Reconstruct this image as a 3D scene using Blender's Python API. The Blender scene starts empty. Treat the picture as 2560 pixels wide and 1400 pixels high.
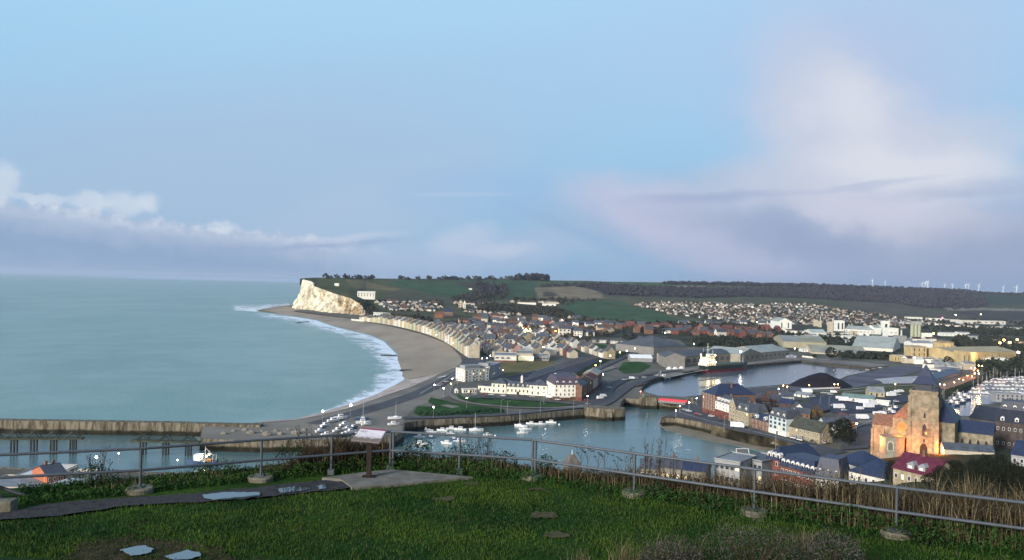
import bpy, bmesh, math, random
import numpy as np
from mathutils import Vector, Matrix
from mathutils.geometry import tessellate_polygon
R_ = math.radians
random.seed(7)
rng = np.random.default_rng(7)
SC = bpy.context.scene
COL = SC.collection

# ---------------------------------------------------------------- camera
F = 2009.0                      # focal length in photo pixels (2560 wide)
H = 100.0                       # eye height above low water
PITCH = math.atan(10.1/F); ROLL = math.atan(0.0243)
F0 = Vector((0, math.cos(PITCH), math.sin(PITCH)))
U0 = Vector((0, -math.sin(PITCH), math.cos(PITCH)))
R0 = Vector((1, 0, 0))
RV = R0*math.cos(ROLL) + U0*math.sin(ROLL)
UV = -R0*math.sin(ROLL) + U0*math.cos(ROLL)
CAM = Vector((0, 0, H))
cd = bpy.data.cameras.new('camera'); cam = bpy.data.objects.new('camera', cd); COL.objects.link(cam)
cd.sensor_width = 36; cd.lens = F/2560*36; cd.clip_start = 0.3; cd.clip_end = 120000
m3 = Matrix((RV, UV, -F0)).transposed()
cam.matrix_world = Matrix.Translation(CAM) @ m3.to_4x4()
SC.camera = cam
SC.render.resolution_x = 1024; SC.render.resolution_y = 560
SC.view_settings.view_transform = 'Standard'; SC.view_settings.look = 'None'
SC.view_settings.exposure = 0.0; SC.view_settings.gamma = 1.0
try: SC.view_settings.use_curve_mapping = False
except Exception: pass

def ray(px, py):
    return F0 + RV*((px-1280)/F) + UV*((700-py)/F)
def G(px, py, z=6.5):
    r = ray(px, py); t = (z-H)/r.z
    return CAM + r*t
def D(px, py, d):
    r = ray(px, py); return CAM + r*(d/r.y)
def depth(px, py, z=6.5): return G(px, py, z).y

# ---------------------------------------------------------------- node helpers
class E:
    """a socket with arithmetic"""
    def __init__(s, nt, v): s.nt, s.v = nt, v
    def _m(s, op, *a):
        n = s.nt.nodes.new('ShaderNodeMath'); n.operation = op
        for i, x in enumerate(a):
            if isinstance(x, E): s.nt.links.new(x.v, n.inputs[i])
            else: n.inputs[i].default_value = float(x)
        return E(s.nt, n.outputs[0])
    def __add__(s, o): return s._m('ADD', s, o)
    __radd__ = __add__
    def __sub__(s, o): return s._m('SUBTRACT', s, o)
    def __rsub__(s, o): return s._m('SUBTRACT', o, s)
    def __mul__(s, o): return s._m('MULTIPLY', s, o)
    __rmul__ = __mul__
    def __truediv__(s, o): return s._m('DIVIDE', s, o)
    def exp(s): return s._m('EXPONENT', s)
    def sqrt(s): return s._m('SQRT', s)
    def absv(s): return s._m('ABSOLUTE', s)
    def mx(s, o): return s._m('MAXIMUM', s, o)
    def mn(s, o): return s._m('MINIMUM', s, o)
    def sm(s, a, b):
        n = s.nt.nodes.new('ShaderNodeMapRange'); n.interpolation_type = 'SMOOTHSTEP'
        s.nt.links.new(s.v, n.inputs[0]); 
        for i, x in enumerate((a, b)):
            if isinstance(x, E): s.nt.links.new(x.v, n.inputs[i+1])
            else: n.inputs[i+1].default_value = x
        return E(s.nt, n.outputs[0])
def xyz(nt, sock):
    n = nt.nodes.new('ShaderNodeSeparateXYZ'); nt.links.new(sock, n.inputs[0])
    return [E(nt, n.outputs[i]) for i in range(3)]
def comb(nt, a, b, c):
    n = nt.nodes.new('ShaderNodeCombineXYZ')
    for i, x in enumerate((a, b, c)):
        if isinstance(x, E): nt.links.new(x.v, n.inputs[i])
        else: n.inputs[i].default_value = x
    return n.outputs[0]
def noise(nt, vec, scale, detail=3, rough=0.5, dist=0.0):
    n = nt.nodes.new('ShaderNodeTexNoise'); n.inputs['Scale'].default_value = scale
    n.inputs['Detail'].default_value = detail; n.inputs['Roughness'].default_value = rough
    n.inputs['Distortion'].default_value = dist
    if vec is not None: nt.links.new(vec, n.inputs['Vector'])
    return E(nt, n.outputs[0])
def mixc(nt, f, a, b):
    n = nt.nodes.new('ShaderNodeMix'); n.data_type = 'RGBA'
    if isinstance(f, E): nt.links.new(f.v, n.inputs[0])
    else: n.inputs[0].default_value = f
    for i, x in ((6, a), (7, b)):
        if isinstance(x, (tuple, list)): n.inputs[i].default_value = (*x[:3], 1)
        else: nt.links.new(x, n.inputs[i])
    return n.outputs[2]

# ---------------------------------------------------------------- sky
SUN_EL, SUN_AZ = R_(18), R_(224)        # azimuth clockwise from +Y: behind the camera, a little to its left
w = bpy.data.worlds.new('World'); SC.world = w; w.use_nodes = True
nt = w.node_tree; nt.nodes.clear()
def build_sky():
    out = nt.nodes.new('ShaderNodeOutputWorld'); bg = nt.nodes.new('ShaderNodeBackground')
    nt.links.new(bg.outputs[0], out.inputs[0])
    tc = nt.nodes.new('ShaderNodeTexCoord')
    x, y, z = xyz(nt, tc.outputs['Generated'])
    hyp = (x*x+y*y).sqrt()
    az = x._m('ARCTAN2', x, y)*(180/math.pi)            # degrees, 0 ahead
    el = z._m('ARCTAN2', z, hyp)*(180/math.pi)
    def AE(px, py):
        r = ray(px, py)
        return math.degrees(math.atan2(r.x, r.y)), math.degrees(math.atan2(r.z, math.hypot(r.x, r.y)))
    v = comb(nt, az*0.1, el*0.1, 0.0)
    n1 = noise(nt, v, 1.3, 5, 0.55) - 0.5
    n2 = noise(nt, comb(nt, az*0.1+7.0, el*0.13, 3.0), 3.2, 5, 0.6) - 0.5
    vs = comb(nt, az*0.05, el*0.22, 5.0)
    n3 = noise(nt, vs, 3.0, 5, 0.55) - 0.5
    waz = az + n1*5.0 + n2*2.0; wel = el + n2*2.2 + n1*1.5
    def blob(px, py, rx, ry, rot=0.0, soft=0.35, A=waz, B=wel):
        """soft ellipse given in photo pixels; 1 inside, 0 outside"""
        a0, e0 = AE(px, py); k = 0.0285
        ca, sa = math.cos(R_(rot)), math.sin(R_(rot))
        dx, dy = A-a0, B-e0
        u = (dx*ca+dy*sa)/(rx*k); vv = (dy*ca-dx*sa)/(ry*k)
        r = (u*u+vv*vv).sqrt()
        return 1.0 - r.sm(1-soft, 1+soft)
    # clear sky: vertical gradient
    rp = nt.nodes.new('ShaderNodeValToRGB'); f = (el+2.0)/40.0; nt.links.new(f.v, rp.inputs[0])
    cr = rp.color_ramp
    stops = [(0.0,(.24,.375,.57)),(0.055,(.26,.42,.65)),(0.11,(.29,.49,.70)),(0.2,(.325,.55,.775)),(0.36,(.365,.61,.845)),(0.55,(.41,.665,.90)),(1.0,(.24,.42,.70))]
    cr.elements[0].position, cr.elements[0].color = stops[0][0], (*stops[0][1],1)
    cr.elements[1].position, cr.elements[1].color = stops[-1][0], (*stops[-1][1],1)
    for p, c in stops[1:-1]:
        e = cr.elements.new(p); e.color = (*c, 1)
    c = rp.outputs[0]
    # pale lavender veil on the left and along the right
    c = mixc(nt, blob(430, 470, 780, 210, 14, .75)*0.6, c, (.415,.53,.71))
    c = mixc(nt, blob(900, 560, 330, 110, 25, .6)*0.5, c, (.45,.56,.74))
    c = mixc(nt, blob(1250, 480, 260, 60, 0, .6)*0.35, c, (.30,.50,.78))
    c = mixc(nt, blob(2050, 110, 560, 150, 0, .8)*0.4, c, (.44,.57,.83))
    # left bank: blue-grey mass with a pale scalloped top
    a0, e0 = AE(0, 492); a1, e1 = AE(900, 605)
    slope = (e1-e0)/(a1-a0)
    puff = noise(nt, comb(nt, az*0.9, el*0.9, 1.0), 1.0, 5, 0.62) - 0.5
    tl = el - ((az-a0)*slope + e0) + 0.25 - puff*1.7 - n1*1.0 + (az-a1).mx(0.0)*0.07
    fade = 1.0-az.sm(AE(760,0)[0], AE(1080,0)[0])
    inside = (1.0 - tl.sm(-0.12, 0.3))*fade
    deep = 1.0 - tl.sm(-2.3, -0.15)
    bank = mixc(nt, deep, (.44,.53,.69), (.265,.385,.585))
    bank = mixc(nt, (noise(nt, comb(nt, az*0.3, el*0.6, 9.0), 1.0, 4, .6)).sm(.45,.75)*0.35, bank, (.39,.49,.66))
    edge = (1.0-(tl+0.30).absv().sm(0.05, 0.65))*puff.sm(-0.12, 0.2)*fade
    c = mixc(nt, inside*0.9, c, bank)
    c = mixc(nt, edge*0.75, c, (.66,.73,.84))
    for px, py, rx, ry in ((310,510,48,24),(372,508,24,20),(555,568,32,11),(10,455,26,36),(225,500,35,16),(105,497,50,12)):
        c = mixc(nt, blob(px, py, rx, ry, 0, .55, az+puff*1.6, el+puff*1.4)*0.62, c, (.68,.75,.85))
    c = mixc(nt, blob(760, 612, 210, 8, 4, .8, az, el+n3*1.2)*0.6, c, (.30,.40,.62))
    c = mixc(nt, blob(850, 596, 130, 6, 6, .8, az, el+n3*1.0)*0.5, c, (.60,.66,.80))
    # middle low cloud
    c = mixc(nt, blob(1190, 640, 240, 44, 8, .7)*0.5, c, (.50,.57,.75))
    c = mixc(nt, blob(1160, 598, 62, 30, 15, .7)*0.55, c, (.58,.64,.79))
    c = mixc(nt, blob(1240, 632, 70, 16, 6, .7)*0.5, c, (.62,.66,.79))
    c = mixc(nt, blob(1150, 486, 120, 5, 2, .8, az, el)*0.35, c, (.52,.64,.82))
    # big right cloud: mauve body, bright plume and shoulders, dark belly
    mauve = (.405,.485,.67); pale = (.60,.64,.76); white = (.74,.77,.84); dark = (.30,.38,.565)
    c = mixc(nt, blob(2060, 560, 620, 125, 0, .45)*0.85, c, mauve)
    c = mixc(nt, blob(2300, 640, 460, 80, 0, .6)*0.75, c, (.32,.39,.56))
    c = mixc(nt, blob(2170, 250, 240, 240, 20, .7)*0.55, c, (.50,.56,.77))
    c = mixc(nt, blob(2110, 330, 130, 250, 34, .6)*0.75, c, pale)
    c = mixc(nt, blob(2200, 420, 130, 160, 50, .7)*0.6, c, (.64,.67,.78))
    c = mixc(nt, blob(2150, 420, 330, 80, 8, .6)*0.75, c, pale)
    c = mixc(nt, blob(1640, 520, 200, 60, -14, .6)*0.72, c, (.56,.60,.76))
    c = mixc(nt, blob(1750, 605, 280, 60, -22, .6)*0.55, c, (.52,.54,.72))
    c = mixc(nt, blob(2220, 545, 240, 48, -6, .6)*0.6, c, (.61,.62,.74))
    c = mixc(nt, blob(2290, 430, 190, 50, -8, .6)*0.7, c, white)
    c = mixc(nt, blob(2110, 270, 70, 95, 40, .8)*0.6, c, white)
    c = mixc(nt, blob(1950, 585, 240, 42, -12, .8)*0.62, c, dark)
    c = mixc(nt, blob(2440, 640, 260, 60, 0, .7)*0.45, c, (.33,.39,.56))
    c = mixc(nt, blob(1780, 492, 160, 11, 3, .9, az, el+n3*1.8)*0.6, c, (.33,.41,.62))
    c = mixc(nt, blob(2400, 478, 130, 16, 2, .9, az, el+n3*1.8)*0.55, c, (.37,.44,.63))
    c = mixc(nt, blob(2180, 462, 110, 7, 5, .9, az, el+n3*1.8)*0.45, c, (.37,.46,.66))
    c = mixc(nt, blob(1480, 600, 170, 16, -22, .8, az+n1*2, el+n2)*0.4, c, (.27,.43,.68))
    # horizon shade
    c = mixc(nt, (1.0-el.sm(-0.5, 1.9))*az.sm(4.0, 20.0)*0.75, c, (.225,.30,.48))
    c = mixc(nt, (n3).sm(.0,.35)*0.05, c, (.6,.68,.85))
    # the physical sky adds the glow of the low sun behind the viewer
    sk = nt.nodes.new('ShaderNodeTexSky'); sk.sky_type = 'NISHITA'; sk.sun_disc = False
    sk.sun_elevation = SUN_EL; sk.sun_rotation = SUN_AZ; sk.dust_density = 1.5
    ad = nt.nodes.new('ShaderNodeVectorMath'); ad.operation = 'SCALE'; ad.inputs['Scale'].default_value = 0.15
    nt.links.new(sk.outputs[0], ad.inputs[0])
    back = y.sm(0.55, -0.3) if False else (0.0-y).sm(-0.1, 0.6)
    c = mixc(nt, back, c, ad.outputs[0])
    nt.links.new(c, bg.inputs[0]); bg.inputs[1].default_value = 1.0
build_sky()
sl = bpy.data.lights.new('sun', 'SUN'); sun = bpy.data.objects.new('sun', sl); COL.objects.link(sun)
sl.energy = 4.3; sl.angle = R_(12); sl.color = (1.0, 0.94, 0.86)
sd = Vector((math.sin(SUN_AZ)*math.cos(SUN_EL), math.cos(SUN_AZ)*math.cos(SUN_EL), math.sin(SUN_EL)))
sun.rotation_euler = (-sd).to_track_quat('-Z', 'Y').to_euler()
sun.location = (0, 0, 400)

# ---------------------------------------------------------------- materials
MATS = {}
def mat(name, col, rough=0.85, var=0.25, scale=0.3, spec=0.3, col2=None, cover=0.5, metal=0.0, bump=0.0, bscale=None, stretch=(1,1,1), em=None, ems=0):
    """noise-mottled surface; var = brightness spread, col2 = second colour in patches"""
    if name in MATS: return MATS[name]
    m = bpy.data.materials.new(name); m.use_nodes = True; t = m.node_tree
    b = t.nodes['Principled BSDF']
    b.inputs['Roughness'].default_value = rough; b.inputs['Metallic'].default_value = metal
    b.inputs['Specular IOR Level'].default_value = spec
    g = t.nodes.new('ShaderNodeNewGeometry')
    vm = t.nodes.new('ShaderNodeVectorMath'); vm.operation = 'MULTIPLY'; vm.inputs[1].default_value = stretch
    t.links.new(g.outputs['Position'], vm.inputs[0]); P = vm.outputs[0]
    n = noise(t, P, scale, 5, 0.6)
    lo = tuple(c*(1-var) for c in col); hi = tuple(min(c*(1+var), .95) for c in col)
    c = mixc(t, n.sm(.3, .7), lo, hi)
    if col2:
        k = noise(t, P, scale*0.23, 4, 0.6).sm(1-cover-.08, 1-cover+.08)
        c = mixc(t, k, c, mixc(t, n.sm(.3,.7), tuple(x*(1-var) for x in col2), tuple(x*(1+var) for x in col2)))
    t.links.new(c, b.inputs['Base Color'])
    if em:
        b.inputs['Emission Color'].default_value = (*em, 1); b.inputs['Emission Strength'].default_value = ems
        m.cycles.emission_sampling = 'NONE'
    if bump:
        bn = t.nodes.new('ShaderNodeBump'); bn.inputs['Strength'].default_value = min(bump, 1.0)
        bn.inputs['Distance'].default_value = max(bump, 0.02)
        h = noise(t, P, bscale or scale*3, 4, .6); t.links.new(h.v, bn.inputs['Height'])
        t.links.new(bn.outputs[0], b.inputs['Normal'])
    MATS[name] = m; return m

# ---------------------------------------------------------------- object helpers
def tag(o, label=None, cat=None, group=None, kind=None):
    if label: o['label'] = label
    if cat: o['category'] = cat
    if group: o['group'] = group
    if kind: o['kind'] = kind
    return o
def mesh_obj(name, vs, fs, m, parent=None, smooth=False, mi=None):
    me = bpy.data.meshes.new(name); me.from_pydata([tuple(v) for v in vs], [], fs); 
    for x in (m if isinstance(m, (list, tuple)) else [m]): me.materials.append(x)
    if mi is not None: me.polygons.foreach_set('material_index', mi)
    if smooth: me.polygons.foreach_set('use_smooth', [True]*len(me.polygons))
    me.update()
    o = bpy.data.objects.new(name, me); COL.objects.link(o)
    if parent is not None: o.parent = parent
    return o
def np_mesh(name, V, Q, m, parent=None, smooth=False, mi=None):
    """V (n,3) array, Q (k,3|4) int array"""
    V = np.asarray(V, dtype=np.float32); Q = np.asarray(Q, dtype=np.int32)
    me = bpy.data.meshes.new(name); k = Q.shape[1]
    me.vertices.add(len(V)); me.vertices.foreach_set('co', V.ravel())
    me.loops.add(Q.size); me.loops.foreach_set('vertex_index', Q.ravel())
    me.polygons.add(len(Q)); me.polygons.foreach_set('loop_start', np.arange(0, Q.size, k, dtype=np.int32))
    for x in (m if isinstance(m, (list, tuple)) else [m]): me.materials.append(x)
    if mi is not None: me.polygons.foreach_set('material_index', np.asarray(mi, dtype=np.int32))
    if smooth: me.polygons.foreach_set('use_smooth', np.ones(len(Q), dtype=bool))
    me.update(calc_edges=True); me.validate()
    o = bpy.data.objects.new(name, me); COL.objects.link(o)
    if parent is not None: o.parent = parent
    return o
def empty(name, loc=(0,0,0), rz=0.0, label=None, cat=None, group=None):
    o = bpy.data.objects.new(name, None); o.location = loc; o.rotation_euler = (0,0,rz); o.empty_display_size = 1
    COL.objects.link(o); return tag(o, label, cat, group)
def copy_tree(o, parent=None, top=True):
    c = o.copy(); COL.objects.link(c)
    if not top: c.parent = parent
    for ch in list(o.children): copy_tree(ch, c, False)
    return c
class MB:
    """collects simple solids into one mesh"""
    def __init__(s): s.v = []; s.f = []; s.m = []
    def add(s, vs, fs, mi=0):
        b = len(s.v); s.v += [tuple(v) for v in vs]; s.f += [tuple(b+i for i in f) for f in fs]; s.m += [mi]*len(fs); return s
    def box(s, x0, y0, z0, x1, y1, z1, mi=0):
        return s.add([(x0,y0,z0),(x1,y0,z0),(x1,y1,z0),(x0,y1,z0),(x0,y0,z1),(x1,y0,z1),(x1,y1,z1),(x0,y1,z1)],
                     [(0,3,2,1),(4,5,6,7),(0,1,5,4),(1,2,6,5),(2,3,7,6),(3,0,4,7)], mi)
    def tube(s, a, b, r0, r1=None, n=8, mi=0, cap=True):
        a, b = Vector(a), Vector(b); r1 = r0 if r1 is None else r1
        d = (b-a).normalized(); u = d.orthogonal().normalized(); w_ = d.cross(u)
        vs = []
        for p, r in ((a, r0), (b, r1)):
            for i in range(n):
                t = 2*math.pi*i/n; vs.append(p + u*(r*math.cos(t)) + w_*(r*math.sin(t)))
        fs = [(i, (i+1)%n, n+(i+1)%n, n+i) for i in range(n)]
        if cap: fs += [tuple(range(n-1,-1,-1)), tuple(range(n, 2*n))]
        return s.add(vs, fs, mi)
    def prism(s, poly, z0, z1, mi=0):
        n = len(poly)
        vs = [(p[0],p[1],z0) for p in poly]+[(p[0],p[1],z1) for p in poly]
        return s.add(vs, [tuple(range(n-1,-1,-1)), tuple(range(n,2*n))]+[(i,(i+1)%n,n+(i+1)%n,n+i) for i in range(n)], mi)
    def ball(s, c, r, n=8, k=5, mi=0, sz=1.0):
        vs = []; fs = []
        for j in range(k+1):
            a = math.pi*j/k
            for i in range(n):
                t = 2*math.pi*i/n; vs.append((c[0]+r*math.sin(a)*math.cos(t), c[1]+r*math.sin(a)*math.sin(t), c[2]+sz*r*math.cos(a)))
        for j in range(k):
            for i in range(n): fs.append((j*n+i, (j+1)*n+i, (j+1)*n+(i+1)%n, j*n+(i+1)%n))
        return s.add(vs, fs, mi)
    def build(s, name, m, parent=None, smooth=False): return mesh_obj(name, s.v, s.f, m, parent, smooth, s.m)

def sheet(name, pts, z, m, kind='structure', world=False, label=None, cat=None):
    P = [Vector((p[0], p[1], z)) if world else G(p[0], p[1], z) for p in pts]
    tris = tessellate_polygon([P])
    fs = []
    for t in tris:
        a, b, c = (P[i] for i in t)
        fs.append(tuple(t) if (b-a).cross(c-a).z > 0 else tuple(reversed(t)))
    o = mesh_obj(name, P, fs, m); tag(o, label, cat, kind=kind); return o
def ribbon(name, pts, width, z, m, kind='structure', world=False):
    P = [Vector((p[0],p[1],0)) if world else G(p[0], p[1], z) for p in pts]
    # subdivide with Catmull-Rom
    Q = []
    for i in range(len(P)-1):
        a = P[max(i-1,0)]; b = P[i]; c = P[i+1]; d = P[min(i+2, len(P)-1)]
        for k in range(6):
            t = k/6
            Q.append(0.5*((2*b)+(-a+c)*t+(2*a-5*b+4*c-d)*t*t+(-a+3*b-3*c+d)*t**3))
    Q.append(P[-1])
    vs = []
    for i, q in enumerate(Q):
        t = (Q[min(i+1,len(Q)-1)]-Q[max(i-1,0)]); t.z = 0; t.normalize(); n = Vector((-t.y, t.x, 0))
        ww = width if not isinstance(width, (list,tuple)) else width[0]+(width[1]-width[0])*i/(len(Q)-1)
        vs += [(q.x+n.x*ww/2, q.y+n.y*ww/2, z), (q.x-n.x*ww/2, q.y-n.y*ww/2, z)]
    fs = [(2*i+1, 2*i+3, 2*i+2, 2*i) for i in range(len(Q)-1)]
    return tag(mesh_obj(name, vs, fs, m), kind=kind)
def inpoly(x, y, poly):
    c = False; n = len(poly); j = n-1
    for i in range(n):
        xi, yi = poly[i]; xj, yj = poly[j]
        if (yi > y) != (yj > y) and x < (xj-xi)*(y-yi)/(yj-yi)+xi: c = not c
        j = i
    return c
def interp(pts, x):
    return float(np.interp(x, [p[0] for p in pts], [p[1] for p in pts]))
def vnoise(x, y, seed=0):
    """cheap smooth value noise on arrays"""
    x = np.asarray(x, float); y = np.asarray(y, float)
    xi = np.floor(x).astype(int); yi = np.floor(y).astype(int); xf = x-xi; yf = y-yi
    def h(a, b):
        n = (a*374761393 + b*668265263 + seed*1274126177) & 0x7fffffff
        n = ((n ^ (n >> 13))*1274126177) & 0x7fffffff
        return (n ^ (n >> 16)) % 65536 / 65536.0
    u = xf*xf*(3-2*xf); v = yf*yf*(3-2*yf)
    return (h(xi,yi)*(1-u)+h(xi+1,yi)*u)*(1-v)+(h(xi,yi+1)*(1-u)+h(xi+1,yi+1)*u)*v
def fbm(x, y, oct=4, seed=0):
    s = 0; a = 0.5
    for o in range(oct): s = s + a*vnoise(np.asarray(x)*2**o, np.asarray(y)*2**o, seed+o); a *= .5
    return s
# ================================================================ SETTING
TZ = 6.5
# ---- sea
def water_mat(name, base, rough, bscale, bstr, spec=0.5, stretch=(1,1,1), alt=None):
    m = bpy.data.materials.new(name); m.use_nodes = True; t = m.node_tree; b = t.nodes['Principled BSDF']
    g = t.nodes.new('ShaderNodeNewGeometry')
    vm = t.nodes.new('ShaderNodeVectorMath'); vm.operation = 'MULTIPLY'; vm.inputs[1].default_value = stretch
    t.links.new(g.outputs['Position'], vm.inputs[0]); P = vm.outputs[0]
    n = noise(t, P, 0.004, 5, .6)
    n2 = noise(t, P, 0.03, 4, .6)
    n4 = noise(t, comb(t, xyz(t,P)[0]*.010, xyz(t,P)[1]*.035, 2.0), 1.0, 6, .7, .5)
    c = mixc(t, (n*0.5+n2*0.2+n4*.3).sm(.38,.62), base, alt or tuple(x*1.25 for x in base))
    t.links.new(c, b.inputs['Base Color']); b.inputs['Roughness'].default_value = rough
    b.inputs['Specular IOR Level'].default_value = spec; b.inputs['IOR'].default_value = 1.33
    bn = t.nodes.new('ShaderNodeBump'); bn.inputs['Strength'].default_value = bstr; bn.inputs['Distance'].default_value = 0.5
    h = noise(t, P, bscale, 4, .65); t.links.new(h.v, bn.inputs['Height']); t.links.new(bn.outputs[0], b.inputs['Normal'])
    return m
M_SEA = water_mat('sea_water', (.145,.265,.245), .36, .30, .8, spec=.40, stretch=(1,.6,1), alt=(.23,.35,.33))
M_HARB = water_mat('harbour_water_surface', (.075,.145,.15), .2, .5, .22, spec=.6, alt=(.10,.175,.18))
def sea_mesh():
    xs = [-38000,-9000,-2500,-900,-300,0,200,500,900,38000]; ys = [-400,150,300,420,520,700,1000,1600,2600,6000,20000,46000]
    V = [(x,y,0) for y in ys for x in xs]; n = len(xs)
    Fs = [(j*n+i, j*n+i+1, (j+1)*n+i+1, (j+1)*n+i) for j in range(len(ys)-1) for i in range(n-1)]
    tag(mesh_obj('sea', V, Fs, M_SEA), kind='structure')
sea_mesh()
# avant-port water lies a hair above the open sea sheet, inside the jetty
sheet('harbour_water', [(-500,1082),(0,1076),(480,1088),(520,1120),(990,1110),(1050,1060),(1540,1030),(1556,1010),(1650,1000),(1740,1010),(1660,1075),(1990,1150),(1990,1230),(1200,1300),(600,1260),(200,1215),(-500,1180)], 0.03, M_HARB)

# ---- land with harbour basins cut out
coast = [(505,1064),(655,1056),(740,1050),(800,1038),(880,1018),(1000,976),(1050,959),(1100,934),(1145,915),(1155,902),(1150,890),(1128,866),(1100,852),(1050,834),(1000,822),(960,812),(925,806),(905,799)]
nquay = [(1712,1007),(1700,1008),(1640,1002),(1600,999),(1560,996),(1552,1006),(1547,1024),(1530,1032),(1500,1031),(1481,1023),(1262,1041),(1066,1051),(1012,1057),(1008,1078),(985,1092),(860,1100),(640,1103),(500,1098)]
squay = [(2010,1155),(1990,1112),(1937,1097),(1841,1078),(1752,1056),(1686,1043),(1655,1044),(1697,1023)]
nearshore = [(-500,1150),(0,1168),(120,1176),(300,1180),(500,1183),(640,1190),(900,1215),(1500,1230),(1900,1195)]
gw = lambda l: [G(p[0], p[1], TZ) for p in l]
outer = gw(coast)+[Vector((-640,2350,TZ)),Vector((-640,9000,TZ)),Vector((9000,9000,TZ)),Vector((9000,-300,TZ)),Vector((-700,-300,TZ))]+gw(nearshore)+gw(squay)+gw(nquay)
basin_px = [(1600,978),(1606,963),(1625,951),(1650,944),(1675,938),(1747,924),(1870,913),(1959,905),(2003,901),(2060,908),(2182,919),(2196,924),(2120,940),(2090,955),(2000,960),(1959,962),(1863,970),(1800,980),(1758,988),(1712,993),(1644,990)]
marina_px = [(2364,1008),(2374,992),(2402,976),(2440,958),(2470,946),(2500,939),(2560,935),(2700,931),(2700,1006),(2520,1009),(2440,1012),(2428,1040),(2398,1040)]
def land_mesh():
    loops = [outer, gw(basin_px), gw(marina_px)]
    allp = [p for l in loops for p in l]
    tr = tessellate_polygon(loops)
    fs = []
    for t in tr:
        a, b, c = (allp[i] for i in t)
        fs.append(tuple(t) if (b-a).cross(c-a).z > 0 else tuple(reversed(t)))
    m = mat('town_ground', (.125,.12,.10), .95, .3, .02, .1, col2=(.075,.085,.05), cover=.4)
    tag(mesh_obj('ground', allp, fs, m), kind='structure')
land_mesh()
def quay_mat():
    m = bpy.data.materials.new('quay_masonry'); m.use_nodes = True; t = m.node_tree; b = t.nodes['Principled BSDF']
    g = t.nodes.new('ShaderNodeNewGeometry'); x,y,z = xyz(t, g.outputs['Position'])
    n = noise(t, g.outputs['Position'], .25, 5, .65)
    st = noise(t, comb(t, x*0.5, y*0.5, z*0.08), 1.0, 4, .7)
    up = mixc(t, st.sm(.35,.65), (.06,.05,.035), (.225,.20,.15))
    lo = mixc(t, n.sm(.3,.7), (.008,.008,.005), (.03,.028,.016))
    c = mixc(t, (z+n*1.6).sm(3.0, 4.6), lo, up)
    t.links.new(c, b.inputs['Base Color']); b.inputs['Roughness'].default_value = .9; b.inputs['Specular IOR Level'].default_value = .15
    return m
M_QUAY = quay_mat()
def wall_strip(name, pts, z1, z0=-2.0, thick=1.4, lip=0.25, m=None, closed=False, side=1, world=False):
    """a quay wall: solid band along a line, its coping a little above the ground; side=+1 puts thickness to the left"""
    P = [Vector((p[0],p[1],0)) if world else G(p[0], p[1], z1) for p in pts]
    # subdivide for uneven face
    Q = []
    for i in range(len(P)-1):
        L = (P[i+1]-P[i]).length; k = max(1, int(L/8))
        for j in range(k): Q.append(P[i].lerp(P[i+1], j/k))
    Q.append(P[-1]); n = len(Q); vs = []
    for i, q in enumerate(Q):
        t = Q[min(i+1,n-1)]-Q[max(i-1,0)]; t.z = 0; t.normalize(); nn = Vector((-t.y, t.x, 0))*side
        batter = -nn*0.5
        vs += [q+batter+Vector((0,0,z0-q.z)), q+Vector((0,0,z1+lip-q.z)), q+nn*thick+Vector((0,0,z1+lip-q.z)), q+nn*thick+Vector((0,0,z0-q.z))]
    fs = []
    for i in range(n-1):
        a, b = 4*i, 4*(i+1)
        for k in range(3): fs.append((a+k, a+k+1, b+k+1, b+k))
    fs += [(3,2,1,0), (4*n-4,4*n-3,4*n-2,4*n-1)]
    return tag(mesh_obj(name, vs, fs, m or M_QUAY), kind='structure')
wall_strip('quay_wall', nquay, TZ, side=-1)
wall_strip('quay_wall', squay+[nquay[0]], TZ, side=-1)
wall_strip('quay_wall', nearshore, TZ, side=-1)
M_BWALL = mat('basin_wall', (.055,.050,.040), .9, .4, .3, .15, col2=(.03,.03,.022), cover=.4)
wall_strip('quay_wall', basin_px+[basin_px[0]], TZ, z0=1, side=-1, lip=.1, m=M_BWALL)
wall_strip('quay_wall', marina_px+[marina_px[0]], TZ, z0=1, side=1, lip=.1, m=M_BWALL)
M_BASIN = water_mat('basin_water_surface', (.06,.09,.12), .13, .35, .16, spec=.55, alt=(.08,.11,.14))
def grow(pts, s):
    cx = sum(p[0] for p in pts)/len(pts); cy = sum(p[1] for p in pts)/len(pts)
    return [(cx+(p[0]-cx)*s, cy+(p[1]-cy)*s) for p in pts]
sheet('basin_water', grow(basin_px, 1.0), 3.9, M_BASIN)
sheet('marina_water', grow(marina_px, 1.0), 3.9, M_BASIN)
# the two water sheets above are placed under their openings: widen in world space
for nm in ('basin_water', 'marina_water'):
    o = bpy.data.objects[nm]; px = basin_px if nm == 'basin_water' else marina_px
    for v, p in zip(o.data.vertices, px):
        g = G(p[0], p[1], TZ); v.co = (g.x, g.y, 3.9)

# ---- far coast
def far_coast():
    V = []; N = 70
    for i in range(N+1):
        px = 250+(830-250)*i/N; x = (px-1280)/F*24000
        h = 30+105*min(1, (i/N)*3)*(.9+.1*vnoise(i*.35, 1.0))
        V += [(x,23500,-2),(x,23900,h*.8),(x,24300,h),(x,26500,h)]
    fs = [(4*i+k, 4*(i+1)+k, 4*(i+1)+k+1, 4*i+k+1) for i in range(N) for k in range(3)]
    tag(mesh_obj('far_coast', V, fs, mat('far_coast_land', (.30,.40,.54), 1, .05, .0005, .0)), kind='structure')  # distance haze is put into the land's pale blue
far_coast()

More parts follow.
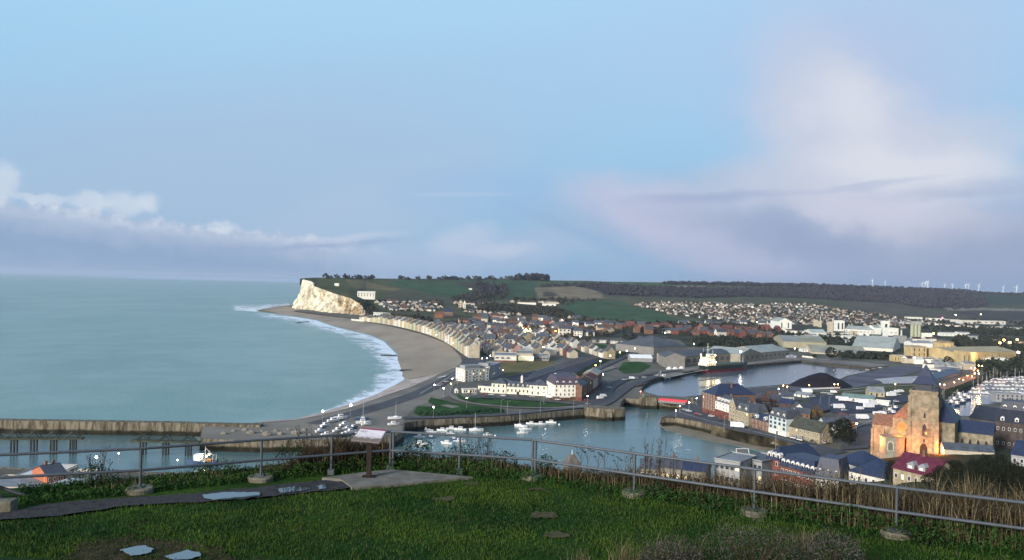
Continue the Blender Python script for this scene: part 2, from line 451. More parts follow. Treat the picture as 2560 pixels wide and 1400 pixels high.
# ---- beach
M_BEACH = mat('beach_sand', (.30,.255,.20), .95, .16, .015, .1, col2=(.20,.19,.155), cover=.42, stretch=(1,.35,1), bump=.3, bscale=.3)
water_line = [(600,772),(640,778),(690,785),(742,792),(760,791),(805,808),(875,826),(925,838),(960,853),(972,866),(990,883),(988,897),(995,915),(1004,932),(1000,940),(1010,948),(985,962),(940,985),(880,1008),(840,1020),(800,1032),(740,1046),(655,1052)]
inner_line = [(700,764),(735,768),(770,776),(840,786),(907,795),(925,806),(960,812),(1000,822),(1050,834),(1100,852),(1128,866),(1150,890),(1155,902),(1145,915),(1100,934),(1050,959),(1000,976),(880,1018),(800,1038),(740,1050),(655,1056)]
def along(line, t, z):
    P = [G(p[0],p[1],z) for p in line]; L = [0]
    for i in range(1, len(P)): L.append(L[-1]+(Vector(line[i])-Vector(line[i-1])).length)
    s = t*L[-1]
    for i in range(1, len(P)):
        if s <= L[i] or i == len(P)-1:
            k = (s-L[i-1])/max(L[i]-L[i-1], 1e-6); return P[i-1].lerp(P[i], min(k,1))
def strip_mesh(name, wl, il, z0, z1, m, rows=6, N=120, amp=0.0, curve=1.0, kind='structure'):
    V = []
    for i in range(N+1):
        t = i/N; a = along(wl, t, z0); b = along(il, t, z1)
        for r in range(rows+1):
            k = r/rows; p = a.lerp(b, k); p.z = z0+(z1-z0)*k**curve
            if amp and 0 < r < rows: p.z += amp*(vnoise(p.x*.02, p.y*.02, 3)-.5)
            V.append(p)
    n = rows+1
    fs = [(i*n+r, i*n+r+1, (i+1)*n+r+1, (i+1)*n+r) for i in range(N) for r in range(rows)]
    return tag(mesh_obj(name, V, fs, m, smooth=True), kind=kind)
beach_w = water_line[:16]; beach_i = inner_line[:15]
strip_mesh('beach', [(655,776),(668,780),(690,785),(742,792),(790,800),(835,816),(875,826),(925,838),(960,853),(972,866),(990,883),(988,897),(995,915),(1004,932),(1000,940),(1010,948)], beach_i, -0.15, TZ-.1, M_BEACH, rows=8, N=150, amp=.5)
M_SHINGLE = mat('shingle', (.36,.31,.28), .9, .3, .12, .2, col2=(.5,.48,.47), cover=.35, bump=.5, bscale=.5)
strip_mesh('shingle_bank', [(1010,948),(985,962),(940,985),(880,1008),(840,1020),(800,1032),(740,1046),(655,1052)], [(1145,915),(1100,934),(1050,959),(1000,976),(880,1018),(800,1038),(740,1050),(655,1056)], -.15, TZ+.12, M_SHINGLE, rows=6, N=90, amp=1.2)
# foam
def foam_mat():
    m = bpy.data.materials.new('foam'); m.use_nodes = True; t = m.node_tree; b = t.nodes['Principled BSDF']
    b.inputs['Base Color'].default_value = (.72,.80,.86,1); b.inputs['Roughness'].default_value = .8
    at = t.nodes.new('ShaderNodeAttribute'); at.attribute_name = 'foam'; a = E(t, at.outputs['Fac'])
    g = t.nodes.new('ShaderNodeNewGeometry'); x,y,z = xyz(t, g.outputs['Position'])
    n = noise(t, comb(t, x*.03+y*.012, y*.022, 0.0), 1.0, 7, .72, .8)
    f = noise(t, comb(t, x*.12, y*.14, 0.0), 1.0, 4, .7)
    k = (a*0.86 + (n-.5)*1.9 + (f-.5)*.6).sm(.38, .80)
    t.links.new(k.v, b.inputs['Alpha'])
    return m
def foam_sheet(outer_l, inner_l, N=140, rows=10):
    V = []; A = []
    for i in range(N+1):
        t = i/N; a = along(outer_l, t, .06); b = along(inner_l, t, .06)
        for r in range(rows+1):
            k = r/rows; V.append(a.lerp(b, k)); A.append(max(0, k)*min(1, 8*t, 8*(1-t)) if r else 0)
    n = rows+1
    fs = [(i*n+r, i*n+r+1, (i+1)*n+r+1, (i+1)*n+r) for i in range(N) for r in range(rows)]
    o = mesh_obj('surf_foam', V, fs, M_FOAM); at = o.data.attributes.new('foam', 'FLOAT', 'POINT'); at.data.foreach_set('value', A)
    tag(o, kind='structure')
M_FOAM = foam_mat()
foam_sheet([(470,750),(520,762),(560,790),(600,800),(680,812),(760,830),(850,850),(900,870),(915,895),(920,925),(915,955),(870,985),(800,1015),(730,1040)],
           [(640,778),(690,786),(742,793),(790,801),(835,817),(875,827),(925,839),(960,854),(974,868),(992,886),(1000,915),(1012,948),(985,964),(940,987),(880,1010),(800,1034),(730,1048)])
foam_sheet([(560,752),(620,750),(700,748),(745,745)], [(570,775),(640,779),(700,770),(742,762)], 40, 6)

# ---- hills (one height field) and the chalk cliff
cl_top = [(756,697),(782,705),(786,715),(812,725),(840,735),(875,745),(897,757),(907,767),(914,785)]
cl_base = [(742,773),(752,776),(780,780),(812,784),(840,787),(875,790),(897,792),(907,794),(916,797)]
def cl_d(t): return interp([(i/8, depth(p[0],p[1],0.5)) for i, p in enumerate(cl_base)], t)
def l8(l, t): return interp([(i/8, p[0]) for i, p in enumerate(l)], t), interp([(i/8, p[1]) for i, p in enumerate(l)], t)
footy = [(750,697),(756,697),(782,705),(786,715),(812,725),(840,735),(875,745),(897,757),(907,767),(914,785),(935,797),(1000,800),(1150,800),(1400,803),(1600,808),(1700,812),(1900,806),(2200,800),(2560,802),(2900,808)]
skyy = [(750,697),(752,696),(785,694),(855,694),(935,696),(1012,697),(1162,696),(1275,697),(1375,701),(1467,702),(1515,704),(1662,706),(1775,708),(1940,709),(2070,714),(2220,720),(2345,721),(2407,725),(2440,730),(2560,732),(2900,738)]
def foot_d(px):
    if px <= 914:
        return interp([(750,2590)]+[(p[0], cl_d(i/8)+14) for i, p in enumerate(cl_top)], px)
    return interp([(914, cl_d(1)+14),(940, depth(940,797,6)),(1000,depth(1000,800,6)),(1150,depth(1150,800,6)),(1400,depth(1400,803,6)),(1600,depth(1600,808,6)),(1700,depth(1700,812,6)),(1900,depth(1900,806,6)),(2200,depth(2200,800,6)),(2560,depth(2560,802,6)),(2900,depth(2900,808,6))], px)
def sky_d(px): return interp([(750,2640),(800,2850),(935,3100),(1200,3500),(1500,4000),(2000,4800),(2560,5600),(2900,6000)], px)
def hill_pt(px, t):
    y0, y1 = interp(footy, px), interp(skyy, px); d0, d1 = foot_d(px), sky_d(px)
    py = y0+(y1-y0)*t
    return D(px, py, d0*(d1/d0)**t), py
def HP(px, py):
    """point on the hill surface (or the plain) seen at a pixel"""
    y0, y1 = interp(footy, px), interp(skyy, px)
    if py >= y0: return G(px, py, TZ)
    return hill_pt(px, (py-y0)/(y1-y0))[0]
GREEN, DGREEN, TAN, BROWN, WOOD, MIX, PALE = (.042,.084,.040),(.03,.05,.026),(.19,.155,.10),(.10,.085,.058),(.042,.040,.050),(.075,.078,.046),(.24,.21,.16)
FIELDS = [
 ([(756,690),(900,690),(960,705),(960,740),(930,790),(880,760),(800,725)], (.075,.085,.035)),
 ([(860,698),(905,700),(950,712),(1000,722),(985,728),(930,722),(885,722)], (.14,.12,.06)),
 ([(905,752),(935,770),(945,790),(925,800),(900,780)], (.03,.045,.022)),
 ([(840,735),(880,735),(900,752),(860,742)], (.11,.10,.05)),
 ([(1000,700),(1260,700),(1340,705),(1340,742),(1260,750),(1210,748),(1150,745),(1080,738),(1030,722),(960,712)], GREEN),
 ([(1010,700),(1340,700),(1340,705),(1010,706)], (.05,.08,.04)),
 ([(1125,708),(1180,706),(1215,712),(1265,715),(1268,742),(1220,735),(1205,748),(1170,760),(1100,762),(1150,740),(1190,725)], (.06,.05,.045)),
 ([(1000,735),(1080,738),(1160,752),(1100,765),(960,765),(950,745)], (.07,.07,.05)),
 ([(1340,703),(1470,702),(1660,708),(1700,714),(1430,714),(1340,716)], (.06,.095,.04)),
 ([(1337,718),(1430,714),(1480,724),(1505,735),(1510,746),(1440,748),(1345,744)], TAN),
 ([(1355,730),(1380,729),(1400,738),(1360,742)], (.06,.055,.04)),
 ([(1500,742),(1700,744),(1850,744),(1900,760),(1900,775),(1700,778),(1560,762)], (.085,.085,.05)),
 ([(1395,775),(1420,757),(1500,750),(1560,754),(1590,768),(1640,778),(1690,795),(1700,812),(1600,815),(1500,812),(1420,800)], GREEN),
 ([(1500,756),(1560,758),(1590,772),(1540,772)], (.05,.075,.035)),
 ([(1425,712),(1500,710),(1560,715),(1760,722),(1920,720),(2090,722),(2300,722),(2450,730),(2470,765),(2400,775),(2300,768),(2230,758),(2120,752),(2000,745),(1850,742),(1750,745),(1700,743),(1520,738),(1500,728)], WOOD),
 ([(1675,730),(1710,731),(1700,738),(1680,736)], (.12,.10,.07)),
 ([(1690,714),(1760,715),(1760,717),(1690,717)], PALE),
 ([(2090,726),(2330,735),(2340,740),(2200,735),(2095,729)], (.15,.14,.11)),
 ([(2120,752),(2230,758),(2330,778),(2420,790),(2400,800),(2200,795),(2100,770)], (.085,.08,.06)),
 ([(2355,768),(2560,772),(2700,774),(2700,778),(2480,776),(2370,776)], (.20,.18,.14)),
 ([(2440,732),(2700,736),(2700,760),(2470,762)], (.04,.055,.04)),
 ([(2370,776),(2700,779),(2700,800),(2450,800)], (.06,.055,.05)),
]
def hills():
    xs = list(np.arange(750, 2901, 5.0)); T = 64; V = []; C = []
    for px in xs:
        for j in range(T+4):
            if j <= T:
                p, py = hill_pt(px, j/T)
            else:
                e, _ = hill_pt(px, 1.0); k = j-T; p = Vector((e.x*(1+.12*k), e.y*(1+.12*k), e.z-10*k)); py = interp(skyy, px)
            if j == 0 and px > 920: p.z = 5.5
            V.append(p); c = MIX
            qx = px+9*(fbm(px*.03, py*.08, 3, 11)-.5); qy = py+3*(fbm(px*.05, py*.1, 3, 12)-.5)
            for poly, col in FIELDS:
                if inpoly(qx, qy, poly): c = col
            C.append((*c, 1))
    n = T+4
    Q = [(i*n+j, (i+1)*n+j, (i+1)*n+j+1, i*n+j+1) for i in range(len(xs)-1) for j in range(n-1)]
    m = bpy.data.materials.new('hill_fields'); m.use_nodes = True; t = m.node_tree; b = t.nodes['Principled BSDF']
    at = t.nodes.new('ShaderNodeVertexColor'); at.layer_name = 'field'
    g = t.nodes.new('ShaderNodeNewGeometry')
    k = noise(t, g.outputs['Position'], .012, 5, .6); k2 = noise(t, g.outputs['Position'], .06, 3, .6)
    mu = t.nodes.new('ShaderNodeVectorMath'); mu.operation = 'SCALE'; t.links.new(at.outputs[0], mu.inputs[0])
    t.links.new(((k-.5)*1.6+(k2-.5)*.6+1.0).v, mu.inputs['Scale'])
    t.links.new(mu.outputs[0], b.inputs['Base Color']); b.inputs['Roughness'].default_value = 1; b.inputs['Specular IOR Level'].default_value = .05
    o = np_mesh('hills', V, Q, m, smooth=True)
    ca = o.data.color_attributes.new('field', 'FLOAT_COLOR', 'POINT'); ca.data.foreach_set('color', np.array(C, dtype=np.float32).ravel())
    tag(o, kind='structure')
hills()
def cliff():
    N, K = 150, 26; V = []
    for i in range(N+1):
        t = i/N; bx, by = l8(cl_base, t); tx, ty = l8(cl_top, t); d = cl_d(t)
        for j in range(K+1):
            k = j/K; dd = d + 14*k
            p = D(bx+(tx-bx)*k**.9, by+(ty-by)*k, dd)
            rib = fbm(t*26, k*1.2, 4, 5)-.5; fine = fbm(t*70, k*5, 3, 9)-.5
            off = (rib*70 + fine*34)*(1-abs(2*k-.9)**4*.9) + (1-k)**3*-16
            p.y += off if 0 < i else 0; p.x += off*.35 if 0 < i else 0
            V.append(p)
    n = K+1
    Q = [(i*n+j, (i+1)*n+j, (i+1)*n+j+1, i*n+j+1) for i in range(N) for j in range(K)]
    # the nose turns away: a return face running back
    b0 = len(V)
    for j in range(K+1):
        a = V[j]; k = j/K
        V.append(Vector((a.x+30+10*(fbm(k*5,3.3)-.5), a.y+420, a.z)))
    Q += [(b0+j, j, j+1, b0+j+1) for j in range(K)]
    m = bpy.data.materials.new('chalk'); m.use_nodes = True; t = m.node_tree; b = t.nodes['Principled BSDF']
    g = t.nodes.new('ShaderNodeNewGeometry'); x,y,z = xyz(t, g.outputs['Position'])
    s1 = noise(t, comb(t, x*.03, y*.03, z*.012), 1.0, 5, .7); s2 = noise(t, comb(t, x*.09+5.0, y*.05, z*.03), 1.0, 5, .7)
    right = x.sm(-640, -430)
    c = mixc(t, s1.sm(.42,.60), (.66,.63,.53), (.34,.29,.18))  # brown stains, deepened to stand in for missing rib shading
    c = mixc(t, (s2*0.8+right*.22).sm(.50,.74), c, (.33,.22,.10))
    c = mixc(t, (s2).sm(.57,.66)*0.75, c, (.12,.10,.06))  # fissure shade painted as dark vertical streaks
    c = mixc(t, ((z-70.0)/30.0+ (s1-.5)*2).sm(.2,.9)*.6*(1.0-right), c, (.80,.78,.70))
    t.links.new(c, b.inputs['Base Color']); b.inputs['Roughness'].default_value = .95; b.inputs['Specular IOR Level'].default_value = .1
    tag(np_mesh('chalk_cliff', V, Q, m), kind='structure')
cliff()
def foreshore():
    m = mat('foreshore_rock', (.20,.16,.09), .9, .4, .03, .2, col2=(.06,.06,.045), cover=.4)
    sheet('foreshore', [(640,776),(665,771),(700,765),(735,762),(760,770),(850,788),(915,798),(860,800),(800,796),(742,789),(690,783),(655,779)], .55, m)
foreshore()
# ================================================================ FOREGROUND: cliff top, fence, plants
LZ = 94.5
fence_y = [(-1500,11),(-600,15.5),(0,19.0),(350,20.4),(975,23.6),(1330,22.7),(1585,21.2),(1885,19.7),(2240,18.2),(2560,17.1),(3200,14.6),(4500,11)]
DEND = [(-1500,100),(0,95),(1200,110),(1500,220),(1900,365),(2100,430),(2300,500),(2560,525),(4500,525)]
GU = [(0,1.0),(.03,1.0),(.08,.85),(.15,.70),(.3,.60),(.48,.42),(.62,.28),(.8,.15),(1,0)]
def slope_z(px, d):
    e = interp(fence_y, px)+1.3; De = interp(DEND, px)
    if d <= e: return LZ
    if De < 150:
        k = (d-e)/(De-e); return TZ+88*max(0, 1-k)**1.6
    u = d/De; k0 = min(1, (d-e)/12.0)
    g = interp(GU, u); z = TZ+88*g
    return LZ*(1-k0)+min(z, LZ-3)*k0 if k0 < 1 else z
def cliff_top():
    pxs = list(np.linspace(-1500, 4500, 241)); V = []
    rows = 46
    for px in pxs:
        a = (px-1280)/F; e = interp(fence_y, px)+1.3; De = interp(DEND, px)
        ds = list(np.linspace(0.5, e, 16)) + [e+(De-e)*(i/30)**1.8 for i in range(1, 31)]
        for i, d in enumerate(ds):
            if d <= e:
                k = max(0, min(1, (13-d)/9)); k = k*k*(3-2*k)
                z = LZ+3.85*k + .05*(fbm(a*d*.6, d*.6, 3, 2)-.5)
            else: z = slope_z(px, d) + 1.5*(fbm(a*d*.12, d*.12, 3, 4)-.5)*min(1, (d-e)/6)
            if i == len(ds)-1: z = TZ-1.5
            V.append((a*d, d, z))
    n = 46
    Q = [(i*n+j, (i+1)*n+j, (i+1)*n+j+1, i*n+j+1) for i in range(len(pxs)-1) for j in range(n-1)]
    m = bpy.data.materials.new('turf'); m.use_nodes = True; t = m.node_tree; b = t.nodes['Principled BSDF']
    g = t.nodes.new('ShaderNodeNewGeometry'); P = g.outputs['Position']; x,y,z = xyz(t, P)
    n1 = noise(t, P, .45, 5, .6); n2 = noise(t, P, 6.0, 4, .7); n3 = noise(t, P, 1.7, 4, .6)
    c = mixc(t, n1.sm(.35,.65), (.014,.045,.008), (.040,.085,.010))
    c = mixc(t, n2.sm(.35,.7)*.6, c, (.006,.018,.004))
    c = mixc(t, n3.sm(.60,.70)*.7, c, (.055,.045,.022))
    c = mixc(t, 1.0-z.sm(86, 94), c, (.035,.04,.02))
    t.links.new(c, b.inputs['Base Color']); b.inputs['Roughness'].default_value = 1; b.inputs['Specular IOR Level'].default_value = .08
    bn = t.nodes.new('ShaderNodeBump'); bn.inputs['Strength'].default_value = .8; bn.inputs['Distance'].default_value = .06
    t.links.new(n2.v, bn.inputs['Height']); t.links.new(bn.outputs[0], b.inputs['Normal'])
    o = np_mesh('cliff_top_ground', V, Q, m, smooth=True); tag(o, kind='structure')
    tag(mesh_obj('cliff_top_ground', [(-60,-60,98.2),(60,-60,98.2),(60,.6,98.2),(-60,.6,98.2)], [(0,1,2,3)], m), kind='structure')
cliff_top()
# gravel path, puddles, concrete pad
def ragged(pts, z, amp, name, m, seg=10, **k):
    seg = seg*2; P = [G(p[0],p[1],z) for p in pts]; Q = []
    for i in range(len(P)):
        a, b = P[i], P[(i+1)%len(P)]
        for j in range(seg):
            q = a.lerp(b, j/seg); q.x += amp*(fbm(q.x*6, q.y*6, 3, 1)-.45)*2; q.y += amp*2.2*(fbm(q.x*6, q.y*6, 3, 8)-.45)*2; Q.append((q.x,q.y))
    return sheet(name, Q, z, m, world=True, **k)
M_GRAVEL = mat('gravel', (.036,.034,.036), .9, .45, 14, .25, col2=(.018,.017,.016), cover=.4, bump=.02, bscale=40)
ragged([(-700,1334),(-60,1289),(45,1275),(98,1262),(200,1251),(316,1243),(492,1233),(668,1214),(808,1200),(860,1203),(890,1218),(861,1221),(650,1243),(510,1254),(316,1263),(140,1290),(0,1298),(-700,1385)], LZ+.045, .05, 'gravel_path', M_GRAVEL)
M_PUD = water_mat('puddle_water', (.03,.032,.034), .02, 3.0, .008, spec=1.0); M_PUD.node_tree.nodes['Principled BSDF'].inputs['IOR'].default_value = 2.3
ragged([(506,1236),(560,1230),(600,1229),(650,1230),(652,1240),(600,1248),(540,1251),(512,1246)], LZ+.062, .045, 'puddle', M_PUD)
ragged([(690,1222),(725,1217),(768,1213),(772,1222),(740,1230),(700,1233)], LZ+.062, .07, 'puddle', M_PUD)
ragged([(792,1214),(815,1210),(816,1220),(798,1224)], LZ+.062, .045, 'puddle', M_PUD)
ragged([(300,1374),(330,1366),(360,1364),(388,1370),(380,1378),(350,1387),(325,1388)], LZ+.065, .045, 'puddle', M_PUD)
ragged([(408,1391),(440,1382),(470,1375),(496,1380),(503,1389),(480,1396),(440,1398)], LZ+.065, .045, 'puddle', M_PUD)
M_CONC = mat('concrete', (.16,.152,.13), .9, .25, 2.5, .2, col2=(.13,.125,.115), cover=.4, bump=.01, bscale=20)
def pad():
    mb = MB(); P = [G(x,y,LZ+.07) for x,y in ((805,1194),(850,1197),(880,1218),(1030,1206),(1182,1192),(1075,1182),(977,1173),(900,1181))]
    mb.prism([(p.x,p.y) for p in reversed(P)], LZ-.1, LZ+.07)
    tag(mb.build('concrete_pad', M_CONC), kind='structure')
pad()
M_DIRT = mat('bare_earth', (.075,.066,.036), 1, .35, 6, .1)
for i, (x, y, rx, ry) in enumerate([(1360,1286,34,9),(1395,1339,34,8),(1112,1246,30,5),(1340,1222,20,3),(1180,1208,18,3)]):
    ragged([(x+rx*math.cos(a), y+ry*math.sin(a)) for a in [2*math.pi*k/10 for k in range(10)]], LZ+.03+.002*i, .09, 'bare_earth_patch', M_DIRT, seg=4)
ragged([(150,1400),(200,1352),(330,1340),(460,1350),(560,1365),(600,1420),(300,1430)], LZ+.022, .2, 'bare_earth_patch', mat('trampled_turf', (.045,.035,.018), 1, .4, 5, .1))

# ---- fence: every panel a thing
M_GALV = mat('galvanised_steel', (.085,.10,.12), .5, .12, 9, .5, metal=.35)
M_BASE = mat('cast_concrete', (.155,.145,.11), .95, .3, 5, .15, col2=(.12,.11,.09), cover=.4, bump=.02, bscale=25)
posts = [(-420,1296,1188),(-40,1254,1147),(350,1230,1118),(652,1201,1100),(828,1186,1092),(975,1173,1083),(1148,1184,1094),(1330,1197,1105),(1585,1238,1138),(1885,1285,1173),(2240,1340,1215),(2640,1398,1262),(3150,1480,1330)]
def fence():
    pw = [G(p[0], p[1], LZ) for p in posts]
    root = empty('tubular_railing', (pw[5].x, pw[5].y, LZ), label='grey galvanised two-rail tubular railing along the cliff edge, bent at the signboard', cat='railing')
    o = root.location
    H1, H0 = 1.10, .55; k = 0
    corner = {5: 1, 7: 1}
    for i, p in enumerate(pw):
        q = p-o; q.z = 0
        mb = MB(); mb.tube((q.x,q.y,0), (q.x,q.y,H1), .034, n=10)
        if i in corner:
            mb.tube((q.x+.085,q.y-.01,0), (q.x+.085,q.y-.01,H1), .034, n=10)
        mb.box(q.x-.09,q.y-.09,.0,q.x+.09,q.y+.09,.155)
        mb.build('post', M_GALV, root)
    for zz, nm in ((H1,'top_rail'),(H0,'lower_rail')):
        for i in range(len(pw)-1):
            a, b = pw[i]-o, pw[i+1]-o; mb = MB(); r = .036
            e = (b-a).normalized()*.003
            mb.tube((a.x+e.x,a.y+e.y,zz), (b.x-e.x,b.y-e.y,zz), r, n=12); mb.build(nm, M_GALV, root)
    disc = None
    for i, p in enumerate(pw):
        if i in (5, 6, 4): continue
        mb = MB(); r = .335; n = 22
        ring = lambda rr, z, ph: [(rr*(1+.05*math.sin(3*t+ph))*math.cos(t), rr*(1+.05*math.sin(3*t+ph))*math.sin(t), z) for t in [2*math.pi*j/n for j in range(n)]]
        vs = ring(r*.97,-.08,i)+ring(r*1.02,.09,i)+ring(r*.93,.13,i); fs = []
        for a in range(2):
            for j in range(n): fs.append((a*n+j, a*n+(j+1)%n, (a+1)*n+(j+1)%n, (a+1)*n+j))
        fs.append(tuple(range(2*n, 3*n))); mb.add(vs, fs)
        c = mb.build('footing', M_BASE, root); c.location = (p.x-o.x, p.y-o.y, 0)
fence()
def old_pipe():
    r = empty('handrail', G(0,1230,LZ), label='single dark steel handrail sloping down at the far left edge', cat='handrail')
    o = r.location; a = G(-160,1165,LZ+.75)-o; b = G(92,1248,LZ)-o
    mb = MB(); mb.tube(a, b, .04, n=10); mb.build('rail', mat('dark_steel', (.03,.035,.05), .5, .2, 5), r)
    mb = MB(); m_ = a.lerp(b,.15); mb.tube(m_, (m_.x, m_.y, -.2), .035); mb.build('post', MATS['dark_steel'], r)
    mb = MB(); g = G(5,1278,LZ)
    mb.box(-.32,-.2,-.1,.26,.2,.26)
    o2 = mb.build('concrete_block', M_BASE); o2.location = g; o2.rotation_euler.z = .2
    bv = o2.modifiers.new('b', 'BEVEL'); bv.width = .03; bv.segments = 2
    tag(o2, 'pale concrete block lying beside the gravel path at the left edge', 'block')
old_pipe()
# ---- information board
def board():
    g = G(922,1192,LZ+.07); r = empty('information_board', g, label='tilted viewpoint information board with a sea picture on a dark post', cat='sign')
    dk = mat('dark_wood', (.018,.012,.010), .7, .3, 8)
    mb = MB(); mb.box(-.065,-.065,0,.065,.065,1.02); mb.box(-.18,-.12,0,.18,.12,.025); mb.build('post', dk, r)
    # panel: four corners from its outline at the post's distance
    d = g.y
    c = [D(877,1101,d-.20)-g, D(948,1108,d-.20)-g, D(969,1073,d+.22)-g, D(903,1067,d+.22)-g]
    n = (c[1]-c[0]).cross(c[3]-c[0]).normalized()
    if n.z < 0: n = -n
    vs = [v for v in c]+[v-n*.035 for v in c]
    fs = [(0,1,2,3),(7,6,5,4)]+[(i,i+4,(i+1)%4+4,(i+1)%4) for i in range(4)]
    mesh_obj('panel', vs, fs, mat('board_frame', (.22,.19,.19), .5, .1, 5), r)
    def quad(u0,v0,u1,v1,h,name,m,par=r):
        P = lambda u,v: c[0].lerp(c[1],u).lerp(c[3].lerp(c[2],u),v)+n*h
        return mesh_obj(name, [P(u0,v0),P(u1,v0),P(u1,v1),P(u0,v1)], [(0,1,2,3)], m, par)
    pm = bpy.data.materials.new('board_picture'); pm.use_nodes = True; t = pm.node_tree; b = t.nodes['Principled BSDF']
    ge = t.nodes.new('ShaderNodeTexCoord'); x,y,z = xyz(t, ge.outputs['Generated'])
    nn = noise(t, ge.outputs['Generated'], 9, 5, .6)
    cc = mixc(t, (y+(nn-.5)*.25).sm(.22,.42), (.14,.12,.10), (.48,.46,.52))
    cc = mixc(t, (nn+y*.4).sm(.62,.8)*.6, cc, (.66,.66,.72)); t.links.new(cc, b.inputs['Base Color']); b.inputs['Roughness'].default_value = .35
    quad(.03,.05,.97,.84,.006,'picture', pm)
    quad(.03,.845,.97,.96,.006,'title_strip', mat('title_strip', (.20,.06,.09), .4, .15, 9))
    for i in range(5): quad(.08+.02*(i%2),.74-.03*i,.30+.05*((i*7)%3),.75-.03*i,.010,'text_line', mat('print_ink', (.12,.10,.12), .5, .1, 5))
board()

# ---- grass and plants
def blades(name, P, h, wd, lean, m, kind='stuff', parent=None, droop=.3, label=None, cat=None, group=None):
    P = np.asarray(P, float); n = len(P)
    ang = rng.uniform(0, 2*np.pi, n); la = rng.uniform(0, 2*np.pi, n); ln = rng.uniform(0, lean, n)*h
    sx, sy = np.cos(ang)*wd/2, np.sin(ang)*wd/2
    dx, dy = np.cos(la)*ln, np.sin(la)*ln
    V = np.zeros((n,5,3))
    V[:,0] = P - np.c_[sx,sy,np.zeros(n)]; V[:,1] = P + np.c_[sx,sy,np.zeros(n)]
    mid = P + np.c_[dx*.35, dy*.35, h*.6]
    V[:,2] = mid + np.c_[sx,sy,np.zeros(n)]*.8; V[:,3] = mid - np.c_[sx,sy,np.zeros(n)]*.8
    V[:,4] = P + np.c_[dx, dy, h*(1-droop*ln/np.maximum(h,1e-3))]
    b = np.arange(n)[:,None]*5
    Q = np.concatenate([b+[0,1,2], b+[0,2,3], b+[3,2,4]], 1).reshape(-1,3)
    o = np_mesh(name, V.reshape(-1,3), Q, m, parent)
    return tag(o, label, cat, group, kind)
def blade_mat(name, a, b, c=None, sc=1.2):
    m = bpy.data.materials.new(name); m.use_nodes = True; t = m.node_tree; p = t.nodes['Principled BSDF']
    g = t.nodes.new('ShaderNodeNewGeometry'); n = noise(t, g.outputs['Position'], sc, 4, .6); r = E(t, g.outputs['Random Per Island'])
    k = mixc(t, n.sm(.35,.65), a, b); 
    if c: k = mixc(t, r.sm(.6,1.0), k, c)
    t.links.new(k, p.inputs['Base Color']); p.inputs['Roughness'].default_value = .9; p.inputs['Specular IOR Level'].default_value = .1
    return m
def scat(poly, n, z=LZ):
    W = [G(p[0],p[1],z) for p in poly]; pl = [(p.x,p.y) for p in W]
    x0,x1 = min(p[0] for p in pl), max(p[0] for p in pl); y0,y1 = min(p[1] for p in pl), max(p[1] for p in pl); out = []
    while len(out) < n:
        x, y = rng.uniform(x0,x1), rng.uniform(y0,y1)
        if inpoly(x,y,pl): out.append((x,y,z))
    return np.array(out)
lawn = [(-120,1420),(-120,1385),(0,1305),(140,1296),(316,1268),(510,1258),(650,1248),(880,1224),(1185,1198),(1330,1203),(1585,1246),(1885,1296),(2240,1356),(2640,1420)]
P = scat(lawn, 52000); dirt = [(1360,1286,34,9),(1395,1339,34,8),(1112,1246,30,5),(345,1376,40,7),(455,1388,40,7)]
W = [(G(x,y,LZ), G(x+rx,y,LZ).x-G(x,y,LZ).x, abs(G(x,y+ry,LZ).y-G(x,y,LZ).y)) for x,y,rx,ry in dirt]
keep = np.ones(len(P), bool)
for g, rx, ry in W: keep &= (((P[:,0]-g.x)/rx)**2+((P[:,1]-g.y)/ry)**2 > .8) | (rng.uniform(0,1,len(P)) < .3)
keep &= (fbm(P[:,0]*.9+4, P[:,1]*.9, 4, 77) < .50) | (rng.uniform(0,1,len(P)) < .5)
P = P[keep]; hh = .035+.05*fbm(P[:,0]*.8, P[:,1]*.8, 3)+rng.uniform(0,.03,len(P))
M_LAWN = blade_mat('lawn_blades', (.010,.042,.008), (.058,.105,.014), (.060,.075,.028), .55)
blades('lawn_grass', P, hh, .014, .8, M_LAWN)
# fringe along the fence
def along_fence(n, a, b, d0, d1, sp=1.0):
    px = rng.uniform(a, b, n); d = np.array([interp(fence_y, p) for p in px]) + rng.uniform(d0, d1, n)
    x = (px-1280)/F*d; z = np.array([slope_z(p, q) for p, q in zip(px, d)])
    return np.c_[x, d, z], px
M_WEED = blade_mat('weed_leaves', (.012,.045,.010), (.03,.085,.016), (.05,.075,.02), 2.0)
M_DRY = blade_mat('dry_grass', (.10,.082,.045), (.26,.215,.13), (.06,.05,.03), 3.0)
M_BRN = blade_mat('brown_stems', (.045,.034,.024), (.08,.058,.038), (.025,.022,.018), 2.0)
P, px = along_fence(9000, 60, 2700, -.35, 1.5); k = (fbm(px*.012, P[:,1]*.5, 3, 21) > .28)
P = P[k]; blades('weeds', P[:5000], rng.uniform(.05,.25,len(P[:5000])), .018, 1.3, M_WEED)
def leaf_band(name, n, a, b, d0, d1, frac, leaf, m, kind='stuff'):
    P, px = along_fence(n, a, b, d0, d1); zt = np.array([D(u, interp(VTOP, u), q[1]).z for u, q in zip(px, P)])
    top = np.minimum(np.maximum(zt-P[:,2], .15)*frac, 1.25)*(.35+1.1*fbm(px*.03, P[:,1]*1.3, 4, 61)); C = P+np.c_[np.zeros(n), np.zeros(n), top*rng.uniform(0,1,n)**.7]
    A = rng.normal(size=(n,3)); A /= np.linalg.norm(A,axis=1)[:,None]; B = np.cross(A, rng.normal(size=(n,3))); B /= np.linalg.norm(B,axis=1)[:,None]; s = leaf*rng.uniform(.5,1.4,n)[:,None]
    V = np.stack([C-A*s, C+B*s*.45, C+A*s, C-B*s*.45], 1).reshape(-1,3); return tag(np_mesh(name, V, np.arange(len(V)).reshape(-1,4), m), kind=kind)
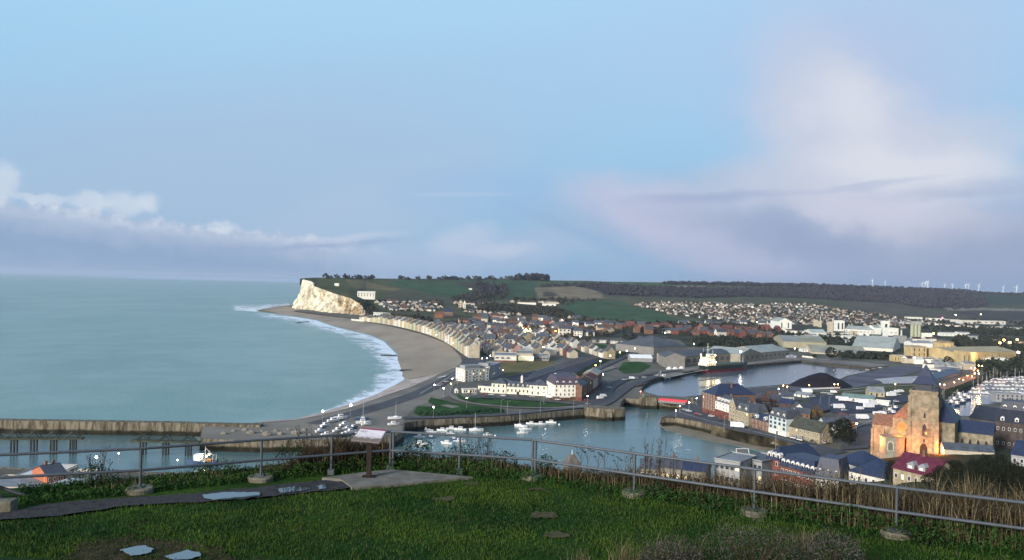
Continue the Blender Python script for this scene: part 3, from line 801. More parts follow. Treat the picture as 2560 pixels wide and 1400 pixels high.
VTOP = [(60,1228),(300,1203),(500,1188),(600,1178),(700,1165),(780,1120),(840,1100),(960,1098),(1000,1128),(1230,1122),(1300,1155),(1450,1168),(1600,1166),(1700,1172),(1900,1180),(2060,1180),(2110,1168),(2180,1195),(2560,1214),(2800,1232)]
leaf_band('leafy_weeds', 17000, 60, 1350, -.3, 1.3, .55, .034, M_WEED)
leaf_band('leafy_weeds', 15000, 1300, 2800, -.45, 1.6, .42, .034, M_WEED)
leaf_band('dead_leaves', 20000, 650, 2800, .2, 1.9, .95, .028, blade_mat('dead_leaf', (.050,.038,.022), (.095,.075,.042), (.022,.030,.012), 1.5))
VTOP = [(60,1228),(300,1203),(500,1188),(600,1178),(700,1165),(780,1120),(840,1100),(960,1098),(1000,1128),(1230,1122),(1300,1155),(1450,1168),(1600,1166),(1700,1172),(1900,1180),(2060,1180),(2110,1168),(2180,1195),(2560,1214),(2800,1232)]
def veg_h(P, px, lo, hi, p=1.0):
    zt = np.array([D(a, interp(VTOP, a), q[1]).z for a, q in zip(px, P)])
    return np.maximum(zt-P[:,2], .15)*rng.uniform(lo, hi, len(P))**p*(.70+.85*fbm(px*.035, P[:,1], 4, 31))
P, px = along_fence(5600, 1250, 2800, .2, 2.6); hgt = veg_h(P, px, .25, 1.12, 1.4)
blades('tall_dry_grass', P, hgt, .014, .45, M_DRY)
P, px = along_fence(8500, 1350, 2800, .3, 2.8); hgt = veg_h(P, px, .3, .9)
blades('brown_undergrowth', P, hgt, .022, .5, M_BRN)
P, px = along_fence(2600, 240, 1260, .1, 1.6); hgt = veg_h(P, px, .3, 1.0, 1.3)
blades('tall_dry_grass', P, hgt, .013, .5, M_DRY)
P, px = along_fence(3600, 760, 1000, .2, 1.8); blades('brown_undergrowth', P, veg_h(P, px, .4, 1.0), .03, .5, M_BRN)
P, px = along_fence(2600, 980, 1330, .3, 1.6); blades('green_undergrowth', P[:1200], veg_h(P, px, .3, .8)[:1200], .016, .6, M_WEED)

def leafy(name, c, rx, ry, rz, n, leaf, m, label, cat, group=None, stems=0, sm_=None, up=.5):
    """bush: stems plus many small leaf faces in an uneven volume"""
    r = empty(name, c, label=label, cat=cat, group=group)
    d = rng.normal(size=(n,3)); d /= np.linalg.norm(d,axis=1)[:,None]; q = d*rng.uniform(.25,1,n)[:,None]**.5
    lump = .65+.7*fbm(q[:,0]*2.2+c[0], q[:,2]*2.2+c[1], 3, 5); q *= lump[:,None]
    C = q*[rx,ry,rz]+[0,0,rz*up]; C[:,2] = np.abs(C[:,2])
    a = rng.normal(size=(n,3)); a /= np.linalg.norm(a,axis=1)[:,None]; b = np.cross(a, rng.normal(size=(n,3))); b /= np.linalg.norm(b,axis=1)[:,None]
    s = leaf*rng.uniform(.6,1.3,n)[:,None]
    V = np.stack([C-a*s, C+b*s*.5, C+a*s, C-b*s*.5], 1).reshape(-1,3); Q = np.arange(4*n).reshape(-1,4)
    np_mesh('foliage', V, Q, m, r)
    if stems:
        mb = MB()
        for i in range(stems):
            t = rng.uniform(0,6.28); e = rng.uniform(.3,.95)
            mb.tube((0,0,-.1), (rx*e*math.cos(t), ry*e*math.sin(t), rz*(.7+.6*rng.uniform())), .02*rz/1.0+.004, .004, n=5, cap=False)
        mb.build('stems', sm_ or M_BRN, r)
    return r
M_DKLEAF = blade_mat('dark_leaves', (.010,.022,.009), (.018,.038,.014), (.03,.035,.015), 1.0)
M_MIDLEAF = blade_mat('mid_leaves', (.012,.04,.018), (.03,.07,.03), (.05,.06,.02), 1.0)
def fp(px, off): 
    d = interp(fence_y, px)+off; return ((px-1280)/F*d, d, slope_z(px, d)-.05)
for i, (px, off, rx, rz, n, m, lb) in enumerate([
  (250,.9,.7,.42,900,M_MIDLEAF,'low green bush at the railing, leftmost of the bushes'),
  (560,1.0,.8,.30,700,M_MIDLEAF,'flat green bush beyond the second puddle'),
  (745,.7,.55,.62,900,M_DKLEAF,'dark bush behind the gravel path left of the signboard'),
  (872,.8,.6,.75,1100,M_DKLEAF,'tall dark bush just left of the signboard post'),
  (1050,.9,.65,.60,1100,M_MIDLEAF,'leafy bush right behind the railing corner'),
  (1160,1.0,.6,.50,900,M_MIDLEAF,'sea-green bush behind the railing, right of the concrete pad'),
  (1270,1.0,.5,.45,700,M_DKLEAF,'dark bush before the double railing post'),
  (1375,1.1,.35,.42,500,M_MIDLEAF,'small upright bush beyond the double railing post'),
  (1660,.3,.5,.30,700,M_MIDLEAF,'low green bush at the foot of the railing among brown stems'),
  (1790,.2,.5,.26,700,M_MIDLEAF,'low green bush at the railing left of a round footing'),
  (2330,.0,.6,.30,800,M_DKLEAF,'low dark bush under the lower rail at the right')]):
    leafy('bush', fp(px, off), rx, .5, rz, n, .035, m, lb, 'bush', 'bushes along the railing', stems=8)
# heather clump at the bottom right
for i, (px, py, rx, rz, lb) in enumerate([(1880,1440,1.1,.75,'grey-brown heathery shrub at the bottom edge, the widest'),(2080,1448,.8,.7,'grey-brown heathery shrub at the bottom edge, right of the widest one'),(1680,1450,.7,.55,'grey-brown heathery shrub at the bottom edge, left of the widest one')]):
    g = G(px, py, LZ); leafy('heather_shrub', (g.x,g.y,LZ), rx, .6, rz, 3800, .022, blade_mat('heather%d'%i, (.05,.045,.042), (.10,.09,.08), (.03,.045,.03), 2), lb, 'shrub', 'heathery shrubs at the bottom edge', stems=30)
def tuft(px, py, n, h, lb):
    g = G(px,py,LZ); P = np.c_[g.x+rng.normal(0,.16,n), g.y+rng.normal(0,.16,n), np.full(n,LZ-.02)]
    o = blades('grass_tuft', P-np.array([g.x,g.y,LZ]), rng.uniform(.4,1.0,n)*h, .009, .65, M_DRY if n < 200 else M_DRY, kind=None, label=lb, cat='grass tuft', group='dry grass tufts at the bottom edge'); o.location = (g.x,g.y,LZ); return o
tuft(1570,1432,140,.85,'tall straw-coloured grass tuft left of the heathery shrubs')
tuft(1450,1425,60,.55,'thin straw-coloured grass tuft, leftmost at the bottom edge')
tuft(1670,1420,50,.9,'sparse pale grass tuft with long single stalks beside the heathery shrubs')
tuft(1740,1400,30,.75,'wispy pale grass tuft above the heathery shrubs')
tuft(2000,1370,90,.6,'yellow-green grass tuft above the right heathery shrub')
# dead umbellifers and bare stems behind the rail
def umbel(px, off, h, lb):
    x,y,z = fp(px, off); r = empty('dead_umbellifer', (x,y,z), label=lb, cat='plant', group='dead umbellifers against the harbour water')
    mb = MB(); mb.tube((0,0,-.6),(0.02,0,h*.8),.009,.006,5,cap=False)
    tops = []
    for i in range(5):
        t = i*1.3; e = (math.cos(t)*.13, math.sin(t)*.13, h*(.85+.07*(i%3))); mb.tube((0.015,0,h*(.5+.06*i)), e, .005,.003,4,cap=False); tops.append(e)
    mb.build('stalk', M_BRN, r)
    for e in tops:
        m2 = MB()
        for k in range(9):
            a = k*.7; m2.tube(e, (e[0]+.05*math.cos(a), e[1]+.05*math.sin(a), e[2]+.03), .003,.006,4)
        m2.build('seed_head', M_BRN, r)
for a in [(1462,.9,.95,'dead umbellifer stalk, leftmost, against the harbour water'),(1478,1.0,1.0,'tallest dead umbellifer stalk against the harbour water'),(1505,.9,.9,'dead umbellifer stalk between two others of the group'),(1520,1.1,.95,'dead umbellifer stalk right of the middle of its group'),(1553,.9,.85,'dead umbellifer stalk nearest the railing post')]: umbel(*a)
def stems(px, off, h, n, lb, spread=.25):
    x,y,z = fp(px, off); r = empty('bare_shrub', (x,y,z), label=lb, cat='shrub', group='bare shrubs beyond the railing')
    mb = MB()
    for i in range(n):
        a = rng.uniform(0,6.28); e = Vector((math.cos(a)*spread*rng.uniform(.2,1), math.sin(a)*spread*.6, h*rng.uniform(.6,1)))
        mb.tube((0,0,-.5), e, .010,.004,4,cap=False)
        for k in range(5):
            f = rng.uniform(.4,.95); s = e*f; b = rng.uniform(0,6.28)
            mb.tube(s, s+Vector((math.cos(b)*.09, math.sin(b)*.09, .10)), .005,.003,4,cap=False)
            if rng.uniform() < .5: mb.ball(s+Vector((math.cos(b)*.08, math.sin(b)*.08, .11)), .018, 5, 3)
    mb.build('branches', M_BRN, r)
for a in [(1582,.9,1.45,5,'bare shrub rising above the top rail at the third post'),(1628,.9,1.5,7,'bare many-stemmed shrub above the rail, left of the tallest'),(1662,1.0,1.6,9,'tallest bare shrub standing above the top rail against the water'),(1695,.9,1.4,4,'thin bare shrub right of the tallest one'),
          (1200,1.0,1.25,12,'bare twiggy shrub before the moored boats',.4),(1225,1.1,1.2,12,'bare twiggy shrub overlapping the boats, the right one of a pair',.4),(790,1.0,1.3,16,'brown leafless shrub left of the signboard',.5),(255,1.4,1.1,14,'leafless shrub by the railing above the low roofs',.5),(850,1.2,1.35,14,'brown leafless shrub directly left of the signboard panel',.4)]: stems(*a)
# ================================================================ BUILDINGS
SLATE = mat('slate', (.055,.062,.080), .6, .25, .6, .4)
SLATE2 = mat('weathered_slate', (.068,.083,.108), .7, .3, .4, .3, col2=(.06,.065,.06), cover=.4)
BLUESL = mat('blue_slate', (.022,.032,.070), .5, .25, .8, .4)
TILE = mat('brown_tile', (.085,.055,.045), .85, .3, .4, .2)
REDT = mat('red_tile', (.12,.055,.055), .85, .3, .4, .2)
CREAM = mat('cream_render', (.46,.41,.32), .9, .15, .3, .2)
WHITE = mat('white_render', (.74,.72,.64), .9, .08, .3, .2)
PALEW = mat('pale_render', (.58,.57,.52), .9, .12, .3, .2)
STONE = mat('buff_stone', (.30,.26,.18), .95, .25, .5, .15)
BRICK = mat('orange_brick', (.18,.105,.078), .95, .25, .5, .1)
RBRICK = mat('red_brick', (.15,.058,.05), .95, .25, .5, .1)
PINK = mat('pink_render', (.42,.28,.24), .9, .15, .4, .2)
GREYM = mat('grey_cladding', (.26,.27,.28), .7, .1, .3, .3)
DGREY = mat('dark_cladding', (.09,.10,.115), .6, .15, .3, .3)
ROOFG = mat('sheet_roof', (.30,.33,.31), .7, .18, .05, .3)
FLATR = mat('flat_roof', (.21,.23,.25), .85, .2, .2, .2)
GLASS = mat('window_glass', (.030,.035,.045), .15, .3, .4, .6)
FRAME = mat('white_frame', (.70,.70,.68), .7, .08, 1)
WOODD = mat('dark_door', (.04,.03,.025), .6, .2, 1)
LIT = mat('lit_window', (.5,.4,.25), .5, .2, 1, em=(1,.72,.38), ems=1.6)
LITW = mat('lit_white_panel', (.6,.6,.5), .5, .2, 1, em=(1,.95,.55), ems=.55)
YELLOW_LIT = mat('yellow_lit_cladding', (.42,.33,.18), .85, .2, .12, .2, col2=(.40,.31,.15), cover=.4)  # yellow lamplight on the works is put into this colour

def hm(px, yb, yt, z=TZ):
    g = G(px, yb, z); return D(px, yt, g.y).z - z
UNITW = {}
def unit_box(name, m):
    """1x1 plate 0.12 thick, centred in x/z, front at -y"""
    k = (name, m.name)
    if k not in UNITW:
        mb = MB(); mb.box(-.5,-.12,-.5,.5,.0,.5); me = bpy.data.meshes.new(name); me.from_pydata(mb.v, [], mb.f); me.materials.append(m); UNITW[k] = me
    return UNITW[k]
def plate(name, parent, m, x, y, z, w_, h_, rz=0.0, t=1.0):
    o = bpy.data.objects.new(name, unit_box(name, m)); COL.objects.link(o); o.parent = parent
    o.location = (x,y,z); o.scale = (w_, t, h_); o.rotation_euler.z = rz; return o
def window(parent, x, y, z, w_, h_, rz=0.0, frame=True, glass=None, fm=None):
    if frame:
        f = plate('window', parent, fm or FRAME, x, y, z, w_, h_, rz, 1.0)
        # the pane sits in the frame, as a sub-part
        p = bpy.data.objects.new('pane', unit_box('pane', glass or GLASS)); COL.objects.link(p); p.parent = f
        p.scale = (.78,1,.84); p.location = (0,-.03,0); return f
    return plate('window', parent, glass or GLASS, x, y, z, w_, h_, rz, 1.0)
def roof_mesh(mb, kind, W, Dp, h, rh, ov=.4, mi=0):
    x0,x1,y0,y1 = -ov, W+ov, -ov, Dp+ov; t = .25
    if kind == 'gx':      # ridge along x
        ym = Dp/2
        mb.add([(x0,y0,h-.1),(x1,y0,h-.1),(x1,ym,h+rh),(x0,ym,h+rh),(x0,y1,h-.1),(x1,y1,h-.1),(x0,y0,h-.1-t),(x1,y0,h-.1-t),(x1,ym,h+rh-t),(x0,ym,h+rh-t),(x0,y1,h-.1-t),(x1,y1,h-.1-t)],
               [(0,1,2,3),(3,2,5,4),(6,9,8,7),(9,10,11,8),(0,6,7,1),(4,5,11,10),(0,3,9,6),(3,4,10,9),(1,7,8,2),(2,8,11,5)], mi)
    elif kind == 'gy':
        xm = W/2
        mb.add([(x0,y0,h-.1),(x0,y1,h-.1),(xm,y1,h+rh),(xm,y0,h+rh),(x1,y0,h-.1),(x1,y1,h-.1),(x0,y0,h-.1-t),(x0,y1,h-.1-t),(xm,y1,h+rh-t),(xm,y0,h+rh-t),(x1,y0,h-.1-t),(x1,y1,h-.1-t)],
               [(0,3,2,1),(3,4,5,2),(6,7,8,9),(9,8,11,10),(0,1,7,6),(4,10,11,5),(0,6,9,3),(3,9,10,4),(1,2,8,7),(2,5,11,8)], mi)
    elif kind in ('hip','mans'):
        if kind == 'mans': ix = iy = min(W,Dp)*.12
        else: iy = Dp/2-.05; ix = min(W/2-.05, Dp*.5)
        if kind == 'hip' and W < Dp: ix = W/2-.05; iy = min(Dp/2-.05, W*.5)
        lo = [(x0,y0,h),(x1,y0,h),(x1,y1,h),(x0,y1,h)]; up = [(ix,iy,h+rh),(W-ix,iy,h+rh),(W-ix,Dp-iy,h+rh),(ix,Dp-iy,h+rh)]
        mb.add(lo+up+[(a,b,c-.3) for a,b,c in lo], [(0,1,5,4),(1,2,6,5),(2,3,7,6),(3,0,4,7),(4,5,6,7),(8,9,1,0),(9,10,2,1),(10,11,3,2),(11,8,0,3),(11,10,9,8)], mi)
    elif kind == 'flat':
        mb.box(-.15,-.15,h,W+.15,Dp+.15,h+rh, mi)
    return mb
def wall_mesh(mb, kind, W, Dp, h, rh, mi=0, z0=-1.5):
    mb.box(0,0,z0,W,Dp,h,mi)
    if kind == 'gx':
        for x, s in ((0.002,1),(W-.002,-1)):
            v = [(x,0,h),(x,Dp,h),(x,Dp/2,h+rh-.15)]; mb.add(v+[(a+.2*s,b,c) for a,b,c in v], [(0,2,1),(3,4,5),(0,3,5,2),(1,2,5,4)], mi)
    if kind == 'gy':
        for y, s in ((0.002,1),(Dp-.002,-1)):
            v = [(0,y,h),(W,y,h),(W/2,y,h+rh-.15)]; mb.add(v+[(a,b+.2*s,c) for a,b,c in v], [(0,1,2),(3,5,4),(0,2,5,3),(1,4,5,2)], mi)
def frame_of(A, B, z):
    a = G(A[0],A[1],z)
    if a.y > 850 and abs(A[1]-B[1]) <= 2.1: B = (B[0], A[1]+.0243*(B[0]-A[0]))   # far fronts stand square to the view
    b = G(B[0],B[1],z)
    return a, math.atan2(b.y-a.y, b.x-a.x), (b-a).length
def bld(name, A, B, Dp, h, roof, rh, wm, rm, label, cat='building', group=None, z=TZ, win=None, side=None, lside=None, base=None, dorm=0, chim=0, door=True, frame=True, ww=1.2, wh=1.7, glass=None, ov=.35, dm=None, W=None, parent=None, hpx=None, fm=None):
    """front wall runs from pixel A to pixel B on the ground z; win=(cols,rows); side=(cols,rows) right flank; lside left flank"""
    a, rz, L = frame_of(A, B, z)
    if W: L = W
    if hpx: h = hm(A[0], A[1], hpx, z)
    r = empty(name, a, rz, label, cat, group)
    mb = MB(); wall_mesh(mb, roof, L, Dp, h, rh); mb.build('wall', wm, r)
    rf = roof_mesh(MB(), roof, L, Dp, h, rh, ov).build('roof', rm, r)
    if roof == 'flat':
        mb = MB()
        for x0,y0,x1,y1 in ((-.2,-.2,L+.2,.1),(-.2,Dp-.1,L+.2,Dp+.2),(-.2,.1,.1,Dp-.1),(L-.1,.1,L+.2,Dp-.1)): mb.box(x0,y0,h+rh+.002,x1,y1,h+rh+.45)
        mb.build('parapet', wm, r)
    if base: # coloured ground floor
        mb = MB(); mb.box(-.06,-.10,-1,L+.06,Dp*.6,base[0]); mb.build('ground_floor', base[1], r)
    b0 = base[0] if base else 0
    def grid(cr, length, pos, rzz, fr):
        cols, rows = cr; fl = (h-b0)/rows
        for i in range(cols):
            for j in range(rows):
                u = length*(i+.5)/cols; zz = b0+fl*(j+.52)
                x, y = pos(u); window(r, x, y, zz, min(ww, length/cols*.62), min(wh, fl*.62), rzz, fr, glass if not (glass is None) else (LIT if (rng.uniform() < .055) else GLASS), fm)
    if win: grid(win, L, lambda u: (u,0), 0, frame)
    if side: grid(side, Dp, lambda u: (L,u), math.pi/2, frame)
    if lside: grid(lside, Dp, lambda u: (0,Dp-u), -math.pi/2, frame)
    if door: plate('door', r, WOODD, L*.5, -.16 if base else -.0, 1.15, 1.3, 2.3)
    for i in range(dorm):
        u = L*(i+.5)/dorm; mb = MB(); s = .9; dz = h+min(rh*.15,.6)
        mb.box(u-s,.25,dz,u+s,2.2,dz+1.5); mb.add([(u-s-.1,.15,dz+1.5),(u+s+.1,.15,dz+1.5),(u,.15,dz+2.3),(u-s-.1,2.6,dz+1.5),(u+s+.1,2.6,dz+1.5),(u,2.6,dz+2.3)],[(0,1,2),(3,5,4),(0,2,5,3),(1,4,5,2)],0)
        d = mb.build('dormer', dm or FRAME, rf); plate('dormer_window', d, GLASS, u, .25, dz+.75, 1.0, 1.1)
    for i in range(chim):
        u = L*(i+.8)/(chim+.6); mb = MB(); mb.box(u-.45,Dp/2-.5,h+rh*.4,u+.45,Dp/2+.5,h+rh+1.6)
        c = mb.build('chimney', BRICK, rf)
    return r

# --- the white block of flats and the railway station
r = bld('apartment_block', (1161,955), (1222,951), 15, 0, 'flat', .5, WHITE, FLATR, 'white flat-roofed apartment block of four storeys beside the promenade', 'apartment block', hpx=925, win=(7,4), lside=(3,4), ww=1.5, wh=2.0, chim=0)
h_ = hm(1161,955,925)
mb = MB(); mb.box(3,4,h_+.5,21,13,h_+3.6); mb.build('penthouse', GREYM, r); 
for i in range(3):
    mb = MB(); 
    for j in range(4): mb.box(i*9.0+.5,-1.3,.4+j*2.7,i*9.0+3.2,-.02,.6+j*2.7); mb.box(i*9.0+.5,-1.3,.6+j*2.7,i*9.0+3.2,-1.2,1.5+j*2.7)
    mb.build('balcony', GREYM, r)
r = bld('apartment_block', (1224,950), (1252,938), 16, 0, 'flat', .5, GREYM, FLATR, 'grey rear apartment block adjoining the white one, with corner balconies', 'apartment block', hpx=918, win=(4,4), side=(3,4), door=False)
mb = MB(); mb.box(1,2,hm(1224,950,918)+.5,9,12,hm(1224,950,918)+3.4); mb.build('penthouse', GREYM, r)

def station():
    A, B = (1194,981), (1367,991); a, rz, L = frame_of(A, B, TZ)
    r = empty('railway_station', a, rz, 'long cream railway station with two slate-roofed pavilions and a clock lantern', 'railway station')
    W = mat('station_render', (.72,.69,.58), .9, .08, .3, .2); fr = lambda x: (x-1194)/(1367-1194)*L
    segs = [(1194,1229,5.6,9,'gx',1.4,3,1,0),(1229,1265,8.8,13,'hip',4.2,3,2,0),(1265,1324,6.2,11,'gx',4.2,6,1,5),(1324,1367,9.0,13,'hip',4.2,3,2,0)]
    for k, (x0,x1,h,dp,rt,rh,nc,nr,nd) in enumerate(segs):
        u0, u1 = fr(x0), fr(x1); w_ = u1-u0; y0 = 0 if rt == 'hip' else .8
        mb = MB(); m2 = MB(); wall_mesh(m2, rt, w_, dp, h, rh); mb.add([(v[0]+u0, v[1]+y0, v[2]) for v in m2.v], m2.f); mb.build('wall', W, r)
        m2 = roof_mesh(MB(), rt, w_, dp, h, rh, .5 if rt == 'hip' else .0); mb = MB(); mb.add([(v[0]+u0+(.01*k), v[1]+y0, v[2]) for v in m2.v], m2.f); rf = mb.build('roof', SLATE2, r)
        mb = MB(); mb.box(u0+.05,y0-.25,h-.45,u1-.05,y0-.01,h-.12); mb.build('cornice', W, r)
        for i in range(nc):
            for j in range(nr): window(r, u0+w_*(i+.5)/nc, y0, h/nr*(j+.52), 1.5, min(2.6,h/nr*.6), 0, True)
        for i in range(nd):
            u = u0+w_*(i+.5)/nd; mb = MB(); mb.box(u-.7,y0+.6,h+.3,u+.7,y0+3,h+1.9); mb.add([(u-.8,y0+.5,h+1.9),(u+.8,y0+.5,h+1.9),(u,y0+.5,h+2.7),(u-.8,y0+3.4,h+1.9),(u+.8,y0+3.4,h+1.9),(u,y0+3.4,h+2.7)],[(0,1,2),(3,5,4),(0,2,5,3),(1,4,5,2)])
            d = mb.build('dormer', W, rf); plate('dormer_window', d, GLASS, u, y0+.6, h+1.1, .8, 1.1)
    u = fr(1301); mb = MB(); mb.box(u-.9,5,9.5,u+.9,6.8,14.2); mb.add([(u-1.1,4.8,14.2),(u+1.1,4.8,14.2),(u+1.1,7,14.2),(u-1.1,7,14.2),(u,5.9,16.5)],[(0,1,4),(1,2,4),(2,3,4),(3,0,4),(3,2,1,0)]); c = mb.build('clock_lantern', PALEW, r)
    mb = MB(); mb.tube((u,4.99,12.6),(u,4.9,12.6),.62,n=14); mb.build('clock_face', FRAME, c)
    for i in range(3):
        for j in range(2): window(r, L, 3+3.5*i, 9.0/2*(j+.52), 1.2, 2.2, math.pi/2, True)
    plate('door', r, WOODD, fr(1295), .8, 1.3, 2.2, 2.6)
station()
mb = MB(); 
def hut():
    a, rz, L = frame_of((1137,983),(1144,983),TZ); r = empty('hut', a, rz, 'small white gabled hut left of the long white shed', 'hut')
    mb = MB(); wall_mesh(mb,'gy',2.8,3.5,2.6,1.3); mb.build('wall', WHITE, r); roof_mesh(MB(),'gy',2.8,3.5,2.6,1.3,.15).build('roof', FRAME, r); plate('door', r, WOODD, 1.4, 0, 1, .8, 2)
hut()
bld('long_shed', (1158,983), (1192,982), 5, 2.7, 'flat', .3, WHITE, DGREY, 'long low white shed with dark roof at the left end of the station', 'shed', frame=False, win=(6,1), ww=1)
# hotel
r = bld('hotel', (1385,1002), (1448,1002), 30, 0, 'mans', 5.5, WHITE, mat('plum_slate', (.075,.06,.085), .6, .2, .5, .3), 'white corner hotel of four storeys with plum mansard roof and white dormers', 'hotel', hpx=961, base=(3.4,mat('shopfront_brown',(.11,.06,.04),.6,.3,.8)), win=(6,3), side=(5,3), dorm=4, ww=1.3, wh=2.0)
plate('sign_board', r, FRAME, 9, -.14, 3.0, 9, .6)
# brick houses right of the hotel, stepping back up the street
for i, (A, B, y, m, rm, lb) in enumerate([((1454,1003),(1468,993),965,BRICK,SLATE,'brick terraced house next to the white hotel, nearest of its row'),((1469,992),(1482,983),957,BRICK,TILE,'orange brick terraced house, second from the white hotel'),((1483,981),(1494,972),948,CREAM,REDT,'cream and brick terraced house, third from the white hotel'),((1495,971),(1504,961),936,BRICK,ROOFG,'tall brick house with pale top floor at the far end of the hotel row')]):
    bld('terraced_house', A, B, 14, 0, 'gx', 3, m, rm, lb, 'house', 'brick terrace beside the hotel', hpx=y, win=(3,3), side=(3,3), base=(3,RBRICK), frame=True, ww=1, wh=1.6, chim=1)
for i, (A,B,dp,y,lb,rm) in enumerate([((1372,985),(1384,984),16,962,'narrow pale house between the station and the white hotel',SLATE),((1400,968),(1440,966),16,942,'slate-roofed house hidden behind the white hotel',SLATE2)]):
    bld('house', A, B, dp, 0, 'gx', 3.2, CREAM, rm, lb, 'house', hpx=y, win=(3,3), frame=False)

# --- leisure and shopping sheds by the brown field
GF = mat('maroon_base', (.14,.06,.055), .8, .2, .5)
bld('retail_building', (1236,905), (1291,903), 40, 0, 'flat', .4, PALEW, FLATR, 'grey flat-roofed retail building with maroon base and dark roof lights', 'retail building', hpx=889, base=(2.2,GF), win=(4,1), frame=False, ww=6, wh=1.6)
r = bld('retail_building', (1292,903), (1332,902.5), 40, 0, 'flat', .4, CREAM, FLATR, 'retail hall with a large glowing pale yellow shopfront', 'retail building', hpx=884, door=False)
plate('lit_shopfront', r, LITW, 11, -.05, 3.8, 19, 5.6)
bld('retail_building', (1333,902), (1372,901), 26, 0, 'flat', .4, GREYM, FLATR, 'grey low annexe to the right of the yellow shopfront', 'retail building', hpx=890, win=(5,1), frame=False, ww=4, wh=1.4)
bld('white_hall', (1323,890), (1391,887), 40, 0, 'flat', .4, WHITE, PALEW, 'broad white flat hall behind the yellow shopfront', 'hall', hpx=878, door=False)
bld('white_hall', (1258,877), (1300,877), 22, 0, 'flat', .4, WHITE, ROOFG, 'small white hall with grey end, behind the retail building', 'hall', hpx=867, win=(3,1), frame=False, ww=3, wh=1)
bld('white_hall', (1324,875), (1359,875), 10, 0, 'flat', .3, WHITE, PALEW, 'thin long white building among trees left of the football pitch', 'hall', hpx=870, door=False)
bld('stand', (1370,857), (1393,857), 8, 0, 'flat', .4, WHITE, WHITE, 'white low grandstand box at the far side of the football pitch', 'grandstand', hpx=851, door=False)
for i,(x0,x1,y) in enumerate([(1482,1520,857),(1521,1538,859),(1540,1556,860),(1558,1582,862)]):
    bld('pavilion', (x0,y),(x1,y+.6),8,3.4,'flat',.3,PALEW,ROOFG,'pale low changing pavilion, %s from the left beyond the pitch'%['first','second','third','fourth'][i],'pavilion','low pavilions beyond the pitch',door=False)

# --- port warehouses
CLAD = mat('warm_grey_cladding', (.20,.195,.19), .8, .12, .2, .2)
WROOF = mat('warehouse_roof', (.075,.085,.10), .7, .2, .05, .2)
bld('warehouse', (1634,888), (1718,884), 75, 0, 'hip', 13, CLAD, WROOF, 'largest port warehouse with steep dark hipped roof', 'warehouse', hpx=868, door=False)
bld('warehouse', (1591,881), (1633,882), 60, 0, 'hip', 12, CLAD, mat('dark_roof',(.045,.045,.06),.7,.2,.05), 'warehouse with very dark roof, leftmost of the port sheds', 'warehouse', hpx=864, door=False, win=(1,1), frame=True, ww=9, wh=2.5, glass=CLAD)
r = bld('warehouse', (1577,904), (1631,906), 26, 0, 'gx', 3.2, GREYM, mat('white_roof',(.80,.83,.85),.6,.05,.2), 'small shed with bright white roof in front of the dark warehouse', 'warehouse', hpx=894, side=(2,1), frame=False, glass=FRAME, ww=3, wh=4, door=False)
r = bld('warehouse', (1661,918), (1712,919), 40, 0, 'gy', 5.2, CLAD, WROOF, 'blank grey gable-fronted warehouse behind white tarpaulin heaps', 'warehouse', hpx=892, door=False)
bld('warehouse', (1714,914), (1838,905), 45, 0, 'gx', 4.5, mat('buff_cladding',(.25,.22,.17),.85,.2,.2), WROOF, 'long dark-roofed quayside warehouse behind the cargo ship', 'warehouse', hpx=891, win=(9,1), frame=False, ww=7, wh=4.5, door=False, glass=DGREY)
r = bld('warehouse', (1900,901), (1972,894), 52, 0, 'gx', 6.5, mat('stone_cladding',(.27,.25,.21),.85,.2,.2), ROOFG, 'pale-roofed quayside warehouse right of the cargo ship', 'warehouse', hpx=881, win=(7,1), frame=False, ww=3, wh=2.5, door=False)
bld('warehouse', (1850,908), (1898,901), 50, 0, 'gy', 6, mat('stone_cladding',(.27,.25,.21),.85,.2,.2), ROOFG, 'gable-ended quayside warehouse beneath the bright mast lamp', 'warehouse', hpx=886, win=(4,1), frame=False, ww=5, wh=4, glass=BRICK, door=False)
def tarps():
    for i,(x,y) in enumerate([(1673,923),(1688,923.5),(1703,922)]):
        g = G(x,y,TZ); V=[]; n=10
        for j in range(5):
            for k in range(n):
                a = 2*math.pi*k/n; rr = (1-j/4)**.6*(1+.15*math.sin(3*a+i)); V.append((3.9*rr*math.cos(a), 2.6*rr*math.sin(a), 3.2*(j/4)))
        fs = [(j*n+k, j*n+(k+1)%n, (j+1)*n+(k+1)%n, (j+1)*n+k) for j in range(4) for k in range(n)]
        o = mesh_obj('tarpaulin_heap', V, fs, FRAME); o.location = g
        tag(o, 'white tarpaulin heap against the blank grey gable, %s'%['left one','middle one','right one'][i], 'tarpaulin heap', 'white tarpaulin heaps')
tarps()
LROOF = mat('lichen_roof', (.27,.27,.20), .8, .2, .03, .2, col2=(.22,.24,.24), cover=.5)
bld('long_shed', (1958,869), (2066,873), 120, 0, 'gx', 7, mat('lichen_wall',(.31,.29,.21),.9,.1,.1), LROOF, 'very long low shed with greenish-brown roof behind the basin, left part', 'shed', hpx=853, door=False)
bld('long_shed', (2030,884), (2170,889), 70, 0, 'gx', 9, CREAM, LROOF, 'wide low shed with pale wall and lichen roof facing the basin', 'shed', hpx=880, door=False)
bld('long_shed', (2130,874), (2232,880), 110, 0, 'gx', 16, PALEW, ROOFG, 'tall-ridged pale grey shed, rightmost behind the basin', 'shed', hpx=866, door=False)
bld('blue_shed', (1964,895), (1992,893), 20, 0, 'gy', 2, mat('blue_roofed_wall',(.2,.22,.28),.8,.1,.2), mat('blue_sheet',(.05,.07,.16),.6,.2,.2), 'small blue-roofed shed at the corner of the basin', 'shed', hpx=888, frame=False, win=(3,1), glass=FRAME)

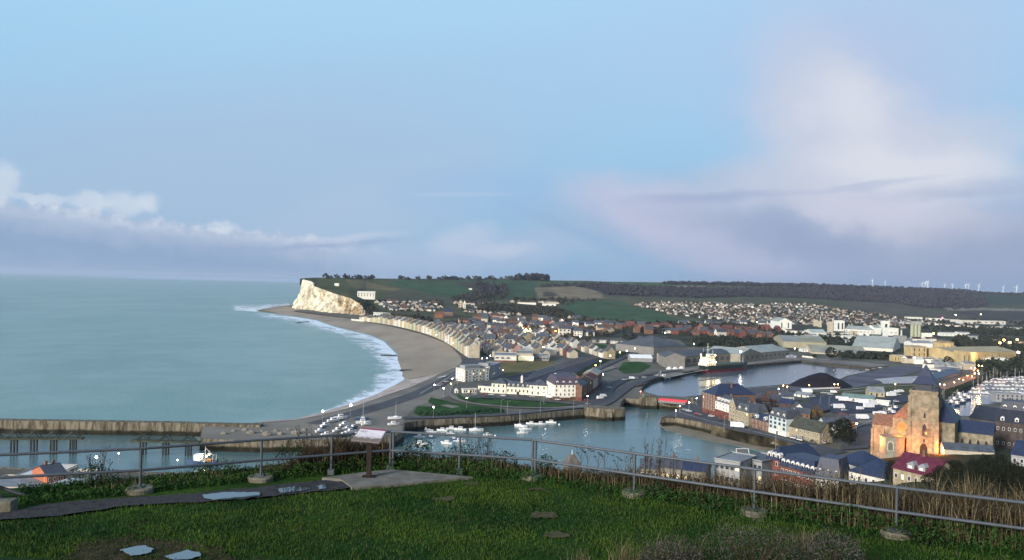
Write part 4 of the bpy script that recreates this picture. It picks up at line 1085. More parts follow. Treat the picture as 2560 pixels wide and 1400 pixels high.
# --- factory quarter
FW = mat('factory_white', (.68,.70,.66), .8, .06, .2, .2)
bld('factory_hall', (1946,824), (1979,823), 60, 0, 'gy', 8, FW, ROOFG, 'white gabled factory hall with two tall dark slots, leftmost of the works', 'factory hall', hpx=803, win=(2,1), frame=False, ww=2.5, wh=22)
bld('factory_tower', (2091,828), (2111,828), 16, 0, 'flat', 1, FW, FW, 'white factory tower with two dark vertical slots', 'tower', hpx=803, win=(2,1), frame=False, ww=3.5, wh=22, door=False)
bld('factory_tower', (2072,834), (2083,834), 10, 0, 'flat', 1, CREAM, CREAM, 'slim beige factory tower left of the white slotted tower', 'tower', hpx=806, door=False)
bld('factory_tower', (2208,834), (2222,834), 14, 0, 'flat', 1, FW, FW, 'white boiler-house tower beside the tall thin chimney', 'tower', hpx=804, win=(1,1), frame=False, ww=5, wh=16, door=False)
bld('factory_hall', (2186,836), (2203,836), 40, 0, 'gx', 5, FW, ROOFG, 'white hall end just left of the boiler-house tower', 'factory hall', hpx=819, door=False)
bld('factory_hall', (2112,832), (2184,836), 50, 0, 'gx', 7, PALEW, ROOFG, 'long green-grey factory hall between the two white towers', 'factory hall', hpx=822, door=False, win=(8,1), frame=False, ww=3)
bld('factory_hall', (2028,842), (2066,843), 40, 0, 'gx', 6, PALEW, mat('mint_roof',(.36,.42,.40),.7,.1,.1), 'factory hall with mint-grey roof left of the slim beige tower', 'factory hall', hpx=831, door=False)
bld('factory_hall', (2222,842), (2246,842), 30, 0, 'flat', 1, FW, FW, 'white stepped factory block below the thin chimney', 'factory hall', hpx=822, win=(2,1), frame=False, ww=3, door=False)
bld('factory_hall', (2245,858), (2266,859), 20, 0, 'flat', 1, GREYM, FLATR, 'grey block at the foot of the smoking chimney', 'factory hall', hpx=841, door=False)
for i,(x0,x1,y,t,lb) in enumerate([(2036,2044,816,801,'left'),(2047,2054,818,804,'right')]):
    bld('silo', (x0,y),(x1,y),8,0,'flat',1,CREAM,CREAM,'pinkish silo block on the hillside edge, %s of two'%lb,'silo','pinkish silo blocks',hpx=t,door=False)
for i,(x0,x1) in enumerate([(2126,2133),(2136,2143)]):
    bld('silo', (x0,846),(x1,846),6,0,'flat',1,CREAM,CREAM,'short cream silo among dark trees, %s of two'%['left','right'][i],'silo','short cream silos',hpx=829,door=False)
def silos():
    a = G(2278,846,TZ); r = empty('silo_battery', a, 0, 'battery of three grey-green cylindrical silos under a flat head house', 'silo')
    s = 26/F*a.y/3
    for i in range(3):
        mb = MB(); mb.tube((s*(i+.5),s/2,-1),(s*(i+.5),s/2,28),s*.49,n=16); mb.build('silo', mat('silo_green',(.33,.36,.27),.8,.15,.2), r)
    mb = MB(); mb.box(-.3,0,28.01,3*s+.3,s,36); mb.build('head_house', ROOFG, r)
    mb = MB(); mb.box(3*s+1,0,-1,3*s+22,s,12); mb.build('annexe', FW, r)
silos()
for i,(x0,x1,y) in enumerate([(2281,2303,853),(2315,2341,852)]):
    bld('store', (x0,y),(x1,y),12,0,'gx',3,FW,TILE,'white low store with brown roof below the silo battery, %s one'%['left','right'][i],'storehouse','white stores below the silos',hpx=846,door=False,win=(4,1),frame=False)
bld('factory_hall', (2281,872), (2332,872), 30, 0, 'gx', 3, FW, GREYM, 'grey-roofed hall between the yellow-lit elevator and the silo battery', 'factory hall', hpx=857, door=False)
def chimney(px, yb, yt, r0, lb):
    g = G(px,yb,TZ); h = hm(px,yb,yt); r = empty('factory_chimney', g, 0, lb, 'chimney'); mb = MB(); mb.tube((0,0,-1),(0,0,h),r0,r0*.75,12); mb.build('shaft', PALEW, r)
    mb = MB(); mb.tube((0,0,h-1.5),(0,0,h+.02),r0*.9,r0*.9,12); mb.build('rim', GREYM, r); return g, h
chimney(2223,832,797,1.8,'tallest thin pale chimney beside the boiler-house tower')
cg, chh = chimney(2253,858,824,1.8,'white chimney giving off a small smoke plume')
chimney(2050.5,815,789,1.2,'pink thin chimney above the hillside silo blocks')
def smoke():
    m = bpy.data.materials.new('smoke'); m.use_nodes = True; t = m.node_tree; t.nodes.clear()
    out = t.nodes.new('ShaderNodeOutputMaterial'); v = t.nodes.new('ShaderNodeVolumePrincipled'); v.inputs['Color'].default_value = (.8,.83,.9,1); v.inputs['Density'].default_value = .035
    t.links.new(v.outputs[0], out.inputs['Volume'])
    mb = MB(); p = Vector((0,0,0)); n = 10; rings = []
    for i in range(10):
        k = i/9; c = Vector((-22*k**1.3, 2*k, 4+20*k-6*k*k)); rr = 1.6+4.6*k*(1.1-.55*k)
        rings.append([(c.x+rr*.8*math.cos(2*math.pi*j/n)*.9, c.y+rr*math.sin(2*math.pi*j/n), c.z+rr*.8*math.cos(2*math.pi*j/n)) for j in range(n)])
    vs = [q for rg in rings for q in rg]; fs = [(i*n+j, i*n+(j+1)%n, (i+1)*n+(j+1)%n, (i+1)*n+j) for i in range(9) for j in range(n)]+[tuple(range(n-1,-1,-1)), tuple(range(9*n,10*n))]
    o = mesh_obj('smoke_plume', vs, fs, m); o.location = (cg.x, cg.y, TZ+chh+.3)
    tag(o, 'thin blue-grey smoke plume drifting left from the white chimney', 'smoke', kind='stuff')
smoke()
# grain works, yellow lamplight put into the wall and roof colours
bld('grain_elevator', (2279,905), (2316,906), 22, 0, 'flat', 1, YELLOW_LIT, CLAD, 'broad yellow-lit grain elevator, left of the taller square one', 'grain elevator', hpx=868, win=(3,3), frame=False, ww=1.2, wh=9, door=False)
bld('grain_elevator', (2354,892), (2384,892), 24, 0, 'flat', 1, YELLOW_LIT, mat('dark_top',(.10,.09,.11),.8,.2,.2), 'tall square yellow-lit grain elevator with dark top', 'grain elevator', hpx=857, win=(3,1), frame=False, ww=.9, wh=26, door=False)
bld('grain_store', (2235,904), (2278,906), 14, 0, 'gx', 1.5, YELLOW_LIT, CREAM, 'low yellow-lit store in bays at the left foot of the broad elevator', 'store', hpx=890, win=(6,1), frame=False, ww=.7, wh=7, door=False)
bld('grain_store', (2405,922), (2427,922), 20, 0, 'flat', 1, YELLOW_LIT, YELLOW_LIT, 'upright yellow-lit block standing before the long yellow-lit hall', 'store', hpx=882, win=(2,1), frame=False, ww=.9, wh=14, door=False)
bld('grain_store', (2384,912), (2540,908), 55, 0, 'gx', 5, YELLOW_LIT, mat('yellow_lit_roof',(.36,.31,.2),.8,.15,.1), 'long yellow-lit hall with shallow roof, rightmost of the grain works', 'store', hpx=881, win=(9,1), frame=False, ww=.7, wh=8, door=False)
bld('grain_store', (2318,905), (2353,903), 20, 0, 'gx', 2, mat('yellow_lit_low',(.36,.30,.18),.9,.2,.1), CREAM, 'low sheds linking the two yellow-lit grain elevators', 'store', hpx=890, win=(7,1), frame=False, ww=1, wh=4, door=False)
bld('canopy_hall', (2453,911), (2524,911), 22, 0, 'gx', 3.5, mat('canopy_wall',(.07,.08,.10),.8,.2,.1), WHITE, 'white-roofed open hall in front of the long yellow-lit hall', 'hall', hpx=901, win=(6,1), frame=False, ww=3, wh=2, door=False)
bld('marina_shed', (2330,958), (2404,936), 18, 0, 'gx', 3.5, GREYM, mat('blue_sheet2',(.05,.085,.14),.5,.2,.1), 'long blue-roofed shed beside the lamp-lit marina quay', 'shed', hpx=950, door=False)
bld('yard_building', (2322,938), (2350,937), 16, 0, 'gx', 2, WHITE, SLATE, 'white yard building seen behind the church spire', 'building', hpx=931, win=(5,1), frame=False)
bld('yard_building', (2352,936), (2398,931), 14, 0, 'flat', .5, PALEW, FLATR, 'pale yard building right behind the spire, beyond the blue-roofed shed', 'building', hpx=925, win=(6,1), frame=False)
# ================================================================ OLD PORT QUARTER
def ebld(name, eA, eB, dA, dB, zg, Dp, roof, rh, wm, rm, label, cat='house', group=None, **k):
    """house given by the two ends of its front eave (pixel + distance) and its ground height"""
    a, b = D(eA[0],eA[1],dA), D(eB[0],eB[1],dB); h = (a.z+b.z)/2-zg
    def pix(p):   # ground point back to pixel, so bld() can take it
        v = Vector((p.x,p.y,zg))-CAM; f = v.dot(F0); return (1280+F*v.dot(RV)/f, 700-F*v.dot(UV)/f)
    return bld(name, pix(a), pix(b), Dp, h, roof, rh, wm, rm, label, cat, group, z=zg, **k)
Q = 'houses along the old port quay'
bld('quay_house', (1755,1030), (1787,1040), 34, 0, 'hip', 7, BRICK, BLUESL, 'tall brick corner house with blue slate hipped roof, leftmost on the old port quay', 'house', Q, hpx=979, win=(5,5), lside=(6,5), base=(3.2,RBRICK), ww=1.1, wh=1.6, chim=2)
bld('quay_house', (1787.5,1040), (1821,1051), 15, 0, 'gx', 4.5, WHITE, SLATE, 'white-fronted quay house with red shop floor and white dormers', 'house', Q, hpx=1001, win=(4,2), base=(5.5,RBRICK), dorm=4, ww=1.1, wh=1.6, chim=1, ov=.05)
bld('quay_house', (1821.5,1051), (1838.5,1056), 14, 0, 'gy', 6, STONE, SLATE, 'narrow stone quay house with tall pointed gable', 'house', Q, hpx=1012, win=(2,4), ww=1.2, wh=1.7, ov=.05)
bld('quay_house', (1839,1056.5), (1871,1066), 16, 0, 'mans', 5, STONE, SLATE2, 'buff stone quay house with mossy slate mansard and two white dormers', 'house', Q, hpx=1023, win=(4,3), dorm=2, side=(3,3), ww=1.1, wh=1.7, chim=2, ov=.05)
bld('quay_house', (1877,1068), (1921,1080), 14, 0, 'gx', 3.5, BRICK, BLUESL, 'low brown brick quay house between the stone mansard and the glazed front', 'house', Q, hpx=1044, win=(5,2), dorm=2, ww=1.1, wh=1.5, ov=.05)
BLUEF = mat('blue_window_frame', (.10,.22,.28), .6, .1, 1)
bld('quay_house', (1921.5,1080), (1965,1092), 13, 0, 'mans', 5, mat('pale_blue_front',(.45,.50,.50),.8,.1,.5), SLATE, 'quay house with blue-framed glazed bays and slate mansard', 'house', Q, hpx=1037, win=(4,3), dorm=3, ww=2.2, wh=3.0, fm=BLUEF, ov=.05, base=(3,WHITE))
bld('quay_house', (1966,1090), (2049,1110), 11, 0, 'gx', 6, STONE, mat('mossy_slate',(.05,.055,.045),.8,.3,.5), 'long low cream stone quay building with mossy roof and gable end', 'house', Q, hpx=1063, win=(8,2), side=(2,2), ww=1.0, wh=1.3, chim=0)
# behind the quay front
for i,(A,B,dp,y,rt,rh,wm,rm,lb) in enumerate([
 ((1843,1030),(1880,1036),14,1012,'gx',4,BRICK,SLATE,'slate-roofed house behind the narrow pointed gable'),
 ((1880,1000),(1902,1003),12,992,'gx',3,PALEW,SLATE,'small slate-roofed house facing the coal quay'),
 ((1940,1022),(1975,1028),14,1008,'gx',4,GREYM,BLUESL,'grey-gabled house beside the car park, left of the yellow tree'),
 ((1985,1030),(2012,1034),12,1020,'gy',4,PALEW,SLATE2,'pale gabled house left of the yellow-leaved tree'),
 ((2028,1030),(2057,1034),12,1022,'gy',4,WOODD,SLATE,'dark timber house with a pale gable edge beside the car park'),
 ((1985,990),(2022,995),10,984,'gx',2,WHITE,FLATR,'white low kiosk row by the coal heap'),
 ((2088,1056),(2108,1060),9,1042,'gx',3,RBRICK,REDT,'small dark red-roofed house near the lit street corner')]):
    bld('house', A, B, dp, 0, rt, rh, wm, rm, lb, 'house', 'houses behind the old port quay', hpx=y, win=(3,2), frame=False)
# market hall and beige workshop
bld('market_hall', (2105,1004), (2186,1010), 14, 0, 'gx', 2.5, WHITE, mat('green_sheet_roof',(.16,.23,.22),.7,.15,.1), 'long market hall with grey-green roof at the edge of the car park', 'market hall', hpx=992, win=(10,1), frame=False, ww=2.5, wh=2)
bld('workshop', (2172,991), (2212,993), 14, 0, 'gx', 4, mat('beige_wall',(.36,.32,.22),.9,.1,.2), FLATR, 'beige gabled workshop behind the market hall', 'workshop', hpx=979, win=(3,1), frame=False)
bld('workshop', (2181,1012), (2222,1016), 9, 0, 'flat', .3, WHITE, WHITE, 'white flat-roofed market annexe in front of the beige workshop', 'workshop', hpx=1003, door=False)
bld('apartment_block', (2490,1000), (2560,1003), 12, 0, 'flat', .5, GREYM, FLATR, 'grey building at the marina edge, right border', 'building', hpx=985, win=(6,2), frame=False)

# ---------------- church
CST = mat('church_stone', (.225,.20,.145), .95, .32, .45, .12, col2=(.15,.14,.095), cover=.4, bump=.15, bscale=1.2)
CTILE = mat('church_tile', (.20,.115,.08), .9, .35, .9, .15)
def arch(mb, u, z0, w_, h_, y, dpt=.25, n=8):
    """pointed-arch prism"""
    pts = [(u-w_/2,z0),(u+w_/2,z0),(u+w_/2,z0+h_*.6)]
    for i in range(1,n): 
        t = i/n; pts.append((u+w_/2*(1-t**1.4), z0+h_*.6+h_*.4*math.sin(t*math.pi/2)))
    pts.append((u, z0+h_))
    for i in range(n-1,0,-1):
        t = i/n; pts.append((u-w_/2*(1-t**1.4), z0+h_*.6+h_*.4*math.sin(t*math.pi/2)))
    pts.append((u-w_/2,z0+h_*.6)); k = len(pts)
    mb.add([(a,y,b) for a,b in pts]+[(a,y+dpt,b) for a,b in pts], [tuple(range(k)), tuple(range(2*k-1,k-1,-1))]+[(i,(i+1)%k+0,(i+1)%k+k,i+k) for i in range(k)])
def church():
    z0 = 18.0; a, rz, L = frame_of((2271,1129.2),(2328,1136.4),z0)
    r = empty('church', a, rz, 'large stone church with square tower and slate spire, floodlit orange from below', 'church')
    W = 13.0; HT = 31.0
    mb = MB(); mb.box(0,0,-8,W,W,HT)
    for zz in (8.2,16.3,23.8): mb.box(-.35,-.35,zz,W+.35,W+.35,zz+.6)
    tw = mb.build('tower', CST, r)
    mb = MB()
    for x,y in ((-.9,-.9),(W-1.1,-.9),(-.9,W-1.1),(W-1.1,W-1.1)):
        mb.box(x,y,-8,x+2,y+2,15.9); mb.box(x+.2,y+.2,15.9,x+1.8,y+1.8,23.5); mb.box(x+.35,y+.35,23.5,x+1.65,y+1.65,29.5)
    mb.build('buttress', CST, tw)
    mb = MB(); t = .5
    for x0,y0,x1,y1 in ((-.3,-.3,W+.3,t),(-.3,W-t,W+.3,W+.3),(-.3,t,t,W-t),(W-t,t,W+.3,W-t)): mb.box(x0,y0,HT+.002,x1,y1,HT+1.2)
    mb.build('parapet', CST, tw)
    # belfry stage and pyramid spire
    mb = MB(); mb.box(2.0,2.0,HT-.5,W-2.0,W-2.0,HT+4.6); mb.build('belfry', mat('belfry_slate',(.035,.042,.06),.6,.3,.8,.3), r)
    c = W/2; s = W/2-.9; zt = HT+4.5
    mb = MB(); mb.add([(c-s,c-s,zt),(c+s,c-s,zt),(c+s,c+s,zt),(c-s,c+s,zt),(c-s*.55,c-s*.55,zt+4),(c+s*.55,c-s*.55,zt+4),(c+s*.55,c+s*.55,zt+4),(c-s*.55,c+s*.55,zt+4),(c,c,zt+10.0)],
        [(3,2,1,0),(0,1,5,4),(1,2,6,5),(2,3,7,6),(3,0,4,7),(4,5,8),(5,6,8),(6,7,8),(7,4,8)]); sp = mb.build('spire', BLUESL, r)
    mb = MB(); mb.tube((c,c,zt+9.8),(c,c,zt+12),.09); mb.tube((c-.5,c,zt+11.2),(c+.5,c,zt+11.2),.07); mb.build('cross', WOODD, sp)
    mb = MB(); mb.tube((W-1.2,2,HT-3),(W-1.2,2,HT+3.5),1.9,1.9,8); mb.tube((W-1.2,2,HT+3.5),(W-1.2,2,HT+6.0),2.1,.1,8); mb.build('stair_turret', MATS['belfry_slate'], tw)
    # openings on the tower
    mb = MB(); arch(mb, 7.2,9.2,2.0,6.0,-.08); w1 = mb.build('lancet_window', GLASS, tw)
    mb = MB(); arch(mb, 7.2,9.0,3.4,6.9,-.05,.3); mb.build('window_surround', CST, tw)
    mb = MB(); arch(mb, 7.2,18.3,.9,2.6,-.1); mb.build('lancet_window', GLASS, tw)
    mb = MB(); arch(mb, 7.2,5.7,.9,2.0,-.1); mb.build('lancet_window', GLASS, tw)
    mb = MB(); arch(mb, 7.0,-1,3.6,6.2,-.12); mb.build('portal', mat('dark_oak',(.02,.014,.01),.8,.3,1), tw)
    mb = MB(); arch(mb, 7.0,-1,5.6,7.8,-.08,.3); mb.build('portal_arch', CST, tw)
    # nave: hipped tile slope facing the viewer left of the tower, slate on the right
    x0, Wn, Ln, h, rh = -8.6, 29.0, 26.0, 16.4, 12.0
    mb = MB(); mb.box(x0,5,-8,x0+Wn,5+Ln,h); nv = mb.build('nave_wall', CST, r)
    y0, y1, ym = 4.6, 5+Ln+.4, 5+Ln/2; xl, xr, xm = x0-.4, x0+Wn+.4, 6.0
    v = [(xl,y0,h),(xm,y0,h),(xr,y0,h),(x0+9.5,ym,h+rh),(xm,ym,h+rh),(x0+Wn-8,ym,h+rh),(xl,y1,h),(xm,y1,h),(xr,y1,h)]
    mesh_obj('nave_roof', v, [(0,1,4,3),(1,2,5,4),(0,3,6),(2,8,5),(3,4,7,6),(4,5,8,7),(0,6,7,8,2,1)], [CTILE, BLUESL], r, mi=[0,1,0,1,0,1,1])
    mb = MB(); mb.box(x0+5.6,6.6,h+1.6,x0+6.6,9,h+3.4); mb.build('roof_dormer', CTILE, nv)
    # rose window in the nave gable
    mb = MB(); cx, cz = x0+4.6, 12.0
    mb.tube((cx,4.98,cz),(cx,4.80,cz),2.45,n=24); ro = mb.build('rose_window', mat('rose_glass',(.35,.14,.03),.5,.3,2,em=(1,.28,.03),ems=.5), nv)
    mb = MB()
    for k in range(12):
        t = 2*math.pi*k/12; mb.tube((cx+.5*math.cos(t),4.72,cz+.5*math.sin(t)),(cx+2.4*math.cos(t),4.72,cz+2.4*math.sin(t)),.09,n=4)
    for rr in (.5,1.5,2.5):
        for k in range(24):
            t, t2 = 2*math.pi*k/24, 2*math.pi*(k+1)/24; mb.tube((cx+rr*math.cos(t),4.70,cz+rr*math.sin(t)),(cx+rr*math.cos(t2),4.70,cz+rr*math.sin(t2)),.10,n=4,cap=False)
    mb.build('tracery', CST, ro)
    # left aisle with lean-to roof
    mb = MB(); ax0, ax1, ay = x0-10.0, x0-.01, 5.0
    mb.box(ax0,ay,-8,ax1,ay+16,11.5); ai = mb.build('aisle_wall', CST, r)
    v = [(ax0-.4,ay-.4,11.4),(ax1,ay-.4,11.4),(ax1,ay+8,16.6),(ax0-.4,ay+8,16.6),(ax1,ay+16.4,11.4),(ax0-.4,ay+16.4,11.4)]
    mesh_obj('aisle_roof', v, [(0,1,2,3),(3,2,4,5),(0,3,5),(1,4,2),(0,5,4,1)], CTILE, r)
    for x in (ax0-.4, (ax0+ax1)/2): 
        mb = MB(); mb.box(x,ay-.9,-8,x+1.1,ay+.0,9.5); mb.build('buttress', CST, ai)
    mb = MB(); arch(mb, ax0+7.6,2.0,1.8,5.4,ay-.1); mb.build('lancet_window', GLASS, ai)
    # polygonal porch
    PS = mat('porch_stone',(.22,.21,.165),.95,.25,.6,.12)
    mb = MB(); pc = (x0+1.2, -1.2); n = 8; rr = 6.2; zt = 6.6; poly = [(pc[0]+rr*math.cos(2*math.pi*(k+.5)/n), pc[1]+rr*math.sin(2*math.pi*(k+.5)/n)) for k in range(n)]
    mb.prism(poly,-8,zt); po = mb.build('porch', PS, r)
    mb = MB(); mb.prism([(pc[0]+(x-pc[0])*1.05,pc[1]+(y-pc[1])*1.05) for x,y in poly], zt+.002, zt+.7); mb.build('porch_parapet', PS, po)
    yf = pc[1]-rr*math.cos(math.pi/n)
    mb = MB(); arch(mb, pc[0],.8,2.3,4.3,yf-.1); pw = mb.build('pointed_window', mat('leaded_glass',(.10,.10,.08),.4,.3,2), po)
    mb = MB(); arch(mb, pc[0],.6,3.2,5.1,yf-.05,.2); mb.build('window_arch', CREAM, po)
    # east choir: lower slate roof to the right
    cr = MB(); m2 = MB(); wall_mesh(m2,'gx',16,13,11,5.5,z0=-8); cr.add([(v[0]+x0+Wn+.05,v[1]+16,v[2]) for v in m2.v], m2.f); ch = cr.build('choir_wall', CST, r)
    m2 = roof_mesh(MB(),'gx',16,13,11,5.5,.2); cr = MB(); cr.add([(v[0]+x0+Wn+.3,v[1]+16,v[2]) for v in m2.v], m2.f); cr.build('choir_roof', BLUESL, r)
    for i in range(4):
        mb = MB(); arch(mb, x0+Wn+2.4+3.6*i,1.5,1.5,6.2,15.9); mb.build('lancet_window', GLASS, ch)
    def lamp(x,y,z,E_,col=(1,.29,.075),rad=.5):
        l = bpy.data.lights.new('floodlight','POINT'); l.energy = E_; l.color = col; l.shadow_soft_size = rad
        o = bpy.data.objects.new('floodlight', l); COL.objects.link(o); o.location = Matrix.Translation(a) @ Matrix.Rotation(rz,4,'Z') @ Vector((x,y,z))
    lamp(W+2.5,-4.2,4.0,9500); lamp(3.0,-5.6,4.2,6000); lamp(x0-6.5,-5.5,4.6,9500); lamp(x0+4.0,1.2,8.8,2300,(1,.32,.05),.3); lamp(x0+2,0.0,21.5,3400,(1,.30,.10)); lamp(W+6,6,4,6500); lamp(7,-10,9,3000)
    lamp(x0+Wn+12,9,2,3500)
church()

# ---------------- roofs close under the cliff
N_ = 'houses under the cliff'
ebld('roof_house', (1917,1143), (1950,1150.5), 352, 346, 15, 26, 'hip', 5, RBRICK, BLUESL, 'deep red brick house end with tall windows and dark blue slate roof', 'house', N_, win=(2,3), lside=(0,0) if False else None, dorm=3, ww=1.2, wh=2)
ebld('roof_house', (1951,1163), (2036,1183), 336, 320, 14, 13, 'mans', 4.6, RBRICK, BLUESL, 'long dark blue mansard house with a row of white dormers facing the cliff', 'house', N_, win=(8,3), dorm=7, ww=1.2, wh=1.6)
ebld('roof_house', (2040,1187), (2100,1197), 318, 312, 16, 12, 'mans', 7, PALEW, BLUESL, 'pale house with high dark blue mansard, right of the dormered one', 'house', N_, win=(5,2), dorm=3, ww=1.2)
ebld('roof_house', (2083,1150), (2162,1167), 352, 336, 15, 16, 'hip', 5, PALEW, BLUESL, 'white-walled house with broad dark blue hipped roof, left of the church', 'house', N_, win=(8,2), ww=1.2)
ebld('roof_house', (2122,1180), (2212,1192), 312, 300, 22, 16, 'hip', 5, PALEW, BLUESL, 'dark blue hipped roof directly left of the dark round tree', 'house', N_, win=(5,2))
r = ebld('red_roof_house', (2233,1171), (2333,1187), 262, 250, 33, 12, 'gx', 4.6, STONE, mat('maroon_roof',(.10,.022,.042),.7,.25,.8,.2), 'stone house with maroon roof and two pale dormers below the church', 'house', N_, win=(6,2), dorm=0, ww=1.0, wh=1.6, chim=1)
rf = [c for c in r.children if c.name.startswith('roof')][0]
for u in (5.6, 9.4):
    h = D(2283,1179,256).z-33; mb = MB(); mb.box(u-1.2,.6,h+.5,u+1.2,3.5,h+1.9); mb.add([(u-1.5,.4,h+1.9),(u+1.5,.4,h+1.9),(u,1.6,h+2.9),(u-1.5,4.4,h+1.9),(u+1.5,4.4,h+1.9),(u,3.4,h+2.9)],[(0,1,2),(5,4,3),(0,2,5,3),(1,4,5,2)])
    d = mb.build('dormer', GREYM, rf); plate('dormer_window', d, FRAME, u, .6, h+1.2, 1.2, .9)
ebld('terrace_house', (2361,1121), (2486,1131), 402, 396, 12, 9, 'gx', 2.6, CREAM, SLATE2, 'long low slate-roofed row right of the church, above the dark trees', 'house', N_, win=(9,1), frame=False)
ebld('slate_house', (2424,1041), (2485,1054), 470, 456, 6.5, 18, 'gx', 6.5, mat('sooty_stone',(.12,.11,.10),.9,.3,.5), mat('dark_slate',(.028,.032,.045),.6,.25,.6,.35), 'big dark slate-roofed house right of the church with glowing street lamp before it', 'house', N_, win=(5,3), side=(3,4), ww=1.1)
ebld('slate_house', (2488,1052), (2560,1060), 440, 432, 8, 14, 'gx', 6, mat('sooty_brick',(.07,.055,.05),.9,.3,.5), MATS['dark_slate'], 'dark brick house with slate roof at the right border, lower one', 'house', N_, win=(5,3), ww=1.1, dorm=2)
ebld('slate_house', (2500,1022), (2575,1028), 500, 492, 6.5, 14, 'mans', 5, mat('sooty_stone',(.12,.11,.10),.9,.3,.5), SLATE, 'stone house with slate mansard at the right border, upper one', 'house', N_, win=(6,4), ww=1.1, dorm=3)
ebld('slate_house', (2528,1137), (2620,1145), 332, 322, 20, 14, 'gx', 5, GREYM, BLUESL, 'grey house with white windows cut by the right border, behind dark trees', 'house', N_, win=(5,3), ww=1.3)
ebld('modern_building', (1787,1150), (1850,1158), 345, 338, 12, 18, 'flat', .4, GREYM, FLATR, 'modern pale flat-roofed building beside the harbour water', 'building', N_, win=(5,3), frame=False, ww=2.2)
ebld('modern_building', (1851,1148), (1905,1155), 352, 344, 12, 16, 'flat', .4, GREYM, DGREY, 'modern building with dark oversailing roof, right of the paler one', 'building', N_, win=(5,3), frame=False, ww=2)
def solar():
    p = D(1862,1146,356); r = empty('roof_pavilion', p, .1, 'dark glazed lean-to pavilion standing up from the modern roofs', 'pavilion')
    mb = MB(); mb.add([(-2.8,0,-1),(2.6,0,-1),(2.6,3,3.6),(-2.8,3,3.6),(-2.8,3,-1),(2.6,3,-1)],[(0,1,2,3),(1,5,2),(0,3,4),(4,3,2,5),(0,4,5,1)]); mb.build('glass_slope', DGREY, r)
    mb = MB(); mb.tube((-2.9,0,-1),(-2.9,3,3.7),.12); mb.tube((2.7,0,-1),(2.7,3,3.7),.12); mb.tube((-2.9,3,3.7),(2.7,3,3.7),.12); mb.build('frame', FRAME, r)
solar()
for i,(a,b,d1,d2,rm,lb) in enumerate([((1600,1168),(1648,1174),352,350,SLATE2,'low pale house behind the railing, leftmost by the near quay'),((1652,1166),(1702,1174),345,342,SLATE,'small slate-roofed house behind the railing with lit doorway'),((1706,1172),(1764,1181),340,336,BLUESL,'blue slate roofed house behind the railing, left of the modern building')]):
    ebld('roof_house', a, b, d1, d2, 9, 12, 'gx', 3, mat('grey_render',(.20,.19,.165),.9,.25,.5), rm, lb, 'house', N_, win=(4,2), frame=True, glass=LIT if i == 1 else None, chim=1)
def pavil():
    p = G(1428,1232,7); r = empty('pavilion_tower', p, .3, 'small square tower with steep slate roof and white finial behind the weeds', 'tower')
    zt = D(1428,1136,p.y).z-7; mb = MB(); mb.box(-3,-3,-1,3,3,zt-4); mb.build('wall', MATS['sooty_stone'], r)
    mb = MB(); mb.add([(-3.3,-3.3,zt-4),(3.3,-3.3,zt-4),(3.3,3.3,zt-4),(-3.3,3.3,zt-4),(-1,-1,zt),(1,-1,zt),(1,1,zt),(-1,1,zt)],[(3,2,1,0),(0,1,5,4),(1,2,6,5),(2,3,7,6),(3,0,4,7),(4,5,6,7)]); mb.build('roof', MATS['sooty_stone'], r)
    mb = MB(); mb.tube((0,0,zt),(0,0,zt+2.2),.22,.1); mb.build('finial', FRAME, r)
pavil()
# fish-quay buildings, lower left
L_ = 'low roofs of the fish quay'
ebld('quay_shed', (38,1193), (128,1192), 352, 352, 6.5, 22, 'flat', .4, GREYM, PALEW, 'pale flat roof with dark edge, topmost at the lower left', 'shed', L_, door=False)
ebld('quay_shed', (-60,1222), (112,1222), 332, 332, 6.5, 20, 'flat', .4, CREAM, FLATR, 'grey flat-roofed shed touching the left border', 'shed', L_, win=(6,1), frame=True, ww=2.5, door=False)
ebld('quay_house', (118,1190), (167,1180), 340, 346, 6.5, 16, 'gx', 3, mat('salmon_brick',(.36,.13,.07),.9,.2,.4), SLATE, 'salmon brick house with dark roof among the pale flat roofs', 'house', L_, win=(4,2), ww=1, chim=2)
ebld('quay_shed', (118,1232), (222,1206), 318, 338, 6.5, 12, 'gx', 1.2, WHITE, mat('pale_sheet_roof',(.34,.37,.40),.8,.2,.3,.2,col2=(.22,.24,.25),cover=.4), 'pale corrugated roof with bright patches in front of the salmon house', 'shed', L_, door=False)
ebld('quay_shed', (170,1190), (222,1192), 355, 355, 6.5, 10, 'flat', .4, WHITE, PALEW, 'white flat roof beside the lit lamp on the fish quay', 'shed', L_, door=False)
ebld('quay_shed', (-60,1248), (70,1250), 306, 306, 6.5, 14, 'gx', 1.6, WHITE, PALEW, 'white roof at the lowest left corner beneath the dark handrail', 'shed', L_, door=False)
